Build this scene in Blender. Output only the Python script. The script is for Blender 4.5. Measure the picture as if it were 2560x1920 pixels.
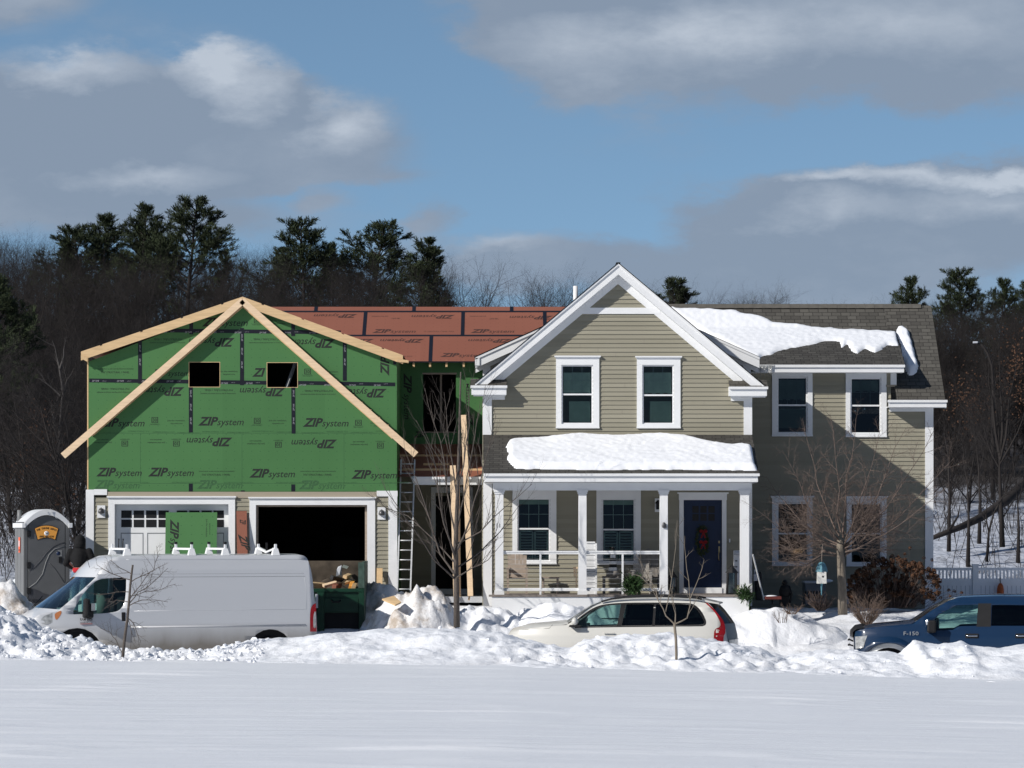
import bpy, bmesh, math, random
from mathutils import Vector, Matrix, noise as mn
random.seed(7)
for o in list(bpy.data.objects): bpy.data.objects.remove(o)
SC = bpy.context.scene
C = SC.collection
PI = math.pi; R = math.radians
# ---------------------------------------------------------------- camera
FPX = 9234.0; EYE = 1.59; HOR = 1330.0      # focal length and horizon in photo pixels (2560 wide), eye height
cam = bpy.data.cameras.new('camera'); co = bpy.data.objects.new('camera', cam); C.objects.link(co)
co.location = (0, 0, EYE); co.rotation_euler = (R(90), 0, 0)
cam.sensor_width = 36; cam.lens = 36 * FPX / 2560; cam.shift_y = (HOR - 960) / 2560
cam.clip_start = .5; cam.clip_end = 3000
SC.camera = co
# ---------------------------------------------------------------- sun direction
SV = Vector((-1.45, -1.0, 1.03)).normalized()
sl = bpy.data.lights.new('sun', 'SUN'); sl.energy = 4.5; sl.angle = R(.5); sl.color = (1, .955, .89)
so = bpy.data.objects.new('sun', sl); C.objects.link(so)
so.rotation_euler = SV.to_track_quat('Z', 'Y').to_euler(); so.location = (-60, -60, 60)
vs = SC.view_settings; vs.view_transform = 'Standard'; vs.look = 'None'; vs.gamma = 1; vs.exposure = 0
SC.cycles.max_bounces = 6; SC.cycles.transparent_max_bounces = 12
# ---------------------------------------------------------------- world
W = bpy.data.worlds.new('World'); SC.world = W; W.use_nodes = True
nt = W.node_tree; nt.nodes.clear(); N = nt.nodes; LK = nt.links
def nd(t, **k):
    n = N.new(t)
    for a, b in k.items(): setattr(n, a, b)
    return n
def mth(op, a, b=None, clamp=False):
    n = nd('ShaderNodeMath', operation=op, use_clamp=clamp)
    for i, v in enumerate((a, b)):
        if v is None: continue
        if isinstance(v, (int, float)): n.inputs[i].default_value = v
        else: LK.new(v, n.inputs[i])
    return n.outputs[0]
def mixc(f, a, b):
    n = nd('ShaderNodeMix', data_type='RGBA')
    for s, v in ((n.inputs[0], f), (n.inputs[6], a), (n.inputs[7], b)):
        if isinstance(v, (int, float)): s.default_value = v
        elif isinstance(v, tuple): s.default_value = (*v, 1)
        else: LK.new(v, s)
    return n.outputs[2]
tc = nd('ShaderNodeTexCoord'); sx = nd('ShaderNodeSeparateXYZ'); LK.new(tc.outputs['Generated'], sx.inputs[0])
sky = nd('ShaderNodeTexSky', sky_type='NISHITA'); sky.sun_disc = False
sky.sun_elevation = math.asin(SV.z); sky.sun_rotation = math.atan2(SV.x, SV.y)
sky.altitude = 200; sky.air_density = 1.0; sky.dust_density = .3; sky.ozone_density = 2.5
lift = nd('ShaderNodeCombineXYZ'); LK.new(sx.outputs[0], lift.inputs[0]); LK.new(sx.outputs[1], lift.inputs[1])
LK.new(mth('ADD', mth('MULTIPLY', sx.outputs[2], 1.6), .16), lift.inputs[2])
nrm = nd('ShaderNodeVectorMath', operation='NORMALIZE'); LK.new(lift.outputs[0], nrm.inputs[0]); LK.new(nrm.outputs[0], sky.inputs[0])
uv = nd('ShaderNodeCombineXYZ'); LK.new(sx.outputs[0], uv.inputs[0]); LK.new(sx.outputs[2], uv.inputs[1])
LK.new(mth('MULTIPLY', sx.outputs[1], .3), uv.inputs[2])
nz = nd('ShaderNodeTexNoise'); nz.inputs['Scale'].default_value = 24; nz.inputs['Detail'].default_value = 10; nz.inputs['Roughness'].default_value = .62
st = nd('ShaderNodeMapping'); st.inputs['Scale'].default_value = (.55, 1.15, 1); LK.new(uv.outputs[0], st.inputs[0]); LK.new(st.outputs[0], nz.inputs['Vector'])
nz2 = nd('ShaderNodeTexNoise'); nz2.inputs['Scale'].default_value = 85; nz2.inputs['Roughness'].default_value = .62; nz2.inputs['Detail'].default_value = 9; LK.new(st.outputs[0], nz2.inputs['Vector'])
wob = nd('ShaderNodeVectorMath', operation='MULTIPLY_ADD')
LK.new(nz.outputs['Color'], wob.inputs[0]); wob.inputs[1].default_value = (.060, .034, 0)
ofs = nd('ShaderNodeVectorMath', operation='ADD'); LK.new(uv.outputs[0], ofs.inputs[0]); ofs.inputs[1].default_value = (-.030, -.017, 0)
flat2 = nd('ShaderNodeVectorMath', operation='MULTIPLY'); LK.new(ofs.outputs[0], flat2.inputs[0]); flat2.inputs[1].default_value = (1, 1, 0)
LK.new(flat2.outputs[0], wob.inputs[2])
def blob(px, py, rx, ry, amp):
    m = nd('ShaderNodeMapping'); cu = (px - 1280) / FPX; cv = (HOR - py) / FPX; a = rx / FPX; b = ry / FPX
    m.inputs['Scale'].default_value = (1 / a, 1 / b, 0); m.inputs['Location'].default_value = (-cu / a, -cv / b, 0)
    LK.new(wob.outputs[0], m.inputs[0])
    g = nd('ShaderNodeTexGradient', gradient_type='SPHERICAL'); LK.new(m.outputs[0], g.inputs[0])
    return mth('MULTIPLY', g.outputs['Fac'], amp)
def summ(L):
    s = L[0]
    for x in L[1:]: s = mth('ADD', s, x)
    return s
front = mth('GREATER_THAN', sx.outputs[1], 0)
D = summ([blob(60, 350, 620, 240, 1.5), blob(420, 340, 600, 190, 1.5), blob(780, 350, 330, 150, 1.3), blob(620, 235, 170, 120, 1.5), blob(120, 480, 700, 190, 1.1),
          blob(500, 440, 420, 70, .9), blob(60, 20, 300, 120, 1.3), blob(1900, 60, 900, 260, 2.2), blob(1550, 80, 420, 190, 1.2), blob(2300, 120, 700, 190, 1.5),
          blob(2300, 560, 620, 170, 1.9), blob(2000, 600, 520, 190, 1.4), blob(2450, 470, 380, 110, 1.2), blob(1900, 720, 900, 130, 1.1), blob(1300, 660, 420, 90, 1.0),
          blob(1720, 470, 240, 80, .5), blob(870, 520, 100, 50, .75), blob(1120, 545, 70, 70, .7), blob(560, 580, 420, 90, .7), blob(1000, 430, 150, 40, .5),
          blob(-500, 300, 500, 300, 1.5), blob(3200, 200, 600, 400, 1.5)])
gen = mth('MULTIPLY', mth('SUBTRACT', 1.0, front), .12)
D = mth('ADD', mth('MULTIPLY', D, front), gen)
D = mth('ADD', D, mth('MULTIPLY', mth('SUBTRACT', nz.outputs['Fac'], .5), 1.5))
mr = nd('ShaderNodeMapRange', interpolation_type='SMOOTHSTEP'); LK.new(D, mr.inputs[0]); mr.inputs[1].default_value = .06; mr.inputs[2].default_value = .80
mr.inputs[4].default_value = .90
WH = summ([blob(600, 185, 190, 100, 1.15), blob(880, 290, 120, 80, .7), blob(150, 190, 300, 80, .9), blob(1650, 120, 420, 120, .75), blob(2300, 448, 340, 40, .9), blob(2050, 455, 130, 28, .7),
           blob(2500, 450, 160, 36, .9), blob(2050, 540, 220, 60, .6), blob(1300, 615, 160, 40, .5), blob(2450, 520, 300, 70, .6), blob(350, 430, 300, 50, .6), blob(60, 30, 200, 60, .4), blob(2200, 80, 700, 130, .6)])
WH = mth('MULTIPLY', WH, mth('ADD', mth('MULTIPLY', nz2.outputs['Fac'], 2.2), -.10))
WH = mth('ADD', WH, mth('MULTIPLY', mth('SUBTRACT', nz.outputs['Fac'], .5), .9), clamp=True)
K = 10.0
cloudc = mixc(WH, (.248*K, .308*K, .400*K), (.53*K, .585*K, .665*K))
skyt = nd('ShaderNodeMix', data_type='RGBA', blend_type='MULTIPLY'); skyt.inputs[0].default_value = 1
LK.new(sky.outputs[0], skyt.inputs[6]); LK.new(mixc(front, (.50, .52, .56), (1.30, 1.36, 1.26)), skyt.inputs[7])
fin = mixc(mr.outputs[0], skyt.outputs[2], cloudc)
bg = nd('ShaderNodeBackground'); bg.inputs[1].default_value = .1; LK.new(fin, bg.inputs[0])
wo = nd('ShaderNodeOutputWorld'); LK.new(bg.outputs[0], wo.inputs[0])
# ---------------------------------------------------------------- measuring helpers
def X(px, Y): return (px - 1280) / FPX * Y
def Z(py, Y): return EYE + (HOR - py) / FPX * Y
def P(px, py, Y): return Vector((X(px, Y), Y, Z(py, Y)))
def lerp(a, b, t): return a + (b - a) * t
def clamp(t, a=0., b=1.): return max(a, min(b, t))
def sst(a, b, t):
    t = clamp((t - a) / (b - a)); return t * t * (3 - 2 * t)
def interp(pts, x):
    if x <= pts[0][0]: return pts[0][1]
    for (a, b), (c, d) in zip(pts, pts[1:]):
        if x <= c: return b + (d - b) * (x - a) / (c - a)
    return pts[-1][1]
def rnd(a, b): return random.uniform(a, b)
# ---------------------------------------------------------------- materials
class MT:
    def __init__(s, name):
        s.m = bpy.data.materials.new(name); s.m.use_nodes = True; s.t = s.m.node_tree; s.N = s.t.nodes; s.L = s.t.links
        s.b = s.N['Principled BSDF']; s.b.inputs['Specular IOR Level'].default_value = .3
        s.tc = s.N.new('ShaderNodeTexCoord')
    def n(s, t, **k):
        n = s.N.new(t)
        for a, b in k.items(): setattr(n, a, b)
        return n
    def set(s, inp, v):
        if hasattr(v, 'links'): s.L.new(v, s.b.inputs[inp])
        else: s.b.inputs[inp].default_value = (*v, 1) if isinstance(v, tuple) else v
    def noise(s, scale, detail=4, stretch=(1, 1, 1), rough=.55, co='Object'):
        m = s.n('ShaderNodeMapping'); m.inputs['Scale'].default_value = stretch; s.L.new(s.tc.outputs[co], m.inputs[0])
        n = s.n('ShaderNodeTexNoise'); n.inputs['Scale'].default_value = scale; n.inputs['Detail'].default_value = detail; n.inputs['Roughness'].default_value = rough
        s.L.new(m.outputs[0], n.inputs['Vector']); return n.outputs['Fac']
    def ramp(s, f, stops):
        r = s.n('ShaderNodeValToRGB'); s.L.new(f, r.inputs[0]); e = r.color_ramp.elements
        for i, (p, c) in enumerate(stops):
            q = e[i] if i < 2 else e.new(p)
            q.position = p; q.color = (*c, 1)
        return r.outputs[0]
    def math(s, op, a, b=0., clampit=False):
        n = s.n('ShaderNodeMath', operation=op, use_clamp=clampit)
        for i, v in enumerate((a, b)):
            if isinstance(v, (int, float)): n.inputs[i].default_value = v
            else: s.L.new(v, n.inputs[i])
        return n.outputs[0]
    def mix(s, f, a, b, blend='MIX'):
        n = s.n('ShaderNodeMix', data_type='RGBA', blend_type=blend)
        for q, v in ((n.inputs[0], f), (n.inputs[6], a), (n.inputs[7], b)):
            if isinstance(v, (int, float)): q.default_value = v
            elif isinstance(v, tuple): q.default_value = (*v, 1)
            else: s.L.new(v, q)
        return n.outputs[2]
    def bump(s, h, strength, dist=.02):
        n = s.n('ShaderNodeBump'); n.inputs['Strength'].default_value = strength; n.inputs['Distance'].default_value = dist
        s.L.new(h, n.inputs['Height']); s.L.new(n.outputs[0], s.b.inputs['Normal'])
MATS = {}
def simple(name, col, rough=.6, var=.12, scale=6, spec=.3, metal=0., stretch=(1, 1, 1), bump=0.):
    t = MT(name); f = t.noise(scale, 5, stretch)
    a = tuple(c * (1 - var) for c in col); b = tuple(min(1, c * (1 + var)) for c in col)
    t.set('Base Color', t.ramp(f, [(.25, a), (.75, b)])); t.set('Roughness', rough); t.b.inputs['Specular IOR Level'].default_value = spec; t.set('Metallic', metal)
    if bump: t.bump(t.noise(scale * 4, 6, stretch), bump, .01)
    MATS[name] = t.m; return t.m
simple('white_paint', (.78, .79, .80), .5, .04, 3)
simple('black_plastic', (.012, .012, .013), .5, .2)
simple('dark_room', (.012, .011, .011), .9, .3)  # interior darkness put into the colour, near-black
simple('lamp_metal', (.10, .10, .105), .4, .2, metal=.5)
simple('tape_black', (.010, .011, .018), .45, .3, 30)
simple('ink_black', (.022, .026, .024), .8, .3, 20)
simple('ink_faint', (.045, .12, .05), .8, .3, 20)
simple('ink_roof', (.07, .035, .03), .8, .3, 20)
simple('tape_print', (.30, .31, .33), .6, .3, 60)
simple('lumber', (.64, .45, .25), .75, .14, 3, stretch=(1, 1, 8))
simple('lumber_pale', (.76, .57, .38), .75, .12, 3, stretch=(1, 1, 8))
simple('weathered_wood', (.33, .27, .22), .8, .2, 8, stretch=(1, 1, 4))
simple('grey_wood', (.24, .22, .20), .8, .2, 8)
simple('deck_wood', (.22, .19, .17), .8, .2, 6)
simple('bark_maple', (.10, .085, .075), .85, .35, 30, bump=.5)
simple('bark_light', (.20, .17, .135), .85, .35, 18, stretch=(1, 1, .3), bump=.5)
simple('bark_wood', (.029, .025, .024), .9, .45, .35)
simple('bark_pale', (.075, .070, .068), .9, .3, 3)
simple('twig_red', (.13, .095, .08), .85, .3, 10)
simple('bark_ornamental', (.14, .105, .088), .85, .35, 12)
simple('weathered_cap', (.115, .108, .095), .9, .2, 6)
simple('bush_twig', (.16, .115, .09), .85, .3, 10)
simple('needles', (.030, .042, .018), .8, .5, .8)
simple('needles_yellow', (.050, .048, .018), .8, .5, .8)
simple('evergreen', (.028, .062, .018), .8, .5, 12)
simple('dried_flower', (.078, .038, .021), .9, .6, 9)
simple('dead_leaf', (.09, .045, .025), .9, .5, 3)
simple('aluminium', (.62, .63, .64), .4, .12, 20, metal=.15)
simple('grid_white', (.42, .45, .43), .6, .05)
simple('chrome', (.62, .63, .65), .12, .05, metal=1.)
simple('galvanised', (.30, .31, .32), .5, .15, metal=.3)
simple('tyre', (.018, .018, .019), .8, .2, 20)
simple('rim_metal', (.35, .36, .37), .35, .1, metal=.8)
simple('underbody', (.015, .015, .016), .8, .2)
simple('seat_cloth', (.05, .05, .055), .8, .2)
simple('seat_light', (.20, .19, .16), .8, .2)
simple('toilet_grey', (.105, .108, .112), .45, .10, 3)
simple('toilet_side', (.20, .205, .21), .45, .10, 3)
simple('toilet_dark', (.05, .052, .06), .5, .1, 3)
simple('toilet_roof', (.72, .73, .74), .45, .05, 3)
simple('sign_orange', (.80, .36, .07), .5, .05)
simple('sign_red', (.75, .13, .05), .5, .05)
simple('hoodie_black', (.009, .009, .010), .9, .3, 14, bump=.4)
simple('shirt_red', (.45, .02, .03), .9, .2, 14)
simple('jeans', (.16, .23, .31), .9, .3, 12, bump=.4)
simple('skin', (.50, .32, .24), .6, .08)
simple('hair', (.02, .014, .01), .7, .1)
simple('boot', (.08, .05, .03), .7, .2)
simple('bin_green', (.004, .034, .018), .45, .3, 5)
simple('bin_inside', (.075, .06, .045), .8, .55, 4)
simple('bin_edge', (.05, .085, .07), .6, .4, 9)
simple('bag_black', (.012, .012, .014), .35, .3, 20, bump=.6)
simple('cardboard', (.50, .34, .18), .8, .15)
simple('door_navy', (.010, .022, .062), .4, .12, 4)
simple('bow_red', (.20, .005, .008), .6, .2)
simple('brass', (.35, .28, .16), .35, .1, metal=.6)
simple('unit_grey', (.17, .185, .20), .5, .08)
simple('unit_white', (.52, .54, .58), .5, .05)
simple('buoy_blue', (.10, .24, .30), .6, .3, 14)
simple('buoy_white', (.70, .70, .66), .6, .08, 14)
simple('buoy_orange', (.42, .10, .03), .55, .35, 14)
simple('sled_red', (.12, .03, .025), .5, .1)
simple('fence_vinyl', (.84, .85, .87), .5, .04)
simple('wicker', (.42, .39, .35), .8, .2, 40)
simple('lamp_red', (.26, .007, .009), .15, .2, 8, spec=.7)
simple('lamp_clear', (.33, .34, .34), .12, .5, 12, spec=.8)
simple('lamp_amber', (.55, .20, .07), .2, .1, spec=.7)
simple('pipe_white', (.80, .80, .80), .4, .03)
simple('light_green', (.05, .12, .09), .4, .2)
def paint(name, col, dirt=None, coat=1.):
    t = MT(name); t.set('Base Color', col); t.set('Roughness', .38); t.b.inputs['Coat Weight'].default_value = coat; t.b.inputs['Coat Roughness'].default_value = .06
    if dirt:
        sp = t.n('ShaderNodeSeparateXYZ'); t.L.new(t.tc.outputs['Object'], sp.inputs[0])
        f = t.n('ShaderNodeMapRange'); t.L.new(sp.outputs[2], f.inputs[0]); f.inputs[1].default_value = dirt[1]; f.inputs[2].default_value = dirt[2]; f.inputs[3].default_value = 1; f.inputs[4].default_value = 0
        g = t.math('MULTIPLY', f.outputs[0], t.math('ADD', t.noise(3, 6, (1, 1, .25)), .6), True)
        t.set('Base Color', t.mix(g, col, dirt[0])); t.set('Roughness', t.math('ADD', t.math('MULTIPLY', g, .5), .35))
    MATS[name] = t.m
paint('van_white', (.55, .565, .59), ((.20, .185, .165), .45, 1.05), .5)
paint('suv_white', (.60, .59, .55), ((.30, .28, .25), .2, .9), .6)
paint('truck_blue', (.0042, .023, .064), ((.03, .035, .04), .2, 1.0), 1.)
def glass(name, tint, mixf=.12):
    t = MT(name); t.N.remove(t.b)
    a = t.n('ShaderNodeBsdfTransparent'); a.inputs[0].default_value = (*tint, 1)
    g = t.n('ShaderNodeBsdfGlossy'); g.inputs['Roughness'].default_value = .03; g.inputs[0].default_value = (.9, .95, 1, 1)
    f = t.n('ShaderNodeFresnel'); f.inputs[0].default_value = 1.45
    mx = t.n('ShaderNodeMixShader'); t.L.new(t.math('MULTIPLY', f.outputs[0], mixf / .05, True), mx.inputs[0]); t.L.new(a.outputs[0], mx.inputs[1]); t.L.new(g.outputs[0], mx.inputs[2])
    t.L.new(mx.outputs[0], t.N['Material Output'].inputs[0]); MATS[name] = t.m
glass('house_glass', (.68, .80, .76), .05)
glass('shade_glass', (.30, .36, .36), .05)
glass('car_glass', (.50, .68, .64), .06)
glass('dark_glass', (.035, .05, .055), .05)
glass('wind_glass', (.30, .38, .40), .10)
# snow
def snow(name, dirt=0., tint=(.885, .905, .945), bs=.55, bd=.02, scale=7, fine=60):
    t = MT(name); t.b.inputs['Roughness'].default_value = .55; t.b.inputs['Specular IOR Level'].default_value = .25
    c = t.mix(t.noise(1.3, 5), tuple(v * .965 for v in tint), tint)
    if dirt:
        f = t.ramp(t.noise(1.6, 8, rough=.7), [(.46, (0, 0, 0)), (.64, (dirt,) * 3)]); c = t.mix(f, c, (.36, .29, .22))
        f = t.ramp(t.noise(7, 8, rough=.7), [(.58, (0, 0, 0)), (.75, (dirt,) * 3)]); c = t.mix(f, c, (.25, .19, .14))
    t.set('Base Color', c)
    h = t.math('ADD', t.noise(scale, 8, rough=.62), t.math('MULTIPLY', t.noise(fine, 4), .18)); t.bump(h, bs, bd)
    MATS[name] = t.m
snow('snow_bank', .12, bs=.8, bd=.05, scale=5); snow('snow_dirty', .85, (.86, .86, .87), bs=.9, bd=.05, scale=5); snow('snow_roof', 0, bs=.35, bd=.02, scale=6)
t = MT('snow_field'); t.b.inputs['Roughness'].default_value = .6; t.set('Base Color', t.mix(t.noise(.5, 6), (.76, .78, .82), (.86, .875, .90)))
h = t.math('ADD', t.noise(1.2, 7, (.16, 1, 1), .6), t.math('MULTIPLY', t.noise(9, 8, (.3, 1, 1), .7), .30)); t.bump(h, .85, .06); MATS['snow_field'] = t.m
# forest floor snow with leaf litter (hill)
t = MT('snow_hill'); t.b.inputs['Roughness'].default_value = .7
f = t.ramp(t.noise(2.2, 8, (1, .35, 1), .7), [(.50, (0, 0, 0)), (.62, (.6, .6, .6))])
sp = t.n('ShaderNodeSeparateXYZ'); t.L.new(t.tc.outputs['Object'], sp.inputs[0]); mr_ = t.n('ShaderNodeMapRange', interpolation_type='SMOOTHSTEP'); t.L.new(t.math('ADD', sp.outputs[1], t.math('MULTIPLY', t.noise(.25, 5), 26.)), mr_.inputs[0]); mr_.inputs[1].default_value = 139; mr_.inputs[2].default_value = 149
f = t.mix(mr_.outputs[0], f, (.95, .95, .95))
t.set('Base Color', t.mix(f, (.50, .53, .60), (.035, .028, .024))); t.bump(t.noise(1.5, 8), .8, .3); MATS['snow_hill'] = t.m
# siding
def siding(name, a, b):
    t = MT(name); t.b.inputs['Roughness'].default_value = .65
    sp = t.n('ShaderNodeSeparateXYZ'); t.L.new(t.tc.outputs['Object'], sp.inputs[0])
    wn = t.n('ShaderNodeTexWhiteNoise', noise_dimensions='1D'); t.L.new(t.math('FLOOR', t.math('DIVIDE', sp.outputs[2], .105)), wn.inputs['W'])
    f = t.math('ADD', t.math('MULTIPLY', wn.outputs[0], .5), t.math('MULTIPLY', t.noise(1.3, 5, (.5, 1, 2)), .6))
    t.set('Base Color', t.mix(f, a, b)); t.bump(t.noise(40, 4, (.1, 1, 3)), .15, .004); MATS[name] = t.m
siding('siding', (.248, .232, .176), (.330, .310, .242)); siding('trim_tan', (.33, .29, .22), (.38, .33, .26))
# shingles (uses UV in metres: u along the eave, v up the slope)
def shingle(name, c1, c2, mo, w=.24, hh=.15):
    t = MT(name); t.b.inputs['Roughness'].default_value = .9
    br = t.n('ShaderNodeTexBrick'); br.offset = .37; br.offset_frequency = 2; br.inputs['Scale'].default_value = 1
    br.inputs['Brick Width'].default_value = w; br.inputs['Row Height'].default_value = hh; br.inputs['Mortar Size'].default_value = .008; br.inputs['Mortar Smooth'].default_value = .3
    br.inputs['Color1'].default_value = (*c1, 1); br.inputs['Color2'].default_value = (*c2, 1); br.inputs['Mortar'].default_value = (*mo, 1)
    t.L.new(t.tc.outputs['UV'], br.inputs['Vector'])
    n2 = t.noise(60, 4); c = t.mix(.35, br.outputs['Color'], t.ramp(n2, [(.3, (.5, .5, .5)), (.7, (1.4, 1.4, 1.4))]), 'MULTIPLY')
    c = t.mix(t.noise(.8, 5), t.mix(1., c, (.78, .78, .78), 'MULTIPLY'), c); t.set('Base Color', c)
    sp = t.n('ShaderNodeSeparateXYZ'); t.L.new(t.tc.outputs['UV'], sp.inputs[0]); fr = t.math('FRACT', t.math('DIVIDE', sp.outputs[1], hh))
    t.bump(t.math('ADD', t.math('SUBTRACT', 1., fr), t.math('MULTIPLY', br.outputs['Fac'], -.4)), .9, .02); MATS[name] = t.m
shingle('shingle', (.080, .075, .066), (.130, .123, .108), (.04, .037, .033)); shingle('shingle_dark', (.060, .056, .050), (.10, .095, .085), (.025, .024, .022), .22, .13)
# structural panels: nail dots and slight mottling, UV in metres
def panel(name, a, b, dot):
    t = MT(name); t.b.inputs['Roughness'].default_value = .6
    sp = t.n('ShaderNodeSeparateXYZ'); t.L.new(t.tc.outputs['UV'], sp.inputs[0])
    du = t.math('SUBTRACT', t.math('FRACT', t.math('DIVIDE', sp.outputs[0], .203)), .5); dv = t.math('SUBTRACT', t.math('FRACT', t.math('DIVIDE', sp.outputs[1], .203)), .5)
    d2 = t.math('ADD', t.math('MULTIPLY', du, du), t.math('MULTIPLY', dv, dv)); dm = t.math('MULTIPLY', t.math('LESS_THAN', d2, .0042), .55)
    wn = t.n('ShaderNodeTexWhiteNoise', noise_dimensions='2D'); fl = t.n('ShaderNodeCombineXYZ')
    t.L.new(t.math('FLOOR', t.math('DIVIDE', sp.outputs[0], 2.438)), fl.inputs[0]); t.L.new(t.math('FLOOR', t.math('DIVIDE', sp.outputs[1], 1.219)), fl.inputs[1]); t.L.new(fl.outputs[0], wn.inputs['Vector'])
    f = t.math('ADD', t.math('MULTIPLY', t.noise(.9, 6), .7), t.math('MULTIPLY', wn.outputs[0], .35))
    t.set('Base Color', t.mix(dm, t.mix(f, a, b), dot)); t.bump(t.noise(90, 3), .1, .004); MATS[name] = t.m
panel('panel_green', (.050, .146, .048), (.073, .200, .068), (.03, .10, .04)); panel('panel_brown', (.235, .086, .056), (.285, .111, .073), (.13, .05, .035))
# ---------------------------------------------------------------- mesh builder
class MB:
    def __init__(s): s.v = []; s.f = []; s.uv = []; s.sm = []
    def add(s, vs, fs, smooth=False, uvs=None):
        o = len(s.v); s.v.extend([tuple(v) for v in vs])
        for i, f in enumerate(fs):
            s.f.append(tuple(o + k for k in f)); s.sm.append(smooth); s.uv.append(uvs[i] if uvs else None)
        return s
    def box(s, a, b):
        (x0, y0, z0), (x1, y1, z1) = a, b
        x0, x1 = min(x0, x1), max(x0, x1); y0, y1 = min(y0, y1), max(y0, y1); z0, z1 = min(z0, z1), max(z0, z1)
        return s.add([(x0, y0, z0), (x1, y0, z0), (x1, y1, z0), (x0, y1, z0), (x0, y0, z1), (x1, y0, z1), (x1, y1, z1), (x0, y1, z1)],
                     [(0, 3, 2, 1), (4, 5, 6, 7), (0, 1, 5, 4), (1, 2, 6, 5), (2, 3, 7, 6), (3, 0, 4, 7)])
    def pbox(s, px0, px1, py0, py1, Y, t, back=0.):            # box on a facade plane, t proud of it
        return s.box((X(px0, Y), Y - t, Z(py1, Y)), (X(px1, Y), Y + back, Z(py0, Y)))
    def obox(s, c, ax, ay, az):                                  # oriented box: centre and half axes
        c, ax, ay, az = map(Vector, (c, ax, ay, az)); vs = []
        for k in (-1, 1):
            for (i, j) in ((-1, -1), (1, -1), (1, 1), (-1, 1)): vs.append(c + ax * i + ay * j + az * k)
        return s.add(vs, [(0, 3, 2, 1), (4, 5, 6, 7), (0, 1, 5, 4), (1, 2, 6, 5), (2, 3, 7, 6), (3, 0, 4, 7)])
    def bar(s, p, q, w, h, up=(0, 0, 1)):
        p, q, up = Vector(p), Vector(q), Vector(up); d = (q - p); x = d.cross(up)
        if x.length < 1e-6: x = d.cross(Vector((1, 0, 0)))
        x.normalize(); u = x.cross(d).normalized()
        return s.obox((p + q) / 2, d / 2, x * w / 2, u * h / 2)
    def prism(s, poly, y0, y1):                                  # poly in (x,z), counter-clockwise seen from -y
        n = len(poly); vs = [(x, y0, z) for x, z in poly] + [(x, y1, z) for x, z in poly]
        return s.add(vs, [tuple(range(n)), tuple(reversed(range(n, 2 * n)))] + [(i, i + n, (i + 1) % n + n, (i + 1) % n) for i in range(n)])
    def tube(s, pts, rs, n=6, cap=True, smooth=True):
        pts = [Vector(p) for p in pts]; 
        if not isinstance(rs, (list, tuple)): rs = [rs] * len(pts)
        vs = []; fs = []; pa = None
        for i, p in enumerate(pts):
            d = (pts[min(i + 1, len(pts) - 1)] - pts[max(i - 1, 0)])
            if d.length < 1e-9: d = Vector((0, 0, 1))
            d.normalize()
            if pa is None: pa = d.cross(Vector((0, 0, 1)) if abs(d.z) < .9 else Vector((1, 0, 0)))
            a = pa - d * pa.dot(d); a.normalize(); pa = a; b = d.cross(a)
            for k in range(n):
                t = 2 * PI * k / n; vs.append(p + (a * math.cos(t) + b * math.sin(t)) * rs[i])
        for i in range(len(pts) - 1):
            for k in range(n):
                fs.append((i * n + k, i * n + (k + 1) % n, (i + 1) * n + (k + 1) % n, (i + 1) * n + k))
        if cap and n > 3: fs += [tuple(reversed(range(n))), tuple(range((len(pts) - 1) * n, len(pts) * n))]
        return s.add(vs, fs, smooth)
    def lathe(s, prof, c, n=16, ax='z', smooth=True):
        vs = []; fs = []; c = Vector(c)
        for r, h in prof:
            for k in range(n):
                t = 2 * PI * k / n; a, b = r * math.cos(t), r * math.sin(t)
                vs.append(c + (Vector((a, b, h)) if ax == 'z' else Vector((a, h, b)) if ax == 'y' else Vector((h, a, b))))
        for i in range(len(prof) - 1):
            for k in range(n): fs.append((i * n + k, i * n + (k + 1) % n, (i + 1) * n + (k + 1) % n, (i + 1) * n + k))
        return s.add(vs, fs, smooth)
    def ball(s, c, r, n=8, m=6, sc=(1, 1, 1), jit=0.):
        vs = []; fs = []; c = Vector(c)
        for i in range(m + 1):
            a = PI * i / m
            for k in range(n):
                t = 2 * PI * k / n; q = r * (1 + rnd(-jit, jit))
                vs.append(c + Vector((math.sin(a) * math.cos(t) * sc[0], math.sin(a) * math.sin(t) * sc[1], math.cos(a) * sc[2])) * q)
        for i in range(m):
            for k in range(n): fs.append((i * n + k, (i + 1) * n + k, (i + 1) * n + (k + 1) % n, i * n + (k + 1) % n))
        return s.add(vs, fs, True)
    def quad(s, a, b, c, d, uvs=None): return s.add([a, b, c, d], [(0, 1, 2, 3)], False, [uvs] if uvs else None)
    def build(s, name, mat, parent=None, local=False, bevel=0.):
        me = bpy.data.meshes.new(name); v = s.v
        if parent is not None and not local:
            o = ORG.get(parent.name, (0, 0, 0)); v = [(a - o[0], b - o[1], c - o[2]) for a, b, c in v]
        me.from_pydata(v, [], s.f)
        me.polygons.foreach_set('use_smooth', s.sm)
        if any(u is not None for u in s.uv):
            l = me.uv_layers.new(name='UVMap'); k = 0
            for p, u in zip(me.polygons, s.uv):
                for j in range(p.loop_total):
                    if u: l.data[k].uv = u[j]
                    k += 1
        me.materials.append(MATS[mat] if isinstance(mat, str) else mat); me.update()
        ob = bpy.data.objects.new(name, me); C.objects.link(ob)
        if parent is not None: ob.parent = parent; ORG[ob.name] = ORG.get(parent.name, (0, 0, 0))
        if bevel:
            b = ob.modifiers.new('bevel', 'BEVEL'); b.width = bevel; b.segments = 2; b.limit_method = 'ANGLE'
        return ob
ORG = {}
def empty(name, loc, label, cat, group=None, rz=0.):
    o = bpy.data.objects.new(name, None); C.objects.link(o); o.location = loc; o.rotation_euler = (0, 0, rz); o.empty_display_size = .2
    ORG[o.name] = tuple(loc); return tag(o, label, cat, group)
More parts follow.
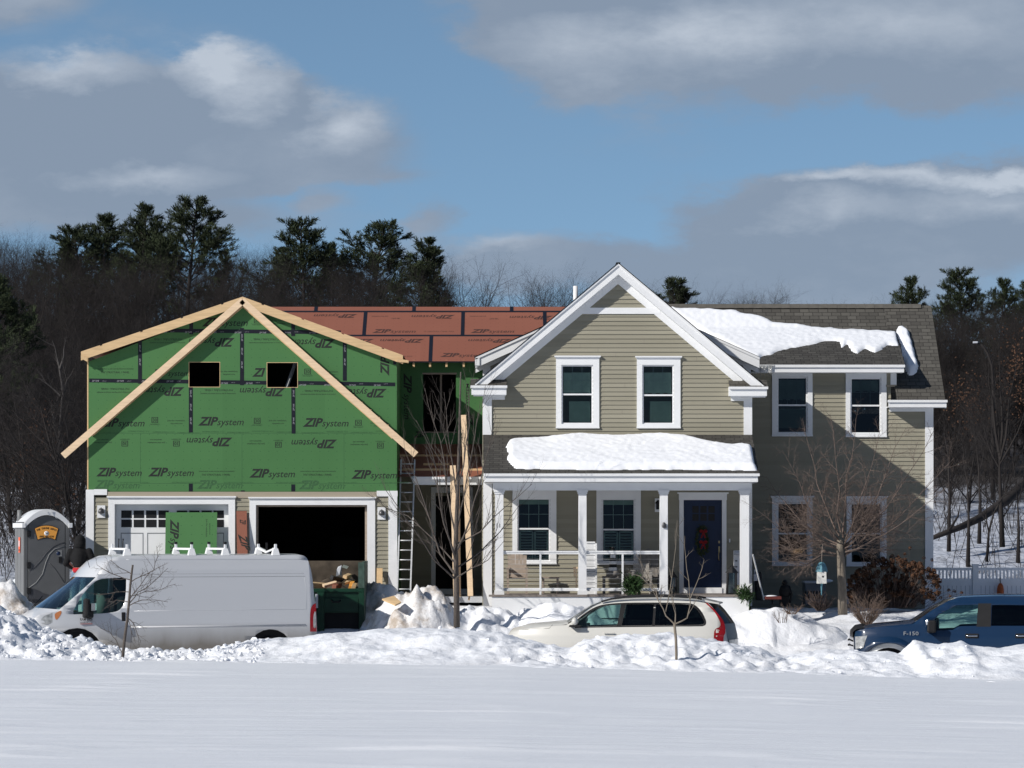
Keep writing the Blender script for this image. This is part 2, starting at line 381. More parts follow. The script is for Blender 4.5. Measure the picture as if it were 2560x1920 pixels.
def tag(o, label=None, cat=None, group=None, kind=None):
    if label: o['label'] = label
    if cat: o['category'] = cat
    if group: o['group'] = group
    if kind: o['kind'] = kind
    return o
# ---------------------------------------------------------------- lettering
_TX = {}
def glyphs(txt, shear=0., bold=0.):
    k = (txt, shear, bold)
    if k not in _TX:
        cu = bpy.data.curves.new('t', 'FONT'); cu.body = txt; cu.size = 1; cu.shear = shear; cu.offset = bold; cu.resolution_u = 2
        ob = bpy.data.objects.new('t', cu); C.objects.link(ob); bpy.context.view_layer.update()
        me = ob.evaluated_get(bpy.context.evaluated_depsgraph_get()).to_mesh()
        vs = [(v.co.x, v.co.y) for v in me.vertices]; fs = [tuple(p.vertices) for p in me.polygons]
        bpy.data.objects.remove(ob); bpy.data.curves.remove(cu)
        x0 = min(v[0] for v in vs); x1 = max(v[0] for v in vs)
        _TX[k] = ([(a - x0, b) for a, b in vs], fs, x1 - x0)
    return _TX[k]
def put(mb, txt, o, right, up, w, h=None, shear=0., bold=0., pivot='l'):
    """text starting at o (baseline), scaled to width w and (optionally) font size h, in the plane right/up"""
    vs, fs, tw = glyphs(txt, shear, bold); o, right, up = Vector(o), Vector(right).normalized(), Vector(up).normalized()
    sx_ = w / tw; sy_ = h if h else sx_
    mb.add([o + right * (a * sx_) + up * (b * sy_) for a, b in vs], fs)
def zip_logo(mb, o, right, up, w=1.077, letters=3, full=True):
    """the two-weight wordmark printed on the panels; o = lower left corner"""
    right, up = Vector(right).normalized(), Vector(up).normalized(); o = Vector(o)
    put(mb, 'ZIP'[:letters], o, right, up, w * .44 * (letters / 3), w * .255, .32, .035)
    if full: put(mb, 'system', o + right * w * .42, right, up, w * .58, w * .215, .28, .004)
# ================================================================ TERRAIN
def road_z(x): return interp([(-10, -1.43), (0, -1.60), (10, -1.77)], x)
def field_z(x): return interp([(-60, -.6), (-10, -.93), (0, -.975), (9.5, -1.16), (60, -1.5)], x)
def edge_y(x): return interp([(-10, 73), (0, 70.5), (9.4, 68)], x) if -30 < x < 30 else (73 if x < 0 else 68)
def yard_z(x): return interp([(-14, -.15), (-11, -.1), (-2.8, -.05), (-1, -.2), (6, -.32), (14, -.40)], x)
def ground(x, y):
    if y < 79:
        e = edge_y(x) + 4.5
        return lerp(field_z(x), road_z(x), sst(e, e + 2.0, y))
    r = road_z(x); z = lerp(r, yard_z(x), sst(81.5, 87.0, y) if x < 6 else sst(80.5, 88.5, y))
    if y > 97:
        s = interp([(-30, .118), (-8, .118), (8, .10), (30, .108)], x)
        d = y - 97; k2 = interp([(-16, .11), (-3, .10), (1, .0), (8, .0), (17, .08), (26, .10)], x * 150 / max(y, 1)); z += s * d - .12 * min(1, d / 8) if d < 46 else s * 46 + k2 * (min(d, 130) - 46)
        z += .35 * mn.noise(Vector((x * .12, y * .12, 3))) * min(1, d / 10) + .10 * mn.noise(Vector((x * .6, y * .6, 5))) * min(1, d / 4)
    return z
def axis(segs):
    out = []
    for a, b, st_ in segs:
        n = max(1, int(round((b - a) / st_))); out += [a + (b - a) * i / n for i in range(n)]
    return out + [segs[-1][1]]
def heightfield(name, xs, ys, h, mat, keep=None):
    vs = []; idx = {}
    for j, y in enumerate(ys):
        for i, x in enumerate(xs):
            idx[i, j] = len(vs); vs.append((x, y, h(x, y)))
    nx = len(xs); fs = []
    for j in range(len(ys) - 1):
        for i in range(nx - 1):
            f = (j * nx + i, j * nx + i + 1, (j + 1) * nx + i + 1, (j + 1) * nx + i)
            if keep is None or any(keep(*vs[k][:2], vs[k][2]) for k in f): fs.append(f)
    me = bpy.data.meshes.new(name); me.from_pydata(vs, [], fs); me.polygons.foreach_set('use_smooth', [True] * len(fs))
    me.materials.append(MATS[mat]); ob = bpy.data.objects.new(name, me); C.objects.link(ob); return ob
# open field in front: flat, wind-rippled
def fh(x, y):
    z = field_z(x)
    if 30 < y < 80 and abs(x) < 16:
        a = mn.fractal(Vector((x * .22, y * .9, 1)), 1, 2.1, 4) * .010
        w = abs(mn.noise(Vector((x * .18, y * .55, 8))) ); a += .05 * max(0, .12 - w) / .12 * max(0, mn.noise(Vector((x * .35, y * .22, 2))) + .15)
        for ry, x0_, x1_, hh_ in ((59.2, -3, 12, .030), (43.4, -8, 4, .028), (44.6, -2, 9, .024), (52.5, -9, -2, .02), (64, -1, 2, .02), (48, 1, 7, .018)):
            q = (y - ry - .5 * mn.noise(Vector((x * .35, ry, 0))) - .03 * x) / .28; a += hh_ * math.exp(-q * q) * sst(x0_, x0_ + 2, x) * (1 - sst(x1_ - 2, x1_, x)) * (.45 + mn.noise(Vector((x * .8, ry, 4))))
        z += a
    return z - .25 * sst(76, 77, y)
f = heightfield('snow_field', axis([(-200, -16, 23), (-16, 16, .16), (16, 200, 23)]), axis([(-30, 30, 10), (30, 37, 1), (37, 77.4, .09)]), fh, 'snow_field')
tag(f, 'flat wind-rippled snow field in front of the street', kind='structure')
def gh(x, y):
    z = ground(x, y)
    if 80 < y < 97 and abs(x) < 15:
        m = sst(80.5, 83, y)
        z += m * (.10 * mn.fractal(Vector((x * .8, y * .8, 0)), 1, 2, 5) + (.05 if x > 4.5 else .02) * mn.noise(Vector((x * 2.2, y * 3, 4))))
        z -= .30 * (1 if (-9.9 < x < -2.9 and y > 87.6) else 0)
    return z
g = heightfield('snow_yard', axis([(-40, -15, 5), (-15, 15, .12), (15, 40, 5)]), axis([(76.6, 81, .5), (81, 92, .11), (92, 98, .5)]), gh, 'snow_bank')
tag(g, 'snow covered street and yards in front of the house', kind='structure')
g = heightfield('wooded_hill', axis([(-400, -60, 34), (-60, 60, 1.0), (60, 400, 34)]), axis([(98, 150, .8), (150, 300, 6), (300, 900, 60)]), ground, 'snow_hill')
tag(g, 'snowy hillside rising behind the houses', kind='structure')
# ploughed bank between field and street; crest follows the skyline seen from the field
SKY = [(-900, 1500), (-200, 1490), (0, 1505), (60, 1535), (120, 1560), (150, 1576), (200, 1590), (250, 1606), (300, 1620), (400, 1623), (450, 1619), (500, 1625), (550, 1612), (600, 1600), (650, 1592), (700, 1588),
       (723, 1588), (793, 1577), (873, 1571), (947, 1566), (1050, 1562), (1110, 1563), (1180, 1568), (1260, 1577), (1320, 1592), (1370, 1604), (1394, 1610), (1425, 1610), (1439, 1603), (1462, 1588), (1501, 1587),
       (1540, 1584), (1596, 1577), (1652, 1577), (1700, 1583), (1722, 1587), (1773, 1596), (1821, 1597), (1863, 1607), (1930, 1630), (1960, 1634), (2020, 1622), (2080, 1619), (2136, 1619), (2253, 1627), (2262, 1617),
       (2286, 1594), (2310, 1604), (2360, 1600), (2405, 1597), (2427, 1609), (2481, 1610), (2503, 1612), (2557, 1606), (2700, 1596), (3400, 1590)]
def chunk(x, y, s):
    d, p = mn.voronoi(Vector((x * s, y * s * 1.1, s)), distance_metric='DISTANCE', exponent=2.5)
    return max(0, .55 - d[0]) 
def bankh(x, y):
    e = edge_y(x) - .25 + .5 * mn.noise(Vector((x * .5, 0, 7))); yc = e + 3.6
    px = 1280 + x / yc * FPX; zc = Z(interp(SKY, px), yc); b = field_z(x) - .04
    if y < e - .4: return b - .2
    if y < yc: t = sst(e - .3, yc - .2, y); t = lerp((y - e) / (yc - e), t, .6)
    else: t = 1 - sst(yc + .1, yc + 2.6, y)
    base = b if y < yc else road_z(x) - .1
    t = clamp(t); z = lerp(base, zc - .05, t)
    rough = interp([(-16, 1.), (-8.2, 1.), (-6.0, .95), (-4.7, .30), (-1, .35), (.5, .75), (4.6, .8), (6.2, .45), (8.3, .55), (9.3, .15), (16, .15)], x)
    m = min(1, t * 3.5) * (1 - .35 * max(0, t - .8) / .2)
    f = mn.fractal(Vector((x * 1.1, y * 1.1, 2)), 1, 2.1, 6)
    rg = 1 - abs(mn.noise(Vector((x * 1.5, y * 1.3, 9)))) * 2
    z += m * (.085 * f + rough * (.07 * rg + .055 * mn.fractal(Vector((x * 4, y * 4, 2)), .7, 2.1, 4) + .30 * chunk(x, y, 2.3) * rough + .16 * chunk(x + 3, y, 4.5) - .10))
    z += .03 * mn.noise(Vector((x * .9, y * 2.5, 4))) * m
    # small blocks rolled down in front
    if t < .12: z += .10 * chunk(x, y, 1.6) * (1 if mn.noise(Vector((x * .7, y, 3))) > .1 else 0)
    return z
g = heightfield('snow_bank', axis([(-22, -11, .3), (-11, 11, .055), (11, 22, .3)]), axis([(66.6, 76.5, .075), (76.5, 79.4, .2)]), bankh, 'snow_bank')
tag(g, 'long ploughed bank of lumpy snow along the street', kind='structure')
# loose blocks scattered on the chunky left end of the bank
mb = MB(); random.seed(5)
for i in range(430):
    x = rnd(-10.6, -4.9) if i < 400 else rnd(-1.5, 9); e = edge_y(x); y = e + rnd(.1, 3.5); s = rnd(.02, .058) * (1.3 if random.random() < .12 else 1) * (1 if i < 400 else .8)
    bm = bmesh.new(); bmesh.ops.create_icosphere(bm, subdivisions=1, radius=s); q = Matrix.Rotation(rnd(0, 6), 3, 'Z') @ Matrix.Rotation(rnd(0, 3), 3, 'X'); sc = (rnd(.8, 1.5), rnd(.7, 1.1), rnd(.5, .9))
    vs = [q @ Vector((v.co.x * sc[0] * rnd(.75, 1.2), v.co.y * sc[1] * rnd(.75, 1.2), v.co.z * sc[2])) + Vector((x, y, bankh(x, y) + s * .3)) for v in bm.verts]
    mb.add(vs, [tuple(v.index for v in f.verts) for f in bm.faces], False); bm.free()
o = mb.build('snow_lumps', 'snow_bank'); tag(o, 'broken lumps of snow scattered over the ploughed bank', 'snow', kind='stuff')
# dirty pile in front of the link door, mounds before the porch
def mound(name, label, cx, cy, rx, ry, top, mat, res=.05, amp=.12, seed=0, prof=None, cat='snow pile'):
    def h(x, y):
        u, v = (x - cx) / rx, (y - cy) / ry; d = math.sqrt(u * u + v * v) + .12 * mn.noise(Vector((x * 1.4, y * 1.4, seed)))
        g0 = gh(x, y) - .12; tt = top + (prof(x) if prof else 0)
        t = (.5 + .5 * math.cos(PI * min(1, d * .95))) ** .7
        z = lerp(g0, tt, t); m = min(1, t * 4)
        return z + m * (amp * 1.6 * mn.fractal(Vector((x * 1.9, y * 1.9, seed)), .9, 2.1, 7) + amp * 2.0 * chunk(x, y, 2.2) + amp * .6 * (1 - 2 * abs(mn.noise(Vector((x * 3.2, y * 3.2, seed))))))
    o = heightfield(name, axis([(cx - rx * 1.25, cx + rx * 1.25, res)]), axis([(cy - ry * 1.25, cy + ry * 1.25, res)]), h, mat, lambda x, y, z: z > gh(x, y) - .10)
    return tag(o, label, cat)
mound('snow_pile', 'dirty brown-stained snow pile in front of the ladder', X(1045, 84), 84, 1.5, 1.7, .22, 'snow_dirty', amp=.14, seed=3)
mound('snow_pile', 'shaded grey snow heap beside the green dumpster', X(955, 86.2), 86.2, .75, 1.1, .30, 'snow_dirty', amp=.12, seed=8)
mound('snow_pile', 'rough snow mound between the young tree and the porch corner', X(1200, 84.6), 84.4, 1.6, 1.6, -.15, 'snow_bank', amp=.11, seed=5)
mound('snow_pile', 'white snow mound in front of the porch rail', X(1395, 84.6), 84.3, 1.9, 1.5, -.08, 'snow_bank', amp=.09, seed=6)
mound('snow_pile', 'low snow mound at the right end of the porch', X(1925, 85), 85.4, 2.0, 1.1, -.22, 'snow_bank', amp=.035, seed=7)
mound('snow_pile', 'tall brownish snow heap left of the portable toilet', X(15, 83), 83.2, 1.3, 1.6, .22, 'snow_dirty', amp=.16, seed=11)
mound('snow_pile', 'clean snow heap behind the portable toilet', X(45, 90), 90, .75, 1.0, .38, 'snow_bank', amp=.10, seed=12)

# ================================================================ TREES
def segs(p, d, L, n, jit, trop, rs):
    pts = [Vector(p)]; d = Vector(d).normalized()
    for i in range(n):
        d = (d + Vector((rs.gauss(0, jit), rs.gauss(0, jit), rs.gauss(0, jit))) + Vector((0, 0, trop))).normalized(); pts.append(pts[-1] + d * (L / n))
    return pts, d
def perp(d, ang, az):
    d = Vector(d).normalized(); a = d.cross(Vector((0, 0, 1)))
    if a.length < .05: a = Vector((1, 0, 0))
    a.normalize(); b = d.cross(a); return (d * math.cos(ang) + (a * math.cos(az) + b * math.sin(az)) * math.sin(ang)).normalized()
def grow(mb, p, d, L, r, lv, cfg, rs):
    n = cfg['n'][lv]; pts, de = segs(p, d, L, n, cfg['jit'][lv], cfg['trop'][lv], rs); k = len(pts) - 1
    rt = r * cfg.get('tip', .3); mb.tube(pts, [lerp(r, rt, i / k) for i in range(k + 1)], cfg['side'][lv], cap=False)
    if lv + 1 >= len(cfg['n']): return
    c = cfg['kids'][lv]; c = int(c * rs.uniform(.8, 1.2) + .5); t0 = cfg['start'][lv]; az = rs.uniform(0, 6)
    for j in range(c):
        t = t0 + (1 - t0) * (j + rs.uniform(.1, .9)) / c; i = min(k - 1, int(t * k)); q = pts[i].lerp(pts[i + 1], t * k - i); dd = pts[i + 1] - pts[i]
        az += 2.4 + rs.uniform(-.6, .6); a = R(cfg['ang'][lv] * rs.uniform(.75, 1.25))
        s = cfg['ratio'][lv] * rs.uniform(.65, 1.15) * (1 - cfg['taper'][lv] * (t - t0) / (1 - t0 + 1e-6))
        grow(mb, q, perp(dd, a, az), L * s, lerp(r, rt, t) * cfg['rr'][lv], lv + 1, cfg, rs)
WOODCFG = dict(n=[7, 5, 4, 3, 2], jit=[.05, .12, .15, .18, .2], trop=[.05, .10, .08, .05, .02], side=[6, 4, 3, 3, 3], kids=[13, 7, 6, 5], start=[.10, .18, .12, .10], ang=[42, 40, 42, 45], ratio=[.50, .55, .55, .6], taper=[.28, .35, .35, .3], rr=[.55, .6, .62, .7], tip=.35)
def wood_variant(seed, cfg, H=10., r=.13):
    rs = random.Random(seed); tk = MB(); cr = MB()
    pts, _ = segs((0, 0, -.5), (rs.gauss(0, .05), rs.gauss(0, .05), 1), H * .95, 8, .04, .03, rs); k = 8
    rad = [lerp(r, r * .22, i / k) for i in range(k + 1)]; tk.tube(pts, rad, 6, cap=False)
    az = 0; c = cfg['kids'][0]
    for j in range(c):
        t = cfg['start'][0] + (1 - cfg['start'][0]) * (j + rs.random()) / c; i = min(k - 1, int(t * k)); q = pts[i].lerp(pts[i + 1], t * k - i)
        az += 2.4 + rs.uniform(-.5, .5); s = cfg['ratio'][0] * rs.uniform(.7, 1.15) * (1 - cfg['taper'][0] * t)
        grow(cr, q, perp(pts[i + 1] - pts[i], R(cfg['ang'][0] * rs.uniform(.7, 1.2)), az), H * s, lerp(r, r * .22, t) * .55, 1, cfg, rs)
    return tk, cr
def make_tree(tk, cr, name, bark, twig, label, cat, group=None, crown='crown'):
    e = empty(name, (0, 0, 0), label, cat, group); a = tk.build('trunk', bark, e, True); b = cr.build(crown, twig, e, True); return e
def copy_tree(e, loc, rz, sc, label=None):
    c = e.copy(); C.objects.link(c); c.location = loc; c.rotation_euler = (0, 0, rz); c.scale = sc
    for ch in e.children: d = ch.copy(); C.objects.link(d); d.parent = c
    if label: c['label'] = label
    return c
GW = 'bare trees of the dark wood behind the houses'; LW = 'bare dark grey-brown deciduous tree in the dense wood behind the houses'
woods = []; WH_ = []
for s in range(5):
    cfg = dict(WOODCFG); cfg['kids'] = [24 + s % 3, 9, 7, 5]
    tc_ = wood_variant(100 + s, cfg, 10., .12); zz_ = sorted(q[2] for q in tc_[1].v); WH_.append(zz_[int(len(zz_) * .985)]); woods.append(make_tree(*tc_, 'bare_tree', 'bark_wood', 'bark_wood', LW, 'tree', GW))
TOP = [(-400, 600), (0, 598), (40, 590), (100, 596), (160, 625), (240, 632), (400, 640), (560, 632), (620, 626), (700, 645), (900, 655), (1000, 645), (1100, 682), (1180, 672), (1260, 672), (1320, 695), (1420, 710), (1600, 730), (1700, 735),
       (1900, 742), (2100, 775), (2260, 762), (2330, 752), (2450, 748), (2560, 742), (2900, 735)]
rs = random.Random(11); first = set(); cnt = 0
def place_wood(px, d, hfac=1., minh=4):
    global cnt
    x = X(px, d); z = ground(x, d) - .1; top = Z(interp(TOP, px) + rs.uniform(-14, 16), d); H = max(minh, (top - z) * hfac)
    v = rs.randrange(len(woods)); s = H / WH_[v]; w = s * rs.uniform(.95, 1.25) if s < .95 else s
    if v not in first: first.add(v); o = woods[v]; o.location = (x, d, z); o.rotation_euler = (0, 0, rs.uniform(0, 6)); o.scale = (w, w, s)
    else: o = copy_tree(woods[v], (x, d, z), rs.uniform(0, 6), (w, w, s))
    cnt += 1
for d, n, hf in ((119, 14, .55), (125, 20, .70), (131, 22, .84), (138, 24, .95), (146, 25, 1.), (155, 28, 1.), (164, 28, 1.), (173, 28, 1.02), (182, 26, 1.02), (192, 24, 1.02)):
    for i in range(n):
        px = -140 + 2860 * (i + rs.uniform(.1, .9)) / n
        if 1330 < px < 2230 and d < 150: continue
        if px > 2230 and d < 134: continue
        if 1040 < px <= 1330 and (d < 150 or i % 2): continue
        if 1330 < px < 2230 and (i % 3 == 0): continue
        place_wood(px, d, hf)
for px, d in [(2250, 137), (2285, 142), (2320, 136), (2350, 145), (2385, 138), (2425, 142), (2460, 136), (2495, 144), (2530, 139), (2565, 141), (2600, 137), (2640, 143)]: place_wood(px, d, .96)
for px, d in [(30, 112), (90, 108), (190, 113), (205, 104), (140, 118), (2420, 124), (2510, 119), (2370, 128), (2300, 122), (60, 121), (10, 126), (230, 122), (170, 128), (320, 130), (420, 134), (520, 131), (640, 134), (740, 133), (830, 136), (930, 135)]: place_wood(px, d, .62 + .1 * rs.random(), 3.5)
# evergreens: white pines with upswept plumes of needles
def pine_variant(seed, H=12., crown0=.45, spread=3.2, r=.20, dens=1., flat=.35):
    rs = random.Random(seed); tk = MB(); cr = MB()
    pts, _ = segs((0, 0, -.5), (rs.gauss(0, .03), 0, 1), H, 9, .03, .02, rs); k = 9; tk.tube(pts, [lerp(r, .03, i / k) for i in range(k + 1)], 7, cap=False)
    def tuft(c, d, s):
        d = Vector(d).normalized()
        for _ in range(9):
            q = (d + Vector((rs.gauss(0, .55), rs.gauss(0, .55), rs.gauss(.15, .45)))).normalized(); a = q.cross(Vector((rs.gauss(0, 1), rs.gauss(0, 1), rs.gauss(0, 1)))).normalized()
            L = s * rs.uniform(.6, 1.25); w = s * rs.uniform(.10, .2); b = Vector(c) + Vector((rs.gauss(0, .05), rs.gauss(0, .05), rs.gauss(0, .04)))
            cr.add([b - a * w * .5, b + a * w * .5, b + q * L + a * w * .25, b + q * L * .9 - a * w * .3], [(0, 1, 2, 3)])
    nb = int(36 * dens); az = 0
    for j in range(nb):
        t = crown0 + (1 - crown0) * ((j + rs.random()) / nb) ** .85; i = min(k - 1, int(t * k)); p = pts[i].lerp(pts[i + 1], t * k - i); az += 2.4 + rs.uniform(-.7, .7)
        u = (t - crown0) / (1 - crown0); L = spread * (1 - u) ** .6 * rs.uniform(.35, 1.3) * min(1, .5 + u * 2.2) + .22
        d = Vector((math.cos(az), math.sin(az), flat + rs.uniform(-.1, .25) + .5 * u)); bp, de = segs(p, d, L, 5, .09, .07, rs); tk.tube(bp, [.05 * (1 - u * .6), .04, .03, .025, .018, .01], 4, cap=False)
        m = int(L * 4.2) + 2
        for q in range(m):
            s = .38 + .62 * (q + rs.random()) / m; ii = min(4, int(s * 5)); c = bp[ii].lerp(bp[ii + 1], s * 5 - ii); sd = perp(bp[ii + 1] - bp[ii], R(rs.uniform(35, 75)), rs.uniform(0, 6)); sl_ = L * .33 * (1.25 - s) + .12
            sd = (sd + Vector((0, 0, .25))).normalized()
            for w in range(int(3 + sl_ * 6)):
                e = c + sd * sl_ * (w + rs.random()) / (2 + sl_ * 5) * 1.25; tuft(e, (sd + de * .5), .21)
        tuft(bp[-1], de, .34)
    tuft(pts[-1], (0, 0, 1), .4)
    return tk, cr
pv = []
for i, (sd, c0, sp, ht) in enumerate([(1, .42, 3.2, .38), (2, .46, 3.7, .34), (3, .34, 2.3, .50)]):
    pv.append(make_tree(*pine_variant(sd, 12., c0, sp, .2, 1.25, ht), 'pine_tree', 'bark_wood', 'needles' if i != 5 else 'needles_yellow', 'x', 'pine tree', 'pines standing above the bare wood', 'foliage'))
pines = [(455, 508, 162, 1, 1.15, 'tallest pine of the left group with a long branch reaching right'), (345, 520, 164, 0, 1.1, 'narrow twin-topped pine left of the tallest pine in the left group'),
         (285, 545, 168, 0, 1.25, 'broad dark pine third from the right in the left group'), (225, 575, 166, 1, 1.15, 'rounded pine near the left end of the left group'), (170, 600, 168, 2, .9, 'small yellowish pine at the left end of the left group'),
         (400, 590, 170, 1, 1.0, 'low bushy pine filling the middle of the left group'), (545, 628, 168, 2, .8, 'small pine top to the right of the left group'),
         (765, 560, 160, 1, 1.1, 'left rounded pine of the pair above the garage roof'), (905, 562, 161, 1, 1.2, 'right dark pine of the pair above the red roof'), (840, 615, 165, 0, .9, 'lower pine between the two pines above the garage'), (685, 622, 165, 2, .9, 'short olive pine left of the pair above the garage'),
         (1035, 598, 158, 2, 1.25, 'slender pine with two spires right of the garage pair'), (1075, 628, 160, 2, .8, 'thin low pine right of the two-spired pine'),
         (1668, 697, 165, 2, 1.35, 'dark pine just right of the white gable peak'), (1722, 722, 166, 2, .9, 'lower pine right of the gable pine'), (1500, 712, 168, 2, .9, 'pine top peeking left of the white gable'),
         (2290, 700, 158, 0, .9, 'pine above the right end of the shingled roof'), (2412, 683, 157, 1, 1.0, 'tallest pine of the right group with upswept branches'), (2500, 705, 162, 0, .95, 'dark olive pine at the right of the tallest right-hand pine'), (2555, 705, 158, 2, 1.0, 'pine at the right edge of the picture'),
         (-10, 700, 118, 0, 1.0, 'dark evergreen at the left edge of the picture')]
used = set()
for px, py, d, v, w, lab in pines:
    x = X(px, d); z = ground(x, d); H = Z(py, d) - z; s = H / 11.7
    if v not in used: used.add(v); o = pv[v]; o['label'] = lab; o.location = (x, d, z); o.scale = (s * w, s * w, s)
    else: o = copy_tree(pv[v], (x, d, z), rnd(0, 6), (s * w, s * w, s), lab)
# brushwood and brown beech leaves on the slope: nobody could count it
mb = MB(); rs = random.Random(3)
for i in range(1150):
    side = rs.random(); px = rs.uniform(-120, 240) if side < .84 else rs.uniform(2300, 2680); d = rs.uniform(101, 135); x = X(px, d); z = ground(x, d); h = rs.uniform(.5, 2.4)
    p, _ = segs((x, d, z), (rs.gauss(0, .25), rs.gauss(0, .25), 1), h, 3, .12, .05, rs); mb.tube(p, [.012, .010, .007, .004], 3, cap=False)
    for _ in range(3):
        q = p[rs.randrange(1, 4)]; a, _ = segs(q, (rs.gauss(0, .7), rs.gauss(0, .7), .8), h * .35, 2, .15, .05, rs); mb.tube(a, [.006, .005, .003], 3, cap=False)
tag(mb.build('brushwood', 'bark_wood'), 'thin leafless saplings and brush on the snowy slope', 'brushwood', kind='stuff')
mb = MB()
for i in range(2600):
    c = rs.choice([(105, 1090, 118, 26, 40), (60, 1180, 112, 22, 30), (150, 1230, 110, 20, 36), (2540, 930, 122, 22, 60), (2420, 1010, 126, 30, 40)]); d = c[2] + rs.gauss(0, 1.5)
    p = P(c[0] + rs.gauss(0, c[3]), c[1] + rs.gauss(0, c[4]), d); a = Vector((rs.gauss(0, 1), rs.gauss(0, 1), rs.gauss(0, 1))).normalized() * .035; b = a.cross(Vector((rs.gauss(0, 1), rs.gauss(0, 1), 1))).normalized() * .03
    mb.add([p - a, p + b, p + a, p - b], [(0, 1, 2, 3)])
tag(mb.build('dead_leaves', 'dead_leaf'), 'rusty dead leaves still hanging in the undergrowth', 'leaves', kind='stuff')
# ---- individual trees on the slope
def guided(name, label, d, trunk, limbs, bark, twig, cfg, seed, r0, tipr=.01, cat='tree'):
    """trunk / limbs: lists of photo points carried to depth d (+ own depth offset); twigs are grown on them"""
    rs = random.Random(seed); tp = [P(px, py, d + (o[0] if o else 0)) for px, py, *o in trunk]; e = empty(name, tp[0], label, cat); tk = MB(); cr = MB()
    tk.tube(tp, [lerp(r0, tipr * 1.6, (i / (len(tp) - 1)) ** .8) for i in range(len(tp))], 9)
    for lm in limbs:
        r1, pts = lm[0], lm[1:]; q = [P(a, b, d + (o[0] if o else 0)) for a, b, *o in pts]
        # subdivide with slight wobble
        w = [q[0]]
        for a, b in zip(q, q[1:]):
            m = (a + b) / 2 + Vector((rs.gauss(0, .03), rs.gauss(0, .05), rs.gauss(0, .03))) * (b - a).length; w += [m, b]
        k = len(w) - 1; rad = [lerp(r1, min(tipr * .6, .0045), (i / k) ** .75) for i in range(k + 1)]; cr.tube(w, rad, 6, cap=False)
        ln = sum((b - a).length for a, b in zip(w, w[1:])); nk = int(ln * cfg['per_m'] + 1)
        for j in range(nk):
            t = cfg['t0'] + (1 - cfg['t0']) * (j + rs.random()) / nk; i = min(k - 1, int(t * k)); p = w[i].lerp(w[i + 1], t * k - i)
            grow(cr, p, perp(w[i + 1] - w[i], R(cfg['a'] * rs.uniform(.7, 1.3)), rs.uniform(0, 6.3)), cfg['L'] * rs.uniform(.5, 1.2) * (1.15 - .5 * t), min(rad[i] * .6, cfg['r']), 0, cfg, rs)
    tk.build('trunk', bark, e); cr.build('crown', twig, e); return e
TW = dict(n=[4, 3, 2], jit=[.10, .13, .15], trop=[.10, .06, .04], side=[4, 3, 3], kids=[5, 3], start=[.2, .2], ang=[35, 38], ratio=[.5, .55], taper=[.4, .3], rr=[.7, .7], tip=.35, per_m=3.2, t0=.2, a=38, L=.8, r=.012)
guided('pale_bare_tree', 'pale-barked forked tree on the slope between toilet and garage', 113, [(150, 1330), (146, 1200), (150, 1080), (155, 1000), (158, 975)],
       [(.06, (158, 975), (150, 930), (142, 890), (130, 850)), (.05, (150, 922), (160, 890), (162, 860)), (.05, (157, 980), (168, 950), (185, 920)), (.04, (152, 990), (125, 965), (95, 945)), (.04, (148, 1110), (135, 1070), (128, 1010))], 'bark_pale', 'bark_pale', dict(TW, per_m=1.2, L=.9), 4, .10)
guided('slim_bare_tree', 'slim bare tree fanning upward in front of the fallen log at right', 104, [(2506, 1368), (2503, 1290), (2500, 1200), (2499, 1150), (2497, 1120)],
       [(.05, (2498, 1130), (2485, 1040), (2472, 960), (2470, 880)), (.05, (2499, 1140), (2505, 1020), (2500, 930), (2496, 850)), (.05, (2500, 1150), (2520, 1040), (2532, 960), (2540, 880)), (.04, (2498, 1120), (2490, 1000), (2482, 900)), (.04, (2500, 1160), (2545, 1080), (2580, 990)), (.03, (2499, 1170), (2470, 1110), (2455, 1040))],
       'bark_wood', 'bark_wood', dict(TW, per_m=2.0, L=1.0), 9, .085)
guided('leaning_bare_tree', 'thin dark sapling leaning right below the fallen log', 103, [(2467, 1405), (2472, 1330), (2484, 1285), (2500, 1250)], [(.03, (2472, 1330), (2465, 1290), (2470, 1230)), (.03, (2490, 1275), (2515, 1230), (2530, 1180))], 'bark_wood', 'bark_wood', TW, 19, .045)
for px, d, h, lab in ((2448, 112, 1150, 'stubby dark snag standing on the slope above the fallen log'), (2545, 108, 1230, 'dark trunk on the slope near the right edge'), (2420, 107, 1190, 'thin straight trunk rising behind the fence'), (2372, 110, 1120, 'thin trunk close to the right corner of the house')):
    by = 1330 - (ground(X(px, d), d) - EYE) * FPX / d
    guided('bare_sapling', lab, d, [(px, by + 8), (px + 2, (by + h) / 2), (px - 2, h)], [(.02, (px - 2, h + 15), (px - 12, h - 70), (px - 18, h - 140)), (.02, (px, h + 30), (px + 14, h - 40), (px + 22, h - 110))], 'bark_wood', 'bark_wood', TW, px, .07)
mb = MB(); L0 = [(2330, 1345, 108), (2400, 1318, 109), (2450, 1295, 110), (2510, 1255, 111), (2570, 1200, 112), (2640, 1150, 113)]
mb.tube([P(*p) for p in L0], [.07, .10, .13, .15, .17, .2], 8); mb.tube([P(2372, 1328, 108.6), P(2395, 1290, 108), P(2400, 1262, 108)], [.05, .03, .01], 5)
tag(mb.build('fallen_log', 'bark_wood'), 'long dark fallen trunk lying across the snowy slope', 'log')
# street lamp among the trees
e = empty('street_lamp', P(2483, 1250, 121), 'curved-arm metal street lamp half hidden in the bare trees at right', 'street lamp')
mb = MB(); mb.tube([P(2483, 1250, 121), P(2483, 960, 121), P(2480, 915, 121), P(2470, 885, 121), P(2458, 866, 121), P(2444, 857, 121)], [.08, .05, .045, .04, .035, .03], 8); mb.build('pole', 'bark_wood', e)
mb = MB(); mb.box(P(2432, 854, 121.1), P(2444, 857.5, 120.9)); mb.build('lamp_head', 'unit_white', e)
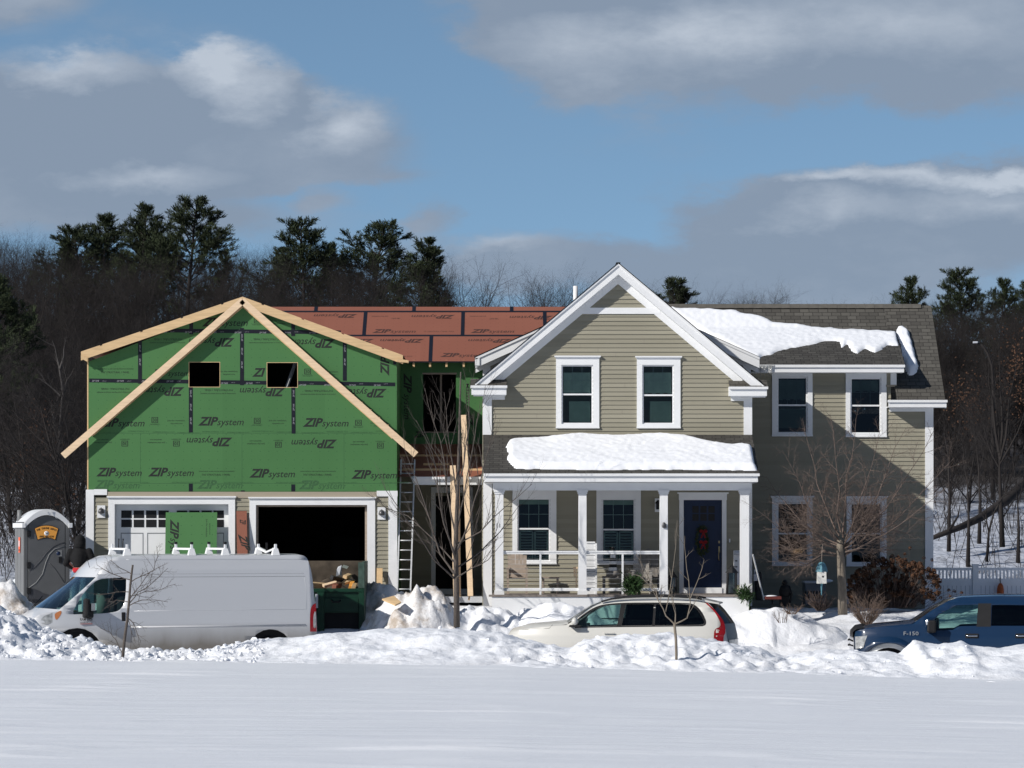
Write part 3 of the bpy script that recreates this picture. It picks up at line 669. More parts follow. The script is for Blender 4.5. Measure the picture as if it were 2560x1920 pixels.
# ================================================================ BUILDINGS
UX, UZ = Vector((1, 0, 0)), Vector((0, 0, 1))
def boards(mb, Y, z0, z1, rng, holes=(), pitch=.105, proud=.021, t0=0.):
    """clapboards on the plane y=Y between z0 and z1; rng(z)->(x0,x1); holes = (x0,x1,z0,z1)"""
    k = math.floor(z0 / pitch)
    while k * pitch < z1:
        a, b = max(z0, k * pitch), min(z1, (k + 1) * pitch); k += 1
        if b - a < .004: continue
        ra, rb = rng(a + .001), rng(b - .001)
        cuts = sorted(set([ra[0], ra[1]] + [h[i] for h in holes for i in (0, 1) if h[2] < b and h[3] > a]))
        cuts = [c for c in cuts if ra[0] - 1e-6 <= c <= ra[1] + 1e-6]
        for x0, x1 in zip(cuts, cuts[1:]):
            xm = (x0 + x1) / 2
            if any(h[0] < xm < h[1] and h[2] < b and h[3] > a for h in holes): 
                # keep slivers above / below the hole
                hh = [h for h in holes if h[0] < xm < h[1] and h[2] < b and h[3] > a][0]
                parts = [(a, min(b, hh[2])), (max(a, hh[3]), b)]
            else: parts = [(a, b)]
            for za, zb in parts:
                if zb - za < .004: continue
                fa = 1 - (za - (k - 1) * pitch) / pitch; fb = 1 - (zb - (k - 1) * pitch) / pitch
                ya, yb = Y - proud * fa - .004, Y - proud * fb - .004
                xa0, xa1 = x0, x1; xb0 = max(x0, rb[0]) if x0 == ra[0] else x0; xb1 = min(x1, rb[1]) if x1 == ra[1] else x1
                if xb1 < xb0: xb0 = xb1 = (xb0 + xb1) / 2
                mb.add([(xa0, ya, za), (xa1, ya, za), (xb1, yb, zb), (xb0, yb, zb), (xa0, Y, za), (xa1, Y, za)], [(0, 1, 2, 3), (4, 5, 1, 0)])
def rect(px0, px1, py0, py1, Y): return (X(px0, Y), X(px1, Y), Z(py1, Y), Z(py0, Y))
def window(par, Y, gx0, gx1, gy0, gy1, ox0, ox1, oy0, oy1, mid, crown=True, cols=3, blind=None, gl='house_glass', name='window'):
    """double-hung window; g = glass extents, o = outer casing extents, in photo pixels on plane Y"""
    m = MB(); t = .05
    m.pbox(ox0, gx0 - 3.5, oy0, oy1, Y, t, .02); m.pbox(gx1 + 3.5, ox1, oy0, oy1, Y, t, .02); m.pbox(gx0 - 3.5, gx1 + 3.5, oy0, gy0 - 3.5, Y, t, .02); m.pbox(gx0 - 3.5, gx1 + 3.5, gy1 + 2.5, oy1, Y, t, .02)
    if crown: m.pbox(ox0 - 4, ox1 + 4, oy0 - 3.5, oy0, Y, t + .05, .02); m.pbox(ox0 - 2, ox1 + 2, oy0, oy0 + 2.5, Y, t + .025, 0)
    m.pbox(ox0 - .6, ox1 + .6, oy1 - 4, oy1, Y, t + .018, 0)
    w = m.build(name, 'white_paint', par)
    m = MB(); s = -.01                                    # sash recessed in the casing
    for a, b, c, d in ((gx0 - 3.5, gx0, gy0 - 3.5, gy1 + 2.5), (gx1, gx1 + 3.5, gy0 - 3.5, gy1 + 2.5), (gx0, gx1, gy0 - 3.5, gy0), (gx0, gx1, gy1, gy1 + 2.5), (gx0, gx1, mid - 2, mid + 2)): m.pbox(a, b, c, d, Y, .012, .05)
    m.build('sash', 'white_paint', w)
    m = MB()
    for i in range(1, cols): x = gx0 + (gx1 - gx0) * i / cols; m.pbox(x - .65, x + .65, gy0, mid - 2, Y, -.034, .045)
    y = (gy0 + mid) / 2; m.pbox(gx0, gx1, y - .65, y + .65, Y, -.033, .046); m.build('muntins', 'grid_white', w)
    m = MB(); x0, x1 = X(gx0, Y), X(gx1, Y); m.quad((x0, Y + .03, Z(gy1, Y)), (x1, Y + .03, Z(gy1, Y)), (x1, Y + .03, Z(gy0, Y)), (x0, Y + .03, Z(gy0, Y))); m.build('pane', gl, w)
    if blind:
        for kind, a, b in blind:
            m = MB()
            if kind == 'shade': m.pbox(gx0, gx1, a, b, Y, -.12, .13); m.build('roller_shade', BL[0], w)
            if kind == 'shadeR': m.pbox(gx0 + 16, gx1 - 3, a, b, Y, -.10, .11); m.build('curtain', BL[0], w)
            if kind == 'valance':
                for i in range(7): x = gx0 + 2 + (gx1 - gx0 - 4) * i / 7; m.pbox(x, x + (gx1 - gx0) / 7 * .93, a, b - (i % 2) * 2, Y, -.10 - .01 * (i % 2), .12 + .01 * (i % 2))
                m.build('valance', BL[1], w)
            if kind == 'shutter':
                for g in (0, 1):
                    u0 = gx0 + 1 + g * (gx1 - gx0) / 2; u1 = u0 + (gx1 - gx0) / 2 - 2; m.pbox(u0, u0 + 4, a, b, Y, -.08, .10); m.pbox(u1 - 4, u1, a, b, Y, -.08, .10); m.pbox(u0, u1, a, a + 4, Y, -.08, .10); m.pbox(u0, u1, b - 4, b, Y, -.08, .10)
                    n = int((b - a) / 8)
                    for i in range(n):
                        z = Z(a + 6 + (b - a - 10) * (i + .5) / n, Y); m.obox(((X(u0, Y) + X(u1, Y)) / 2, Y + .095, z), ((X(u1, Y) - X(u0, Y)) / 2 - .03, 0, 0), (0, .018, .012), (0, .003, -.005))
                m.build('shutters', BL[2], w)
    return w
simple('blind_cloth', (.32, .38, .33), .9, .08); simple('valance_cloth', (.46, .52, .47), .9, .12); simple('shutter_paint', (.30, .35, .33), .7, .06)
BL = ['blind_cloth', 'valance_cloth', 'shutter_paint']
def roofquad(mb, a, b, c, d, u0=0., v0=0.):
    """a,b along the eave, c above b, d above a; UV in metres"""
    a, b, c, d = map(Vector, (a, b, c, d)); e = (b - a).normalized(); n = e.cross(d - a).normalized(); w = n.cross(e)
    mb.quad(a, b, c, d, [((p - a).dot(e) + u0, (p - a).dot(w) + v0) for p in (a, b, c, d)])
# ---------------------------------------------------------------- garage under construction
Y0 = 88.
G = empty('unfinished_garage', (X(607, Y0), Y0, 0), 'two-storey garage under construction sheathed in green panels above a tan clapboard ground floor', 'building')
gxl, gxr = X(221, Y0), X(992, Y0); apx = X(608, Y0); zE = Z(903, Y0); zA = Z(757, Y0); zb = Z(1229, Y0)
def rakez(x): return zA - (zA - zE) * abs(x - apx) / (gxr - apx)
wins = [rect(473, 549, 906, 967, Y0), rect(668, 743.5, 907, 968, Y0)]
mb = MB(); xs = sorted({gxl, gxr, apx, *[w[i] for w in wins for i in (0, 1)]})
def guv(x, z): return (x + 6.4 + 20, z + 10 - .62)
def gq(x0, x1, z0, z1):     # z1 None: up to the rake
    a, b = (z1, z1) if z1 is not None else (rakez(x0), rakez(x1)); p = [(x0, z0), (x1, z0), (x1, b), (x0, a)]
    mb.quad(*[(x, Y0, z) for x, z in p], [guv(*q) for q in p])
for x0, x1 in zip(xs, xs[1:]):
    w = [w for w in wins if w[0] - 1e-6 < (x0 + x1) / 2 < w[1]]
    if w: gq(x0, x1, zb, w[0][2]); gq(x0, x1, w[0][3], None)
    else: gq(x0, x1, zb, None)
for w in wins:              # panel edge seen in the openings
    for (x0, z0), (x1, z1) in (((w[0], w[2]), (w[1], w[2])), ((w[1], w[2]), (w[1], w[3])), ((w[1], w[3]), (w[0], w[3])), ((w[0], w[3]), (w[0], w[2]))): mb.add([(x0, Y0, z0), (x1, Y0, z1), (x1, Y0 + .12, z1), (x0, Y0 + .12, z0)], [(0, 1, 2, 3)])
sh = mb.build('sheathing', 'panel_green', G)
for w in wins: 
    m = MB(); t = .012
    m.box((w[0] - t, Y0 - .004, w[2] - t), (w[1] + t, Y0 + .10, w[2])); m.box((w[0] - t, Y0 - .004, w[3]), (w[1] + t, Y0 + .10, w[3] + t)); m.box((w[0] - t, Y0 - .004, w[2]), (w[0], Y0 + .10, w[3])); m.box((w[1], Y0 - .004, w[2]), (w[1] + t, Y0 + .10, w[3])); m.build('opening_frame', 'lumber', G)
m = MB(); m.box((gxl - .03, Y0 - .002, zb), (gxl, Y0 + .02, zE - .02)); m.build('panel_edge', 'lumber', G)
for w, nm in zip(wins, 'ab'):    # studs and near-black sheets in place of the shade behind the openings
    m = MB(); m.box((w[0] - .3, Y0 + 2.5, w[2] - .5), (w[1] + .3, Y0 + 2.55, w[3] + .5)); m.build('dark_backing', 'dark_room', G)
m = MB(); m.bar((X(713, Y0), Y0 + .3, Z(972, Y0)), (X(737, Y0), Y0 + .5, Z(900, Y0)), .09, .04); m.build('brace', 'galvanised', G)
# side and rear walls, floor
m = MB(); yb = Y0 + 7.2
for x in (gxl, gxr): m.quad((x, Y0, 0), (x, yb, 0), (x, yb, zE + .02), (x, Y0, zE + .02), [(0, 0), (7.2, 0), (7.2, 5.7), (0, 5.7)])
m.quad((gxl, yb, 0), (gxr, yb, 0), (gxr, yb, zE), (gxl, yb, zE)); m.build('side_wall', 'panel_green', G)
m = MB(); 
for x in (gxl + .03, gxr - .03): m.quad((x, Y0 + .05, 0), (x, yb, 0), (x, yb, zb), (x, Y0 + .05, zb))
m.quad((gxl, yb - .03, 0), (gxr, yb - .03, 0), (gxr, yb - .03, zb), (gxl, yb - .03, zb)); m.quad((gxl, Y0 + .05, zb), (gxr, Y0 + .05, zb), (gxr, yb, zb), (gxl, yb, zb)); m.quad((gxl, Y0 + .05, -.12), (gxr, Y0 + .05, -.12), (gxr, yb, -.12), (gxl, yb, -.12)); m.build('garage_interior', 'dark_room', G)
# roof and rake
ov = .17
m = MB(); eL = X(203, Y0); eR = X(1009, Y0); zl = Z(882, Y0); zr = Z(890, Y0); za = Z(745, Y0); th = .03
for x, z in ((eL, zl), (eR, zr)): roofquad(m, (x, Y0 - ov, z), (x, yb + .3, z), (apx, yb + .3, za), (apx, Y0 - ov, za)) if x < apx else roofquad(m, (x, yb + .3, z), (x, Y0 - ov, z), (apx, Y0 - ov, za), (apx, yb + .3, za))
m.build('roof', 'panel_brown', G)
m = MB()                                   # soffit box behind the rake board
for x, z in ((eL, zl), (eR, zr)): m.add([(x, Y0 - ov, z - .17), (apx, Y0 - ov, za - .17), (apx, Y0, za - .17), (x, Y0, z - .17)], [(0, 1, 2, 3)])
m.build('rake_soffit', 'lumber', G)
def plank(name, a, b, depthw, Ya, Yb, mat, par, notch=False):
    """flat board between photo points a,b (upper edge line), depthw = vertical height in photo px"""
    (ax, ay), (bx, by) = a, b; m = MB(); n = 8 if notch else 1
    pts = []
    for i in range(n + 1):
        t = i / n; pts.append((ax + (bx - ax) * t, ay + (by - ay) * t))
    top = []
    for i, (x, y) in enumerate(pts):
        if notch and 0 < i < n and i % 2: s = (by - ay) / (bx - ax); top += [(x - 3, y - 3 * s), (x - 3, y + 2.5 - 3 * s), (x + 3, y + 2.5 + 3 * s), (x + 3, y + 3 * s)]
        else: top.append((x, y))
    low = [(bx, by + depthw), (ax, ay + depthw)]; poly = [(X(x, Y0), Z(y, Y0)) for x, y in (low[::-1] + top[::-1])]
    m.prism(poly, Ya, Yb); return m.build(name, mat, par)
plank('rake_board', (205, 880), (608, 743), 22, Y0 - ov - .04, Y0 - ov, 'lumber', G, True); plank('rake_board', (608, 743), (1008, 889), 22, Y0 - ov - .04, Y0 - ov, 'lumber', G, True)
m = MB(); m.prism([(X(205, Y0), Z(897, Y0)), (X(222, Y0), Z(906, Y0)), (X(222, Y0), Z(896, Y0)), (X(205, Y0), Z(889, Y0))], Y0 - .24, Y0 + .1); m.build('rafter_tail', 'lumber', G); m = MB(); m.prism([(X(992, Y0), Z(905, Y0)), (X(1022, Y0), Z(908, Y0)), (X(1022, Y0), Z(902, Y0)), (X(992, Y0), Z(897, Y0))], Y0 - .24, Y0 + .1); m.build('rafter_tail', 'lumber', G)
# steep false-gable rafters standing off the wall
for (ax, ay), (bx, by), (cx, cy), (dx, dy) in (((590, 757), (608, 757), (167, 1143), (155, 1132)), ((608, 757), (640, 766), (1044, 1130), (1034, 1141))):
    pass
def raft(p0, p1, w_px, Ya, Yb, name, mat):
    (ax, ay), (bx, by) = p0, p1; d = Vector((bx - ax, by - ay)).normalized(); nx, ny = -d.y, d.x
    if ny < 0: nx, ny = -nx, -ny
    q = [(ax, ay), (bx, by), (bx + nx * w_px, by + ny * w_px), (ax + nx * w_px, ay + ny * w_px)]; poly = [(X(x, Y0), Z(y, Y0)) for x, y in q]
    if (poly[1][0] - poly[0][0]) * (poly[2][1] - poly[1][1]) - (poly[1][1] - poly[0][1]) * (poly[2][0] - poly[1][0]) < 0: poly.reverse()
    m = MB(); m.prism(poly, Ya, Yb); return m.build(name, mat, G)
raft((604, 746), (154.5, 1134), 16.5, Y0 - ov - .0405, Y0 - ov + .002, 'diagonal_rafter', 'lumber_pale'); raft((611, 746), (1046, 1131), 16.5, Y0 - ov - .0405, Y0 - ov + .002, 'diagonal_rafter', 'lumber_pale')
raft((604, 752), (222, 1080), 15, Y0 - .10, Y0 - .003, 'backing_rafter', 'lumber'); raft((611, 752), (990, 1086), 15, Y0 - .10, Y0 - .003, 'backing_rafter', 'lumber')
m = MB()
for sgn, x0 in ((-1, 604), (1, 611)):
    for i in range(17):
        px = x0 + sgn * (14 + i * 21.5); py = 746 + abs(px - x0) * .874; m.pbox(px - 3, px + 3, py + 3, py + 17, Y0, ov - .002, -.098)
m.build('spacer_block', 'lumber', G)
m = MB()                                      # bottom corners: seam tapes
def tp(x0, y0, x1, y1, w=9.5):
    if abs(x1 - x0) > abs(y1 - y0): m.prism([(X(x0, Y0), Z(y0 + w / 2, Y0)), (X(x1, Y0), Z(y1 + w / 2, Y0)), (X(x1, Y0), Z(y1 - w / 2, Y0)), (X(x0, Y0), Z(y0 - w / 2, Y0))], Y0 - .003, Y0 - .0005)
    else: m.prism([(X(x0 - w / 2, Y0), Z(y1, Y0)), (X(x0 + w / 2, Y0), Z(y1, Y0)), (X(x1 + w / 2, Y0), Z(y0, Y0)), (X(x1 - w / 2, Y0), Z(y0, Y0))], Y0 - .0042, Y0 - .0032)
for a in ((392, 826, 852, 831), (223, 951, 472, 954), (550, 955, 667, 957), (745, 957, 988, 961)): tp(*a); m.build('seam_tape', 'tape_black', sh); m = MB()
for a in ((350, 848, 350, 959), (605, 820, 605, 963), (862, 852, 862, 952), (478, 802, 478, 836), (733, 803, 733, 840), (477, 968, 477, 1081), (734, 969, 733, 1084), (477, 1209, 477, 1228.5), (733, 1211, 733, 1228.5), (987, 896, 987, 911), (607, 1226, 607, 1229)): tp(*a, w=9.8 if a[0] != 987 else 8); m.build('seam_tape', 'tape_black', sh); m = MB()
# faint white print on the tapes
for a, b, c, vert in ((400, 845, 829, 0), (230, 470, 952, 0), (552, 662, 956, 0), (748, 980, 959, 0)):
    x = a
    while x < b - 34:
        put(m, 'ZIP TAPE', (X(x, Y0), Y0 - .0052, Z(c + 2 + (x - 200) * .006, Y0)), UX, UZ, .17, .055, .3, .01); put(m, 'cold roll', (X(x + 26, Y0), Y0 - .0052, Z(c + 1.5, Y0)), UX, UZ, .09, .03); x += 62
for px, a, b in ((350, 862, 945), (605, 835, 945), (862, 862, 945), (477, 975, 1070), (734, 975, 1075)):
    y = a
    while y < b - 20: put(m, 'ZIP TAPE', (X(px + 2, Y0), Y0 - .0055, Z(y + 18, Y0)), UZ, -UX, .17, .05, .3, .01); y += 34
m.build('tape_print', 'tape_print', sh)
# panel printing
k = MB(); fa = MB(); YF = Y0 - .0018
def up(px, py, full=True, n=3, w=1.09, mb=None): zip_logo(mb or k, (X(px, Y0), YF, Z(py, Y0)), UX, UZ, w, n, full)
def dn(px, py, w=1.09, mb=None): zip_logo(mb or k, (X(px, Y0), YF, Z(py, Y0)), -UX, -UZ, w)      # px,py = upper right corner
for a in ((505, 815, .97), ): up(a[0], a[1])
for px, py in ((247, 1066), (495, 1063), (757, 1066), (240, 1190), (370, 1190), (623, 1193), (878, 1196)): up(px, py)
up(381, 940, w=.88); up(630, 941, False, 2); 
for px, py in ((587, 846), (838, 849), (461, 969), (714, 970), (967, 973), (581, 1095), (843, 1100)): dn(px, py)
for px, py in ((235, 1221), (492, 1221), (747, 1222)): fa = MB(); up(px, py, mb=fa); fa.build('faint_lettering', 'ink_faint', sh)
put(k, 'ZIP', (X(972, Y0), YF, Z(940, Y0)), UZ, -UX, .48, .28, .3, .035)
def lines(px, py, flip=False, mb=None):
    mb = mb or k; r, u = (UX, UZ) if not flip else (-UX, -UZ); o = Vector((X(px, Y0), YF, Z(py, Y0)))
    put(mb, '7/16" STRUCTURAL 1 PANEL', o + r * .07, r, u, .68, .062, 0, .006); put(mb, 'SHEATHING & AIR-WATER RESISTIVE BARRIER', o + u * .09, r, u, .85, .034)
def thirty(px, py, flip=False):
    r, u = (UX, UZ) if not flip else (-UX, -UZ); o = Vector((X(px, Y0), YF, Z(py, Y0)))
    put(k, '30', o - r * .05 - u * .04, r, u, .10, .115, 0, .01)
    for q, w, h in ((o - r * .07, .008, .12), (o + r * .07, .008, .12)): k.add([q - r * w - u * .06, q + r * w - u * .06, q + r * w + u * .06, q - r * w + u * .06], [(0, 1, 2, 3)])
    for q in (o - u * .062, o + u * .062): k.add([q - r * .075 - u * .006, q + r * .075 - u * .006, q + r * .075 + u * .006, q - r * .075 + u * .006], [(0, 1, 2, 3)])
    put(k, 'YEAR WARRANTY', o - r * .12 - u * .115, r, u, .24, .036)
def join(px, py, flip=False):
    r, u = (UX, UZ) if not flip else (-UX, -UZ); o = Vector((X(px, Y0), YF, Z(py, Y0))); put(k, 'Join the revolution.', o, r, u, .43, .05, 0, .003); put(k, 'zipsystem.com', o + r * .08 - u * .065, r, u, .28, .046, 0, .003)
for a in ((245, 933), (751, 1189, 0), (497, 1189)): lines(a[0], a[1])
for a in ((331, 970), (590, 973), (840, 975), (463, 846), (712, 846)): lines(a[0], a[1], True)
for a in ((643, 801), (387, 1050), (643, 1052), (896, 1057), (769, 929)): thirty(*a)
for a in ((312, 1109), (441, 1109), (696, 1112), (951, 1114)): thirty(*a, True)
for a in ((418, 1053), (672, 1053), (926, 1059), (801, 931), (549, 930), (675, 803)): join(*a)
for a in ((280, 1105), (413, 1105), (662, 1108), (920, 1110)): join(*a, True)
k.build('panel_lettering', 'ink_black', sh); 
for x in range(258, 980, 62): fa = MB(); put(fa, 'FASTENING SCHEDULE  16 OC', (X(x, Y0), YF, Z(1080 + (x % 5), Y0)), UX, UZ, .52, .05); fa.build('faint_lettering', 'ink_faint', sh)
for x in range(300, 980, 130): fa = MB(); put(fa, 'SEE ZIPSYSTEM.COM FOR DETAILS', (X(x, Y0), YF, Z(1208, Y0)), UX, UZ, .7, .045); fa.build('faint_lettering', 'ink_faint', sh)
# overlapping panel seams low on the wall
m = MB()
for x in (351, 605, 860): m.pbox(x - .5, x + .5, 1084, 1208, Y0, .001)
m.pbox(222, 990, 1082.6, 1083.6, Y0, .001); m.pbox(350, 990, 1208, 1209, Y0, .001); m.build('panel_joint', 'ink_faint', sh)
# ground floor: siding piers, trim, doors
m = MB(); zt = Z(1244, Y0)

for a, b, c in ((234, 272, 1243), (586, 625, 1243), (936, 972, 1241)): m = MB(); boards(m, Y0, -.1, Z(c, Y0), lambda z: (X(a, Y0), X(b, Y0))); m.build('siding', 'siding', G)
m = MB(); m.pbox(267, 588, 1229.5, 1245, Y0, .030); m.pbox(588.3, 944, 1229.5, 1245, Y0, .030); m.build('frieze_band', 'trim_tan', G)
m = MB(); m.pbox(215, 235, 1224, 1520, Y0, .045, .1); m.pbox(235, 268, 1223, 1237.5, Y0, .043); m.build('corner_board', 'white_paint', G)
m = MB(); m.pbox(971, 993, 1241, 1520, Y0, .045, .1); m.pbox(942, 994, 1227, 1241, Y0, .047); m.build('corner_board', 'white_paint', G)
def gdoor(c0, c1, i0, i1, top, name):
    m = MB(); m.pbox(c0 - 3, c1 + 3, top - 6.5, top - 3, Y0, .10); m.pbox(c0 - 1, c1 + 1, top - 3, top, Y0, .07); m.pbox(c0, c1, top, top + 13.5, Y0, .05, .18); m.pbox(c0, i0, top + 13.5, 1520, Y0, .05, .18); m.pbox(i1, c1, top + 13.5, 1520, Y0, .05, .18)
    return m.build(name, 'white_paint', G)
gdoor(271, 588, 287, 571.5, 1247, 'door_casing'); gdoor(624, 938, 640, 918, 1249, 'door_casing')
m = MB(); m.pbox(287, 571.5, 1260.5, 1520, Y0, -.20, .24); dd = m.build('garage_door', 'white_paint', G)
for a, b in ((301, 327), (332, 358), (363, 389), (394, 420), (440, 466), (471, 497), (502, 528), (532, 558)):
    for c, d in ((1276, 1295), (1299, 1318)): m = MB(); m.pbox(a, b, c, d, Y0, -.192, .2); m.build('door_pane', 'black_plastic', dd)
m = MB()
for a, b in ((300, 356), (366, 421), (439, 496), (505, 558)):
    for p, q, r_, s in ((a, b, 1332, 1334), (a, a + 1.6, 1334, 1480), (b - 1.6, b, 1334, 1480)): m.pbox(p, q, r_, s, Y0, -.194, .2)
m.build('panel_groove', 'unit_grey', dd)
m = MB(); m.pbox(640, 645, 1263, 1520, Y0, -.10, .14); m.pbox(912, 917.5, 1263, 1520, Y0, -.10, .14); m.pbox(645, 912, 1263, 1267, Y0, -.10, .14); m.build('door_jamb', 'weathered_wood', G)
for px, py in ((253.5, 1279), (954, 1283.5)):
    m = MB(); m.pbox(px - 10, px + 10, py - 15.5, py + 15.5, Y0, .05, .03); l = m.build('wall_light', 'white_paint', G)
    m = MB(); c = P(px + .5, py + 2, Y0); c.y -= .09; m.lathe([(.0, .10), (.05, .09), (.075, .02), (.07, -.02), (.0, -.03)], c, 12); m.tube([c + Vector((0, .05, .05)), c + Vector((0, -.03, .1))], .02, 6); m.build('lamp_shade', 'lamp_metal', l)
# dim things inside the open bay
m = MB(); m.box((X(805, Y0), Y0 + 5.2, Z(1420, Y0)), (X(875, Y0), Y0 + 5.6, Z(1345, Y0))); m.build('storage_cabinet', 'underbody', G)

# ---------------------------------------------------------------- link between garage and house
Y1 = 91.3; Yr = 93.6
Lk = empty('link_building', (X(1100, Y1), Y1, 0), 'link between garage and house with reddish-brown panel roof and shaded green upper wall', 'building')
m = MB(); ex0, ex1 = X(608, Y1), X(1480, Y1); ze = Z(903, Y1 - .35); zr_ = Z(767, Yr)
a, b = Vector((ex0, Y1 - .35, ze)), Vector((ex1, Y1 - .35, ze)); c, d = Vector((ex1, Yr, zr_)), Vector((ex0, Yr, zr_)); roofquad(m, a, b, c, d, .5, .02)
roofquad(m, (ex1, Yr + 3, ze), (ex0, Yr + 3, ze), d, c); rf = m.build('roof', 'panel_brown', Lk)
m = MB(); m.box((ex0, Y1 - .352, ze - .03), (X(1208, Y1), Y1 - .30, ze - .004)); m.build('drip_edge', 'tape_black', Lk)
e_ = (b - a).normalized(); w_ = (d - a).normalized(); nn = e_.cross(w_)
def rp(px, py):                                     # photo point -> point on the roof plane
    u, v = (px - 1280) / FPX, (HOR - py) / FPX; D_ = Vector((u, 1, v)); E = Vector((0, 0, EYE)); t = (a - E).dot(nn) / D_.dot(nn); return E + D_ * t
m = MB(); LL = (d - a).length
def rtape(s0, v0, s1, v1, w=.09, lift_=.004):
    p, q = a + e_ * s0 + w_ * v0 + nn * lift_, a + e_ * s1 + w_ * v1 + nn * lift_; k_ = (q - p).normalized().cross(nn) * w / 2; m.quad(p - k_, q - k_, q + k_, p + k_)
def rs_(px, py): p = rp(px, py) - a; return p.dot(e_), p.dot(w_)
v1_ = rs_(1000, 839)[1]; v2_ = rs_(1000, 779)[1]
for vv in (v1_, v2_): rtape(0, vv, (b - a).length - .5, vv, .085); m.build('seam_tape', 'tape_black', rf); m = MB()
for px, py, va, vb in ((790, 772, v2_, LL), (1035, 772, v2_, LL), (1279, 772, v2_, LL), (912, 808, v1_, v2_), (1157, 808, v1_, v2_), (1362, 808, v1_, v2_), (1077, 870, .0, v1_), (1190, 870, 0, 0.01)):
    s_ = rs_(px, py)[0]; rtape(s_, va, s_, vb, .09, .0055); m.build('seam_tape', 'tape_black', rf); m = MB()
k = MB()
for px, py, fl in ((930, 832, 0), (1176, 832, 0), (1100, 892, 0), (1420, 832, 0)):
    zip_logo(k, rp(px, py) + nn * .003, e_, w_, 1.09)
for px, py in ((893, 786), (1137, 788), (1382, 790), (1060, 848), (1280, 848), (935, 848)): zip_logo(k, rp(px, py) + nn * .003, -e_, -w_, 1.09)
for px, py in ((1060, 830), (1310, 832), (955, 892)): put(k, '1/2" STRUCTURAL 1 PANEL  ROOF', rp(px, py) + nn * .003, e_, w_, .75, .06, 0, .004)
for px, py in ((970, 790), (1215, 790), (1010, 850)): put(k, 'Join the revolution.', rp(px, py) + nn * .003, -e_, -w_, .42, .07, 0, .004)
for px, py in ((1000, 795), (1245, 796)): put(k, '180 DAY', rp(px, py) + nn * .003, -e_, -w_, .22, .08, 0, .01)
k.build('panel_lettering', 'ink_roof', rf)
m = MB()
for px in (1034, 1075, 1116, 1159, 1201): m.pbox(px - 2.6, px + 2.6, 900, 917, Y1 - .30, .0, .5)
m.build('rafter_end', 'lumber', Lk)
dw = rect(1058, 1140, 935, 1080, Y1)
m = MB(); gx = [X(985, Y1), dw[0], dw[1], X(1210, Y1)]; zt_, zm = ze + .05, Z(1112, Y1)
for i, (p, q) in enumerate(zip(gx, gx[1:])):
    for z0, z1 in ((zm, zt_),) if i != 1 else ((zm, dw[2]), (dw[3], zt_)): m.quad((p, Y1, z0), (q, Y1, z0), (q, Y1, z1), (p, Y1, z1), [(p, z0), (q, z0), (q, z1), (p, z1)])
lw = m.build('upper_wall', 'panel_green', Lk)
m = MB(); m.box((dw[0] - .3, Y1 + 2, dw[2] - .3), (dw[1] + .3, Y1 + 2.05, dw[3] + .3)); m.build('dark_backing', 'dark_room', Lk)  # near-black sheet standing in for the unlit room behind the opening
m = MB(); m.pbox(1100, 1105, 936, 1080, Y1 + .3, 0, .09); m.pbox(1056, 1142, 932, 936, Y1, .01, .1); m.pbox(1056, 1142, 1079, 1082, Y1, .01, .1); m.build('opening_stud', 'weathered_wood', Lk)
for tx_, px_, py_, r_, u_, w_1, h_1, sh_, bo_ in (('ZIP', 1010, 932, -UZ, UX, .5, .27, .3, .035), ('system', 1010, 985, -UZ, UX, .62, .24, .3, 0), ('ZIP', 1035, 1093, UX, UZ, .3, .2, .3, .03), ('SYSTEM', 1172, 1010, UZ, -UX, .5, .1, 0, .01), ('ZIP', 1182, 1065, UZ, -UX, .35, .2, .3, .03)):
    k = MB(); put(k, tx_, P(px_, py_, Y1) + Vector((0, -.003, 0)), r_, u_, w_1, h_1, sh_, bo_); k.build('panel_lettering', 'ink_black', lw)

m = MB(); roofquad(m, (X(993, 88.6), 88.6, Z(1192, 88.6)), (X(1210, 88.6), 88.6, Z(1192, 88.6)), (X(1210, Y1), Y1 - .01, Z(1110, Y1)), (X(993, Y1), Y1 - .01, Z(1110, Y1))); m.build('entry_roof', 'panel_brown', Lk)
m = MB()
for py in (1140, 1175): y_ = lerp(88.6, Y1, (1192 - py) / 82); m.pbox(997, 1208, py - 3.5, py + 3.5, y_, .06, 0)
y_ = lerp(88.6, Y1, (1192 - 1163) / 82); m.pbox(1058, 1124, 1158, 1169, y_, .03, .0); m.build('roof_batten', 'lumber', Lk)
YP = 88.65
m = MB(); m.pbox(1028, 1209, 1192, 1198, YP, .08, .08); m.pbox(1036, 1209, 1198, 1212, YP, .0, .12); m.lathe([(.0, -.06), (.07, -.05), (.09, 0), (.07, .05), (0, .06)], P(1036, 1198, YP - .05), 10, 'x'); m.build('entry_beam', 'white_paint', Lk)
m = MB(); boards(m, Y1, -.1, Z(1213, Y1) + .35, lambda z: (X(985, Y1), X(1210, Y1)), [rect(1088, 1172, 1240, 1478, Y1)]); m.build('siding', 'siding', Lk)
m = MB(); m.pbox(1078, 1089, 1230, 1478, Y1, .04); m.pbox(1171, 1182, 1230, 1478, Y1, .04); m.pbox(1078, 1182, 1218, 1232, Y1, .05); m.pbox(1078, 1182, 1472, 1486, Y1, .10); m.build('door_casing', 'white_paint', Lk)
m = MB(); m.pbox(1089, 1171, 1232, 1472, Y1, -.06, .10); m.build('entry_door', 'dark_room', Lk)
m = MB(); m.box((X(985, Y1), YP - .2, -.10), (X(1210, Y1), Y1, .04)); m.build('entry_step', 'unit_white', Lk)
m = MB(); m.box((X(985, Y1), Y1 + 3.5, -.2), (X(1210, Y1), Y1 + 3.6, 6)); m.build('rear_wall', 'dark_room', Lk)

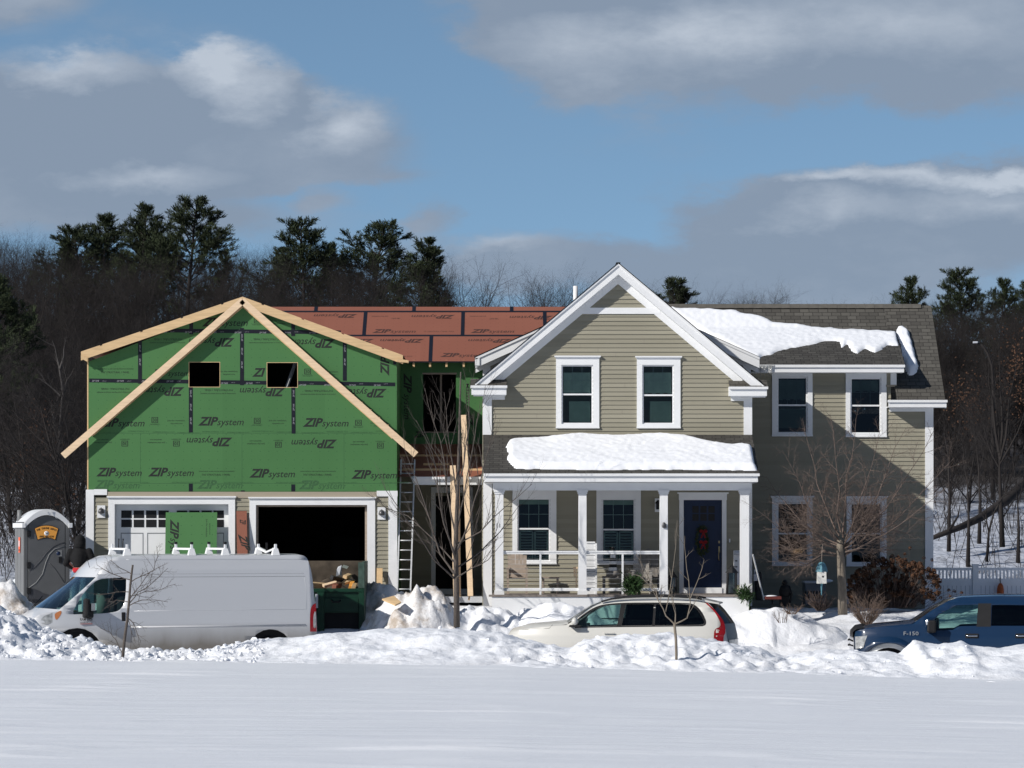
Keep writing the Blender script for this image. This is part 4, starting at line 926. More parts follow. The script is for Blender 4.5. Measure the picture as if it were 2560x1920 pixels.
# ---------------------------------------------------------------- the finished house
H = empty('house', (X(1545, Y0), Y0, -.2), 'finished khaki clapboard house with white trim, steep front gable, porch and right wing', 'building')
hx0, hx1 = X(1205, Y0), X(1880, Y0); hc = X(1545, Y0)
W1 = [(1407, 1479, 916, 1057, 1390, 1498, 893, 1071, 986), (1609, 1681, 916, 1057, 1592, 1701, 894, 1071, 988)]
# gable wall
def grange(z):
    s = (Z(690, Y0) - z) / .845; return (max(hx0 + .05, hc - s), min(hx1 - .05, hc + s))
m = MB(); holes = [rect(g[0] - 3, g[1] + 3, g[2] - 3, g[3] + 3, Y0) for g in W1]
boards(m, Y0, Z(1087, Y0) - .05, Z(702, Y0), grange, holes); m.build('gable_siding', 'siding', H)
pw = [(1297, 1372, 1249, 1400, 1281, 1391, 1226, 1411, 1322), (1508, 1584, 1250, 1402, 1491, 1602, 1226, 1412, 1324)]
m = MB(); boards(m, Y0, .05, Z(1150, Y0), lambda z: (hx0, hx1), [rect(g[0] - 3, g[1] + 3, g[2] - 3, g[3] + 3, Y0) for g in pw] + [rect(1708, 1805, 1249, 1486, Y0)]); m.build('porch_siding', 'siding', H)
for g in W1: window(H, Y0, *g, blind=[('valance', g[2] + 15, 984), ('shadeR', 1003, 1057)])
for g in pw: window(H, Y0, *g, crown=False, blind=[('shutter', g[8] + 4, g[3]), ('shade', g[2], g[2] + 12)])
# butt joints between the clapboards
def joints(L, Y):
    for px, py in L:
        k = math.floor(Z(py, Y) / .105); x = X(px, Y); m = MB(); m.quad((x - .0035, Y - .0262, k * .105 + .003), (x + .0035, Y - .0262, k * .105 + .003), (x + .0035, Y - .0062, k * .105 + .100), (x - .0035, Y - .0062, k * .105 + .100)); m.build('board_joint', 'deck_wood', H)
joints([(1450, 862), (1495, 873), (1539, 885), (1466, 1074), (1741, 897), (1330, 930), (1250, 1010), (1562, 960), (1760, 1010), (1800, 1060), (1555, 1030), (1342, 1045), (1610, 850)], Y0)
rj = random.Random(8); joints([(rj.uniform(1900, 2300), rj.uniform(1110, 1225)) for _ in range(7)] + [(2250, 1060), (2285, 1170), (2070, 985), (2090, 1060), (2240, 1340), (2080, 1300), (2060, 1450)], 92.3)
# corner boards
m = MB(); m.pbox(1207, 1229.5, 999, 1087, Y0, .045, .1); m.pbox(1208, 1230, 1190, 1515, Y0 - .0, .045, .1); m.build('corner_board', 'white_paint', H)
m = MB(); m.pbox(1859, 1880, 999, 1087, Y0, .045, .1); m.pbox(1871, 1880, 1190, 1515, Y0, .045, .1); m.build('corner_board', 'white_paint', H)
# gable rake: crown, board, frieze
RS = .84; gap = .25                             # slope, overhang
def chev(m, top, h, Ya, Yb, x0px=1188, x1px=1908, apexpx=1545):
    """inverted V board: top = photo y of the upper edge at the apex, h = vertical thickness in px"""
    for s, ex in ((-1, x0px), (1, x1px)):
        dx = abs(ex - apexpx); q = [(apexpx, top), (apexpx, top + h), (ex, top + h + dx * RS), (ex, top + dx * RS)]; poly = [(X(x, Y0), Z(y, Y0)) for x, y in q]
        if s > 0: poly = poly[::-1] if False else poly
        if s < 0: poly = poly[::-1]
        m.prism(poly[::-1] if s < 0 else poly, Ya, Yb)
m = MB(); chev(m, 661, 5, Y0 - gap - .06, Y0 - gap); chev(m, 666, 22, Y0 - gap - .03, Y0 - gap + .02, 1190, 1905); m.build('rake_board', 'white_paint', H)
m = MB(); chev(m, 680, 30, Y0 - .04, Y0, 1232, 1856); m.pbox(1440, 1650, 769.5, 785, Y0, .045, .0); m.build('gable_frieze', 'white_paint', H)
m = MB()
for s, ex in ((-1, 1190), (1, 1905)):
    x = X(ex, Y0); zz = Z(688, Y0) - abs(x - hc) * RS; m.add([(hc, Y0 - gap, Z(688, Y0)), (x, Y0 - gap, zz), (x, Y0, zz), (hc, Y0, Z(688, Y0))], [(0, 1, 2, 3)])
m.build('rake_soffit', 'white_paint', H)
zap = Z(660, Y0)
m = MB(); yb2 = 96.2
for s, ex in ((-1, 1187), (1, 1909)):
    x = X(ex, Y0); zz = zap - abs(x - hc) * RS + .015
    if s < 0: roofquad(m, (x, yb2, zz), (x, Y0 - gap - .08, zz), (hc, Y0 - gap - .08, zap + .015), (hc, yb2, zap + .015))
    else: roofquad(m, (x, Y0 - gap - .08, zz), (x, yb2, zz), (hc, yb2, zap + .015), (hc, Y0 - gap - .08, zap + .015))
m.build('gable_roof', 'shingle', H)
m = MB(); m.bar((hc, Y0 - gap - .07, zap + .012), (hc, yb2, zap + .02), .10, .012); m.build('ridge_cap', 'shingle_dark', H)
# cornice returns
for a, b, c, s in ((1176, 1268, 948, -1), (1821, 1918, 951, 1)):
    m = MB(); m.pbox(a, b, c + 17, c + 23, Y0, gap + .10, 0); m.pbox(a + 3 * (s < 0), b - 3 * (s > 0) - 2 * (s < 0), c + 23, c + 40, Y0, gap + .05, 0); m.pbox(*((1207, 1262) if s < 0 else (1827, 1880)), c + 40, c + 51.5, Y0, .05, 0); m.pbox(*((a + 8, b - 4) if s < 0 else (a + 4, b - 6)), c + 40, c + 43, Y0, gap, 0); m.build('cornice_return', 'white_paint', H)
    m = MB(); x0, x1 = X(a, Y0), X(b, Y0); z0, z1 = Z(c + 17, Y0 - gap), Z(c - 1, Y0); m.add([(x0, Y0 - gap - .10, z0), (x1, Y0 - gap - .10, z0), (x1 - .02, Y0, z1), (x0, Y0, z1), (x0, Y0, z0), (x1, Y0, z0)], [(0, 1, 2, 3), (1, 5, 2), (0, 3, 4)], False, None)
    o = MB(); roofquad(o, (x0, Y0 - gap - .10, z0), (x1, Y0 - gap - .10, z0), (x1 - .02, Y0, z1), (x0, Y0, z1)); o.v += []; r0 = o.build('return_roof', 'shingle', H)
# body behind (shallow gable)
YB = 89.6; S2 = .45; bl, br_ = X(1189, YB), X(1896, YB); bz = Z(895, YB)
bw0, bw1 = X(1207, YB), X(1878, YB); bap = bz + (hc - bl) * S2
m = MB()
for z in [0]: pass
boards(m, YB, Z(1087, YB), Z(760, YB), lambda z: (max(bw0, hc - (bap - .25 - z) / S2), min(bw1, hc + (bap - .25 - z) / S2))); m.build('body_siding', 'siding', H)
m = MB(); m.pbox(1207, 1226, 892, 1000, YB, .04, .1); m.pbox(1858, 1877, 892, 950, YB, .04, .1); m.build('corner_board', 'white_paint', H)
def chev2(m, dz, h, Ya, Yb, name=None):
    for s, ex in ((-1, bl), (1, br_)):
        q = [(hc, bap - dz), (hc, bap - dz - h), (ex, bz - dz - h), (ex, bz - dz)]; q = q if s > 0 else q[::-1]; m.prism(q, Ya, Yb)
m = MB(); chev2(m, 0, .06, YB - .42, YB - .36); chev2(m, .06, .20, YB - .39, YB - .34); m.build('rake_board', 'white_paint', H)
m = MB(); chev2(m, .20, .16, YB - .03, YB); m.build('gable_frieze', 'white_paint', H)
m = MB()
for s, ex in ((-1, bl), (1, br_)): m.add([(hc, YB - .36, bap - .25), (ex, YB - .36, bz - .25), (ex, YB, bz - .25), (hc, YB, bap - .25)], [(0, 1, 2, 3)])
m.build('rake_soffit', 'white_paint', H)
m = MB(); roofquad(m, (bl - .03, 97, bz + .01), (bl - .03, YB - .44, bz + .01), (hc, YB - .44, bap + .02), (hc, 97, bap + .02)); roofquad(m, (br_, YB - .44, bz + .01), (br_, 97, bz + .01), (hc, 97, bap + .02), (hc, YB - .44, bap + .02)); m.build('body_roof', 'shingle', H)
m = MB(); m.box((hx0 + .01, Y0 + .02, -.3), (hx0 + .03, 97, Z(999, Y0))); m.box((bw0, YB, 3), (bw0 + .02, 97, bz - .1)); m.build('side_wall', 'siding', H)
m = MB(); m.box((hx1 - .03, Y0 + .02, -.3), (hx1 - .01, 92.3, Z(990, Y0))); m.box((bw1 - .02, YB, 3), (bw1, 92.3, bz - .1)); m.build('side_wall', 'siding', H)
m = MB(); m.box((hx0 + .1, 94.0, -.3), (X(2330, 92), 94.05, 4.6)); m.box((hx0 + .1, Y0 + .05, 2.9), (hx1 - .1, 94, 2.95)); m.build('inner_wall', 'dark_room', H)
m = MB(); m.box((bl - .01, YB - .42, bz - .2), (bl + .10, YB + 4, bz - .02)); m.build('eave_fascia', 'white_paint', H)
# porch
PF = 85.75; pz = Z(1487, PF); px0, px1 = X(1209, PF), X(1897, PF)
m = MB(); roofquad(m, (X(1209, PF), PF - .15, Z(1184, PF)), (X(1897, PF), PF - .15, Z(1184, PF)), (X(1880, Y0), Y0, Z(1086, Y0)), (X(1209, Y0) - .0, Y0, Z(1086, Y0)), 0, 0); m.build('porch_roof', 'shingle_dark', H)
m = MB(); m.pbox(1209, 1898, 1184, 1190.5, PF, .17, .0); m.pbox(1213, 1894, 1190.5, 1205, PF, .12, .0); m.build('porch_fascia', 'white_paint', H)
m = MB(); m.box((X(1232, PF + .3), PF + .18, Z(1226, PF + .3)), (X(1878, PF + .3), PF + .42, Z(1203, PF + .3))); m.box((X(1232, 86), PF + .4, Z(1205, PF)), (X(1880, 87.9), Y0 - .02, Z(1203, PF) + .02)); m.box((X(1210, 86), PF + .02, Z(1205, PF)), (X(1232, PF + .3), Y0, Z(1196, PF))); m.build('porch_beam', 'white_paint', H)
m = MB(); roofquad(m, (px0 + .02, PF, Z(1206, PF)), (px1 - .02, PF, Z(1206, PF)), (px1 - .02, Y0, Z(1206, PF)), (px0 + .02, Y0, Z(1206, PF))); m.build('porch_ceiling', 'white_paint', H)
m = MB(); m.box((X(1230, PF), PF, pz - .05), (X(1880, PF), Y0, pz)); m.box((X(1222, PF), PF - .03, pz - .045), (X(1880, PF), PF, pz + .004)); m.build('porch_floor', 'deck_wood', H)
m = MB(); m.pbox(1230, 1872, 1492, 1545, PF, .0, .05); m.build('porch_skirt', 'white_paint', H)
YC = PF + .28
for a, b in ((1238, 1258.5), (1446, 1466), (1649, 1669), (1850, 1872)):
    m = MB(); w2 = (X(b, YC) - X(a, YC)) / 2; cx = (X(a, YC) + X(b, YC)) / 2; m.box((cx - w2, YC - w2, pz), (cx + w2, YC + w2, Z(1226, YC)))
    m.box((cx - w2 - .035, YC - w2 - .035, Z(1230, YC)), (cx + w2 + .035, YC + w2 + .035, Z(1225, YC))); m.box((cx - w2 - .018, YC - w2 - .018, Z(1235, YC)), (cx + w2 + .018, YC + w2 + .018, Z(1230, YC))); m.box((cx - w2 - .02, YC - w2 - .02, pz), (cx + w2 + .02, YC + w2 + .02, pz + .10)); pc = m.build('porch_column', 'white_paint', H)
for a, b, mid in ((1258.5, 1446, 1351), (1466, 1649, 1556.5)):
    m = MB(); x0, x1 = X(a, YC), X(b, YC); m.box((x0, YC - .055, Z(1381, YC)), (x1, YC + .055, Z(1377, YC))); m.box((x0, YC - .04, Z(1385.5, YC)), (x1, YC + .03, Z(1381, YC))); m.box((x0, YC - .04, Z(1477.5, YC)), (x1, YC + .04, Z(1473, YC))); m.box((x0, YC - .02, Z(1473, YC)), (x1, YC + .02, Z(1470, YC))); m.box((X(mid - 2.4, YC), YC - .035, pz), (X(mid + 2.4, YC), YC + .015, Z(1385, YC)))
    r = m.build('porch_railing', 'white_paint', H); m = MB()
    for i in range(6): z = Z(1398 + i * 12.2, YC); m.tube([(x0, YC, z), (x1, YC, z)], .004, 4)
    m.build('rail_cable', 'galvanised', r)
# front door
m = MB(); m.pbox(1698, 1709, 1250, 1487, Y0, .045, .05); m.pbox(1805, 1816, 1250, 1487, Y0, .045, .05); m.pbox(1697, 1817, 1234, 1250, Y0, .05, .05); m.pbox(1693, 1821, 1231, 1234.5, Y0, .08); m.pbox(1709, 1805, 1469, 1487, Y0, .07, .05); m.build('door_casing', 'white_paint', H)
m = MB(); m.pbox(1709, 1805, 1250, 1469, Y0, -.05, .10)
for a, b in ((1722, 1753), (1761, 1792)): 
    for p, q, r_, s in ((a, b, 1316, 1318), (a, b, 1448, 1450), (a, a + 1.5, 1316, 1450), (b - 1.5, b, 1316, 1450)): m.pbox(p, q, r_, s, Y0, -.044, .05)
m.pbox(1726, 1791, 1260, 1263, Y0, -.042, .05); m.pbox(1726, 1791, 1303, 1306, Y0, -.042, .05); m.pbox(1717, 1797, 1308, 1311, Y0, -.035, .05); fd = m.build('front_door', 'door_navy', H)
m = MB()
for i in range(3):
    for j in range(2): m.pbox(1731 + i * 20, 1747 + i * 20, 1265 + j * 20, 1282 + j * 20, Y0, -.045, .05)
m.build('door_pane', 'black_plastic', fd)
m = MB(); m.pbox(1796, 1800, 1366, 1382, Y0, -.03, .05); m.tube([P(1798, 1380, Y0 + .03), P(1796.5, 1385, Y0 - .03), P(1796.5, 1396, Y0 - .03), P(1798, 1401, Y0 + .03)], .012, 6); m.pbox(1796, 1800, 1352, 1358, Y0, -.02, .05); m.build('door_handle', 'brass', fd)
m = MB(); m.pbox(1822.5, 1825.5, 1347, 1356, Y0, .04); m.build('doorbell', 'white_paint', H)
m = MB(); m.pbox(1637, 1652, 1246, 1280, Y0, .05); wl = m.build('wall_light', 'white_paint', H)
m = MB(); c = P(1645, 1263, Y0 - .14); m.box(c + Vector((-.045, -.045, -.10)), c + Vector((.045, .045, .04))); m.lathe([(.075, .04), (.05, .08), (.02, .12), (0, .13)], c, 4); m.bar(c + Vector((0, 0, .10)), c + Vector((0, .12, .10)), .02, .02); m.build('lantern', 'black_plastic', wl)
# house number and small hook on the columns
m = MB(); put(m, '11', P(1242, 1319, YC - .10), UX, UZ, .075, .14, .0, .005); m.build('house_number', 'lamp_metal', H)
m = MB(); m.ball(P(1660, 1313, YC - .13), .045, 7, 5, (1, .4, 1.4), .3); m.bar(P(1656, 1318, YC - .12), P(1667, 1318, YC - .12), .02, .03); m.build('door_knocker_ornament', 'lamp_metal', H)
# right wing
Y2 = 92.3; YE = 91.8
wx0, wx1 = X(1879, Y2), X(2333, Y2)
wW = [(1946, 2015, 946, 1080, 1930, 2031, 931, 1091, 1013, False), (2129, 2199, 948, 1081, 2114, 2216, 932, 1093, 1014, False), (1946, 2017, 1260, 1404, 1930, 2031, 1243, 1415, 1334, True), (2129, 2200, 1261, 1405, 2116, 2216, 1244, 1416, 1334, True)]
m = MB(); hl = [rect(g[0] - 3, g[1] + 3, g[2] - 3, g[3] + 3, Y2) for g in wW]; zs = Z(1020, Y2)
boards(m, Y2, -.5, zs, lambda z: (wx0, wx1 - .02), hl); boards(m, Y2, zs, Z(930, Y2), lambda z: (wx0, X(2227, Y2)), hl); m.build('wing_siding', 'siding', H)
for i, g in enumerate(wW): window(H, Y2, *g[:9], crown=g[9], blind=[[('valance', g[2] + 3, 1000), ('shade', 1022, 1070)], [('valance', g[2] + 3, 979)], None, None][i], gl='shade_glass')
m = MB(); m.pbox(2312.5, 2333, 1029, 1545, Y2, .045, .12); m.build('corner_board', 'white_paint', H)
m = MB(); m.pbox(2226, 2241, 930, 962, Y2, .045, .05); m.build('dormer_corner_board', 'white_paint', H)
m = MB(); m.pbox(2214, 2241, 962, 967, Y2, .05, .05); m.build('dormer_sill', 'trim_tan', H)
# main wing roof
eg = X(2363, YE); zeW = Z(1000, YE); yR = 94.9; zR = Z(764, yR); x_l = hc
def mainz(y): return zeW + (zR - zeW) * (y - YE) / (yR - YE)
m = MB(); xd = X(2242, YE)
dz0 = Z(912, YE); sD = .436; yj = YE; 
while mainz(yj) < dz0 + sD * (yj - YE): yj += .01
roofquad(m, (xd, YE, zeW), (eg, YE, zeW), (eg, yR, zR), (xd, yR, zR), .1, 0)
roofquad(m, (x_l, yj - .05, mainz(yj - .05)), (xd, yj - .05, mainz(yj - .05)), (xd, yR, zR), (x_l, yR, zR), .1, .09)
roofquad(m, (eg, yR + 3.1, zeW), (x_l, yR + 3.1, zeW), (x_l, yR, zR), (eg, yR, zR)); m.build('wing_roof', 'shingle', H)
m = MB(); 
for i in range(30):
    xa = lerp(X(1600, yR), X(2300, yR), i / 30); xb = lerp(X(1600, yR), X(2300, yR), (i + 1) / 30); m.add([(xa, yR - .13, zR - .075), (xb + .02, yR - .13, zR - .068), (xb + .02, yR, zR + .045), (xa, yR, zR + .04), (xa, yR + .13, zR - .07), (xb, yR + .13, zR - .07)], [(0, 1, 2, 3), (3, 2, 5, 4)])
m.build('ridge_cap', 'weathered_cap', H)
m = MB(); m.pbox(2219, 2368, 1000, 1006, YE, .06, .0); m.pbox(2221, 2366, 1006, 1018, YE, .02, .0); m.pbox(2223, 2333, 1018, 1029, Y2, .05, .0); m.box((X(2221, YE), YE, Z(1018, YE)), (X(2364, YE), Y2, Z(1016, YE))); m.build('eave_fascia', 'white_paint', H)
m = MB(); x = eg; m.prism([(x - .02, zeW - .2), (x + .03, zeW - .2), (x + .03, zeW), (x - .02, zeW)], YE, YE + .04)
m.add([(x - .04, YE, zeW - .01), (x - .04, yR, zR - .01), (x - .04, yR, zR - .2), (x - .04, YE, zeW - .2)], [(0, 1, 2, 3)]); m.build('rake_board', 'white_paint', H)
m = MB(); m.box((wx1 - .04, Y2 + .01, -.5), (wx1 - .02, 97.5, zs)); m.box((wx0, 97.6, -.5), (wx1, 97.7, zs)); m.build('side_wall', 'siding', H)
# shed dormer
dl, dr = X(1893, YE), X(2262, YE)
m = MB(); roofquad(m, (hc + 1.5, YE - .02, dz0), (dr, YE - .02, dz0), (dr, yj, mainz(yj) + .01), (hc + 1.5, yj, mainz(yj) + .01), .05, 0); m.build('dormer_roof', 'shingle_dark', H)
m = MB(); m.pbox(1890, 2262, 912, 918.5, YE, .06, .0); m.pbox(1892, 2260, 918.5, 931, YE, .02, .0); m.box((X(1880, YE), YE, Z(931, YE)), (X(2260, YE), Y2, Z(929, YE))); m.build('dormer_fascia', 'white_paint', H)
m = MB(); xs_ = X(2240, Y2); m.add([(xs_, Y2, mainz(Y2)), (xs_, yj, mainz(yj)), (xs_, Y2, dz0 + sD * (Y2 - YE) - .05)], [(0, 1, 2)]); m.build('dormer_side', 'siding', H)
m = MB(); m.add([(dr, YE, dz0 - .16), (dr, YE, dz0), (dr, yj, mainz(yj))], [(0, 1, 2)]); m.build('dormer_rake', 'white_paint', H)
m = MB(); pv_ = P(1439, 745, 95.5); m.tube([(pv_.x, 95.5, Z(790, 95.5)), (pv_.x, 95.5, Z(715, 95.5))], .062, 12); m.build('vent_pipe', 'pipe_white', H)
# ---------------------------------------------------------------- snow lying on the roofs
def inpoly(p, x, y):
    c = False; j = len(p) - 1
    for i in range(len(p)):
        if (p[i][1] > y) != (p[j][1] > y) and x < (p[j][0] - p[i][0]) * (y - p[i][1]) / (p[j][1] - p[i][1]) + p[i][0]: c = not c
        j = i
    return c
def pdist(p, x, y):
    d = 1e9
    for (a, b), (c, e) in zip(p, p[1:] + p[:1]):
        l = (c - a) ** 2 + (e - b) ** 2; t = clamp(((x - a) * (c - a) + (y - b) * (e - b)) / l if l else 0); d = min(d, math.hypot(x - a - t * (c - a), y - b - t * (e - b)))
    return d
def roofsnow(name, label, poly, surf, x0, x1, y0, y1, th, res=.05, jag=2.2):
    """snow sheet over surf(x,y) where the surface point projects inside poly; th = thickness"""
    def sd(x, y):
        z = surf(x, y); a, b = 1280 + x / y * FPX, HOR - (z - EYE) / y * FPX
        a += jag * mn.noise(Vector((x * 3, y * 6, 0))) * 1.5; b += jag * mn.noise(Vector((x * 4, y * 6, 5))); return (1 if inpoly(poly, a, b) else -1) * pdist(poly, a, b)
    xs, ys = axis([(x0, x1, res)]), axis([(y0, y1, res)]); vs = []; s_ = []
    for y in ys:
        for x in xs:
            k = sd(x, y); s_.append(k); t = clamp((k + .8) / 7.); t = math.sqrt(t) if t > 0 else 0
            z = surf(x, y); h = th * t * (1 + .22 * mn.fractal(Vector((x * .9, y * 1.5, 1)), 1, 2, 4)) + .012 * t * mn.noise(Vector((x * 9, y * 9, 0)))
            vs.append((x, y - h * .25, z + (h if k > -.8 else -.03)))
    nx = len(xs); fs = []
    for j in range(len(ys) - 1):
        for i in range(nx - 1):
            f = (j * nx + i, j * nx + i + 1, (j + 1) * nx + i + 1, (j + 1) * nx + i)
            if any(s_[q] > -.8 for q in f): fs.append(f)
    used_ = sorted({i for f in fs for i in f}); mp = {o: n for n, o in enumerate(used_)}
    mb = MB(); mb.add([vs[i] for i in used_], [tuple(mp[i] for i in f) for f in fs], True); return tag(mb.build(name, 'snow_roof'), label, 'snow')
def porchz(x, y): return lerp(Z(1184, PF), Z(1086, Y0), (y - PF + .15) / (Y0 - PF + .15))
roofsnow('roof_snow', 'thick rounded slab of snow on the porch roof', [(1267, 1118), (1272, 1107), (1286, 1101), (1360, 1096), (1455, 1089), (1528, 1093), (1600, 1091), (1650, 1089), (1711, 1094), (1747, 1103), (1801, 1113), (1831, 1117), (1855, 1113), (1878, 1119), (1890, 1176), (1800, 1174), (1654, 1173), (1500, 1174), (1400, 1173), (1289, 1171), (1279, 1160), (1270, 1149), (1273, 1135)],
         porchz, X(1262, 86), X(1893, 86), PF, Y0, .12, .04, .9)
def wingz(x, y): return max(mainz(y), (dz0 + sD * (y - YE)) if x < dr else -9, (bz - (x - br_) * S2) if (x > hc and x < br_ + .02) else -9) + .01
roofsnow('roof_snow', 'wide irregular snow sheet on the wing and dormer roof', [(1675, 765), (1690, 770), (1760, 772), (1838, 776), (1850, 783), (1880, 786), (1915, 797), (1930, 806), (1990, 811), (2030, 818), (2100, 823), (2180, 827), (2236, 829), (2241, 832), (2247, 864), (2232, 864), (2220, 861), (2205, 872), (2187, 881), (2175, 877), (2163, 872), (2150, 877), (2143, 882), (2130, 876), (2116, 859), (2106, 868), (2100, 854), (2075, 852), (2054, 854), (2022, 862), (1985, 868), (1955, 874), (1930, 884), (1905, 890), (1893, 903), (1886, 898), (1800, 850), (1715, 805), (1680, 780)],
         wingz, X(1660, 93), X(2250, 93), YE - .1, yR - .05, .055, .04, 2.6)
def driftz(x, y): return mainz(y) + (.45 * max(0, 1 - abs(x - xs_ - .12) / .25) if y < yj else 0)
roofsnow('roof_snow', 'narrow snow drift down the side of the dormer', [(2240, 834), (2244, 822), (2256, 820), (2268, 829), (2276, 848), (2281, 868), (2288, 895), (2294, 915), (2292, 931), (2280, 936), (2271, 937), (2264, 922), (2262, 900), (2254, 870), (2247, 850)],
         lambda x, y: mainz(y), X(2236, 93), X(2300, 93), YE, yR, .13, .03, 1.8)
m = MB(); rs = random.Random(2)
for i in range(16):
    x = X(1884 + i * 3.3 + rs.uniform(-1, 1), YE); L = rs.uniform(.08, .34) if i < 14 else .06; m.tube([(x, YE - .07, Z(913, YE)), (x + rs.uniform(-.01, .01), YE - .07, Z(913, YE) - L)], [.016, .002], 5)
tag(m.build('icicles', 'lamp_clear'), 'row of icicles hanging where the dormer eave meets the gable', 'icicles')
# ================================================================ VEHICLES
def fill_outline(outer, holes, t=.0):
    """triangulated face of a 2-D outline with holes -> (verts2d, faces)"""
    cu = bpy.data.curves.new('f', 'CURVE'); cu.dimensions = '2D'; cu.fill_mode = 'FRONT' if False else 'BOTH'
    for loop in [outer] + list(holes):
        sp = cu.splines.new('POLY'); sp.points.add(len(loop) - 1); sp.use_cyclic_u = True
        for p, q in zip(sp.points, loop): p.co = (q[0], q[1], 0, 1)
    ob = bpy.data.objects.new('f', cu); C.objects.link(ob); bpy.context.view_layer.update()
    me = ob.evaluated_get(bpy.context.evaluated_depsgraph_get()).to_mesh(); vs = [(v.co.x, v.co.y) for v in me.vertices]; fs = [tuple(p.vertices) for p in me.polygons]
    bpy.data.objects.remove(ob); bpy.data.curves.remove(cu); return vs, fs
def smooth_loop(pts, n=3):
    """Catmull-Rom resampling of a closed loop; points given as (x, z[, 's']) - 's' keeps the corner sharp"""
    out = []; m = len(pts)
    for i in range(m):
        p0, p1, p2, p3 = (Vector(pts[(i + k - 1) % m][:2]) for k in range(4)); s1 = len(pts[i]) > 2; s2 = len(pts[(i + 1) % m]) > 2
        if s1: p0 = p1
        if s2: p3 = p2
        for k in range(n):
            t = k / n; t2, t3 = t * t, t * t * t
            out.append(tuple(.5 * ((2 * p1) + (p2 - p0) * t + (2 * p0 - 5 * p1 + 4 * p2 - p3) * t2 + (3 * p1 - p0 - 3 * p2 + p3) * t3)) if not (s1 and s2) else tuple(p1.lerp(p2, t)))
    return out
def arc(cx, cz, r, a0, a1, n=10): return [(cx + r * math.cos(R(a0 + (a1 - a0) * i / n)), cz + r * math.sin(R(a0 + (a1 - a0) * i / n)), 's') for i in range(n + 1)]
class Car:
    """local frame: nose towards -x, near side at y = -w/2, wheels on z = 0"""
    def __init__(s, name, loc, rz, w, label, cat):
        s.e = empty(name, loc, label, cat, None, rz); s.loc = Vector(loc); s.rz = rz; s.w = w; s.hw = lambda z: w / 2
        s.cx = Vector((math.cos(rz), math.sin(rz), 0)); s.nn = Vector((math.sin(rz), -math.cos(rz), 0))
    def L(s, px, py, off=0.):
        u, v = (px - 1280) / FPX, (HOR - py) / FPX; D_ = Vector((u, 1, 0)); c = s.loc + s.nn * (s.w / 2 + off); t = c.dot(s.nn) / D_.dot(s.nn)
        p = D_ * t; return ((p - Vector((s.loc.x, s.loc.y, 0))).dot(s.cx), EYE + v * t - s.loc.z)
    def Ls(s, pts): return [(*s.L(p[0], p[1]), *p[2:]) for p in pts]
    def skin(s, vs, fs, name, mat, off=0., both=True, cut=True, par=None, smooth=True, thick=0.):
        """put a filled outline on the body side, following the bulge of the body"""
        obs = []
        for sg in ((-1, 1) if both else (-1,)):
            bm = bmesh.new(); bv = [bm.verts.new((x, 0, z)) for x, z in vs]
            for f in fs:
                try: bm.faces.new([bv[i] for i in f])
                except ValueError: pass
            if cut:
                z0, z1 = min(v[1] for v in vs), max(v[1] for v in vs); k = z0 + .09
                while k < z1: bmesh.ops.bisect_plane(bm, geom=bm.verts[:] + bm.edges[:] + bm.faces[:], plane_co=(0, 0, k), plane_no=(0, 0, 1)); k += .09
                xa, xb = min(v[0] for v in vs), max(v[0] for v in vs); k = xa + .25
                while k < xb: bmesh.ops.bisect_plane(bm, geom=bm.verts[:] + bm.edges[:] + bm.faces[:], plane_co=(k, 0, 0), plane_no=(1, 0, 0)); k += .25
            for v in bm.verts: v.co.y = sg * (s.hw(v.co.z) - s.plan(v.co.x) + off)
            bm.normal_update()
            mb = MB(); bm.verts.index_update(); mb.add([v.co.copy() for v in bm.verts], [tuple(v.index for v in (f.verts if True else f.verts)) for f in bm.faces], smooth); bm.free()
            o = mb.build(name, mat, par or s.e, True)
            bpy.context.view_layer.update()
            if thick: md = o.modifiers.new('thick', 'SOLIDIFY'); md.thickness = thick; md.offset = 0
            obs.append(o)
        return obs
    def plan(s, x): return 0.
    def strip(s, rows, name, mat, par=None, sharp=False):
        """rows: (edge_x, edge_z, centre_dx, centre_dz) from one end to the other; lofted across the full width"""
        T = [-1, -.97, -.9, -.78, -.6, -.3, 0, .3, .6, .78, .9, .97, 1]; vs = []; fs = []
        for ex, ez, dx, dz in rows:
            h = s.hw(ez) - s.plan(ex)
            for t in T:
                k = 1 - abs(t) ** 2.6; vs.append((ex + dx * k, t * h, ez + dz * k))
        n = len(T)
        for i in range(len(rows) - 1):
            for j in range(n - 1): fs.append((i * n + j, (i + 1) * n + j, (i + 1) * n + j + 1, i * n + j + 1))
        mb = MB(); mb.add(vs, fs, not sharp); o = mb.build(name, mat, par or s.e, True); return o
    def wheel(s, x, r, wd=.24, y=None):
        for sg in (-1, 1):
            yy = sg * ((y or s.w / 2) - wd / 2 - .03); m = MB(); m.lathe([(r * .62, -wd / 2), (r * .93, -wd / 2), (r, -wd * .35), (r, wd * .35), (r * .93, wd / 2), (r * .62, wd / 2)], (x, yy, r), 28, 'y'); t = m.build('wheel', 'tyre', s.e, True)
            m = MB(); yo = sg * wd * .38; m.lathe([(0, yo), (r * .15, yo), (r * .18, yo - sg * .03), (r * .6, yo - sg * .04), (r * .63, yo + sg * .02), (r * .63, -yo)], (x, yy, r), 20, 'y')
            for k in range(5): a = 2 * PI * k / 5; d = Vector((math.cos(a), 0, math.sin(a))); m.bar(Vector((x, yy + yo + sg * .005, r)) + d * r * .12, Vector((x, yy + yo + sg * .01, r)) + d * r * .6, .05, .03, (0, 1, 0))
            m.build('rim', 'rim_metal', t, True)
    def block(s, a, b, name, mat, par=None, bevel=.02): m = MB(); m.box(a, b); return m.build(name, mat, par or s.e, True, bevel)
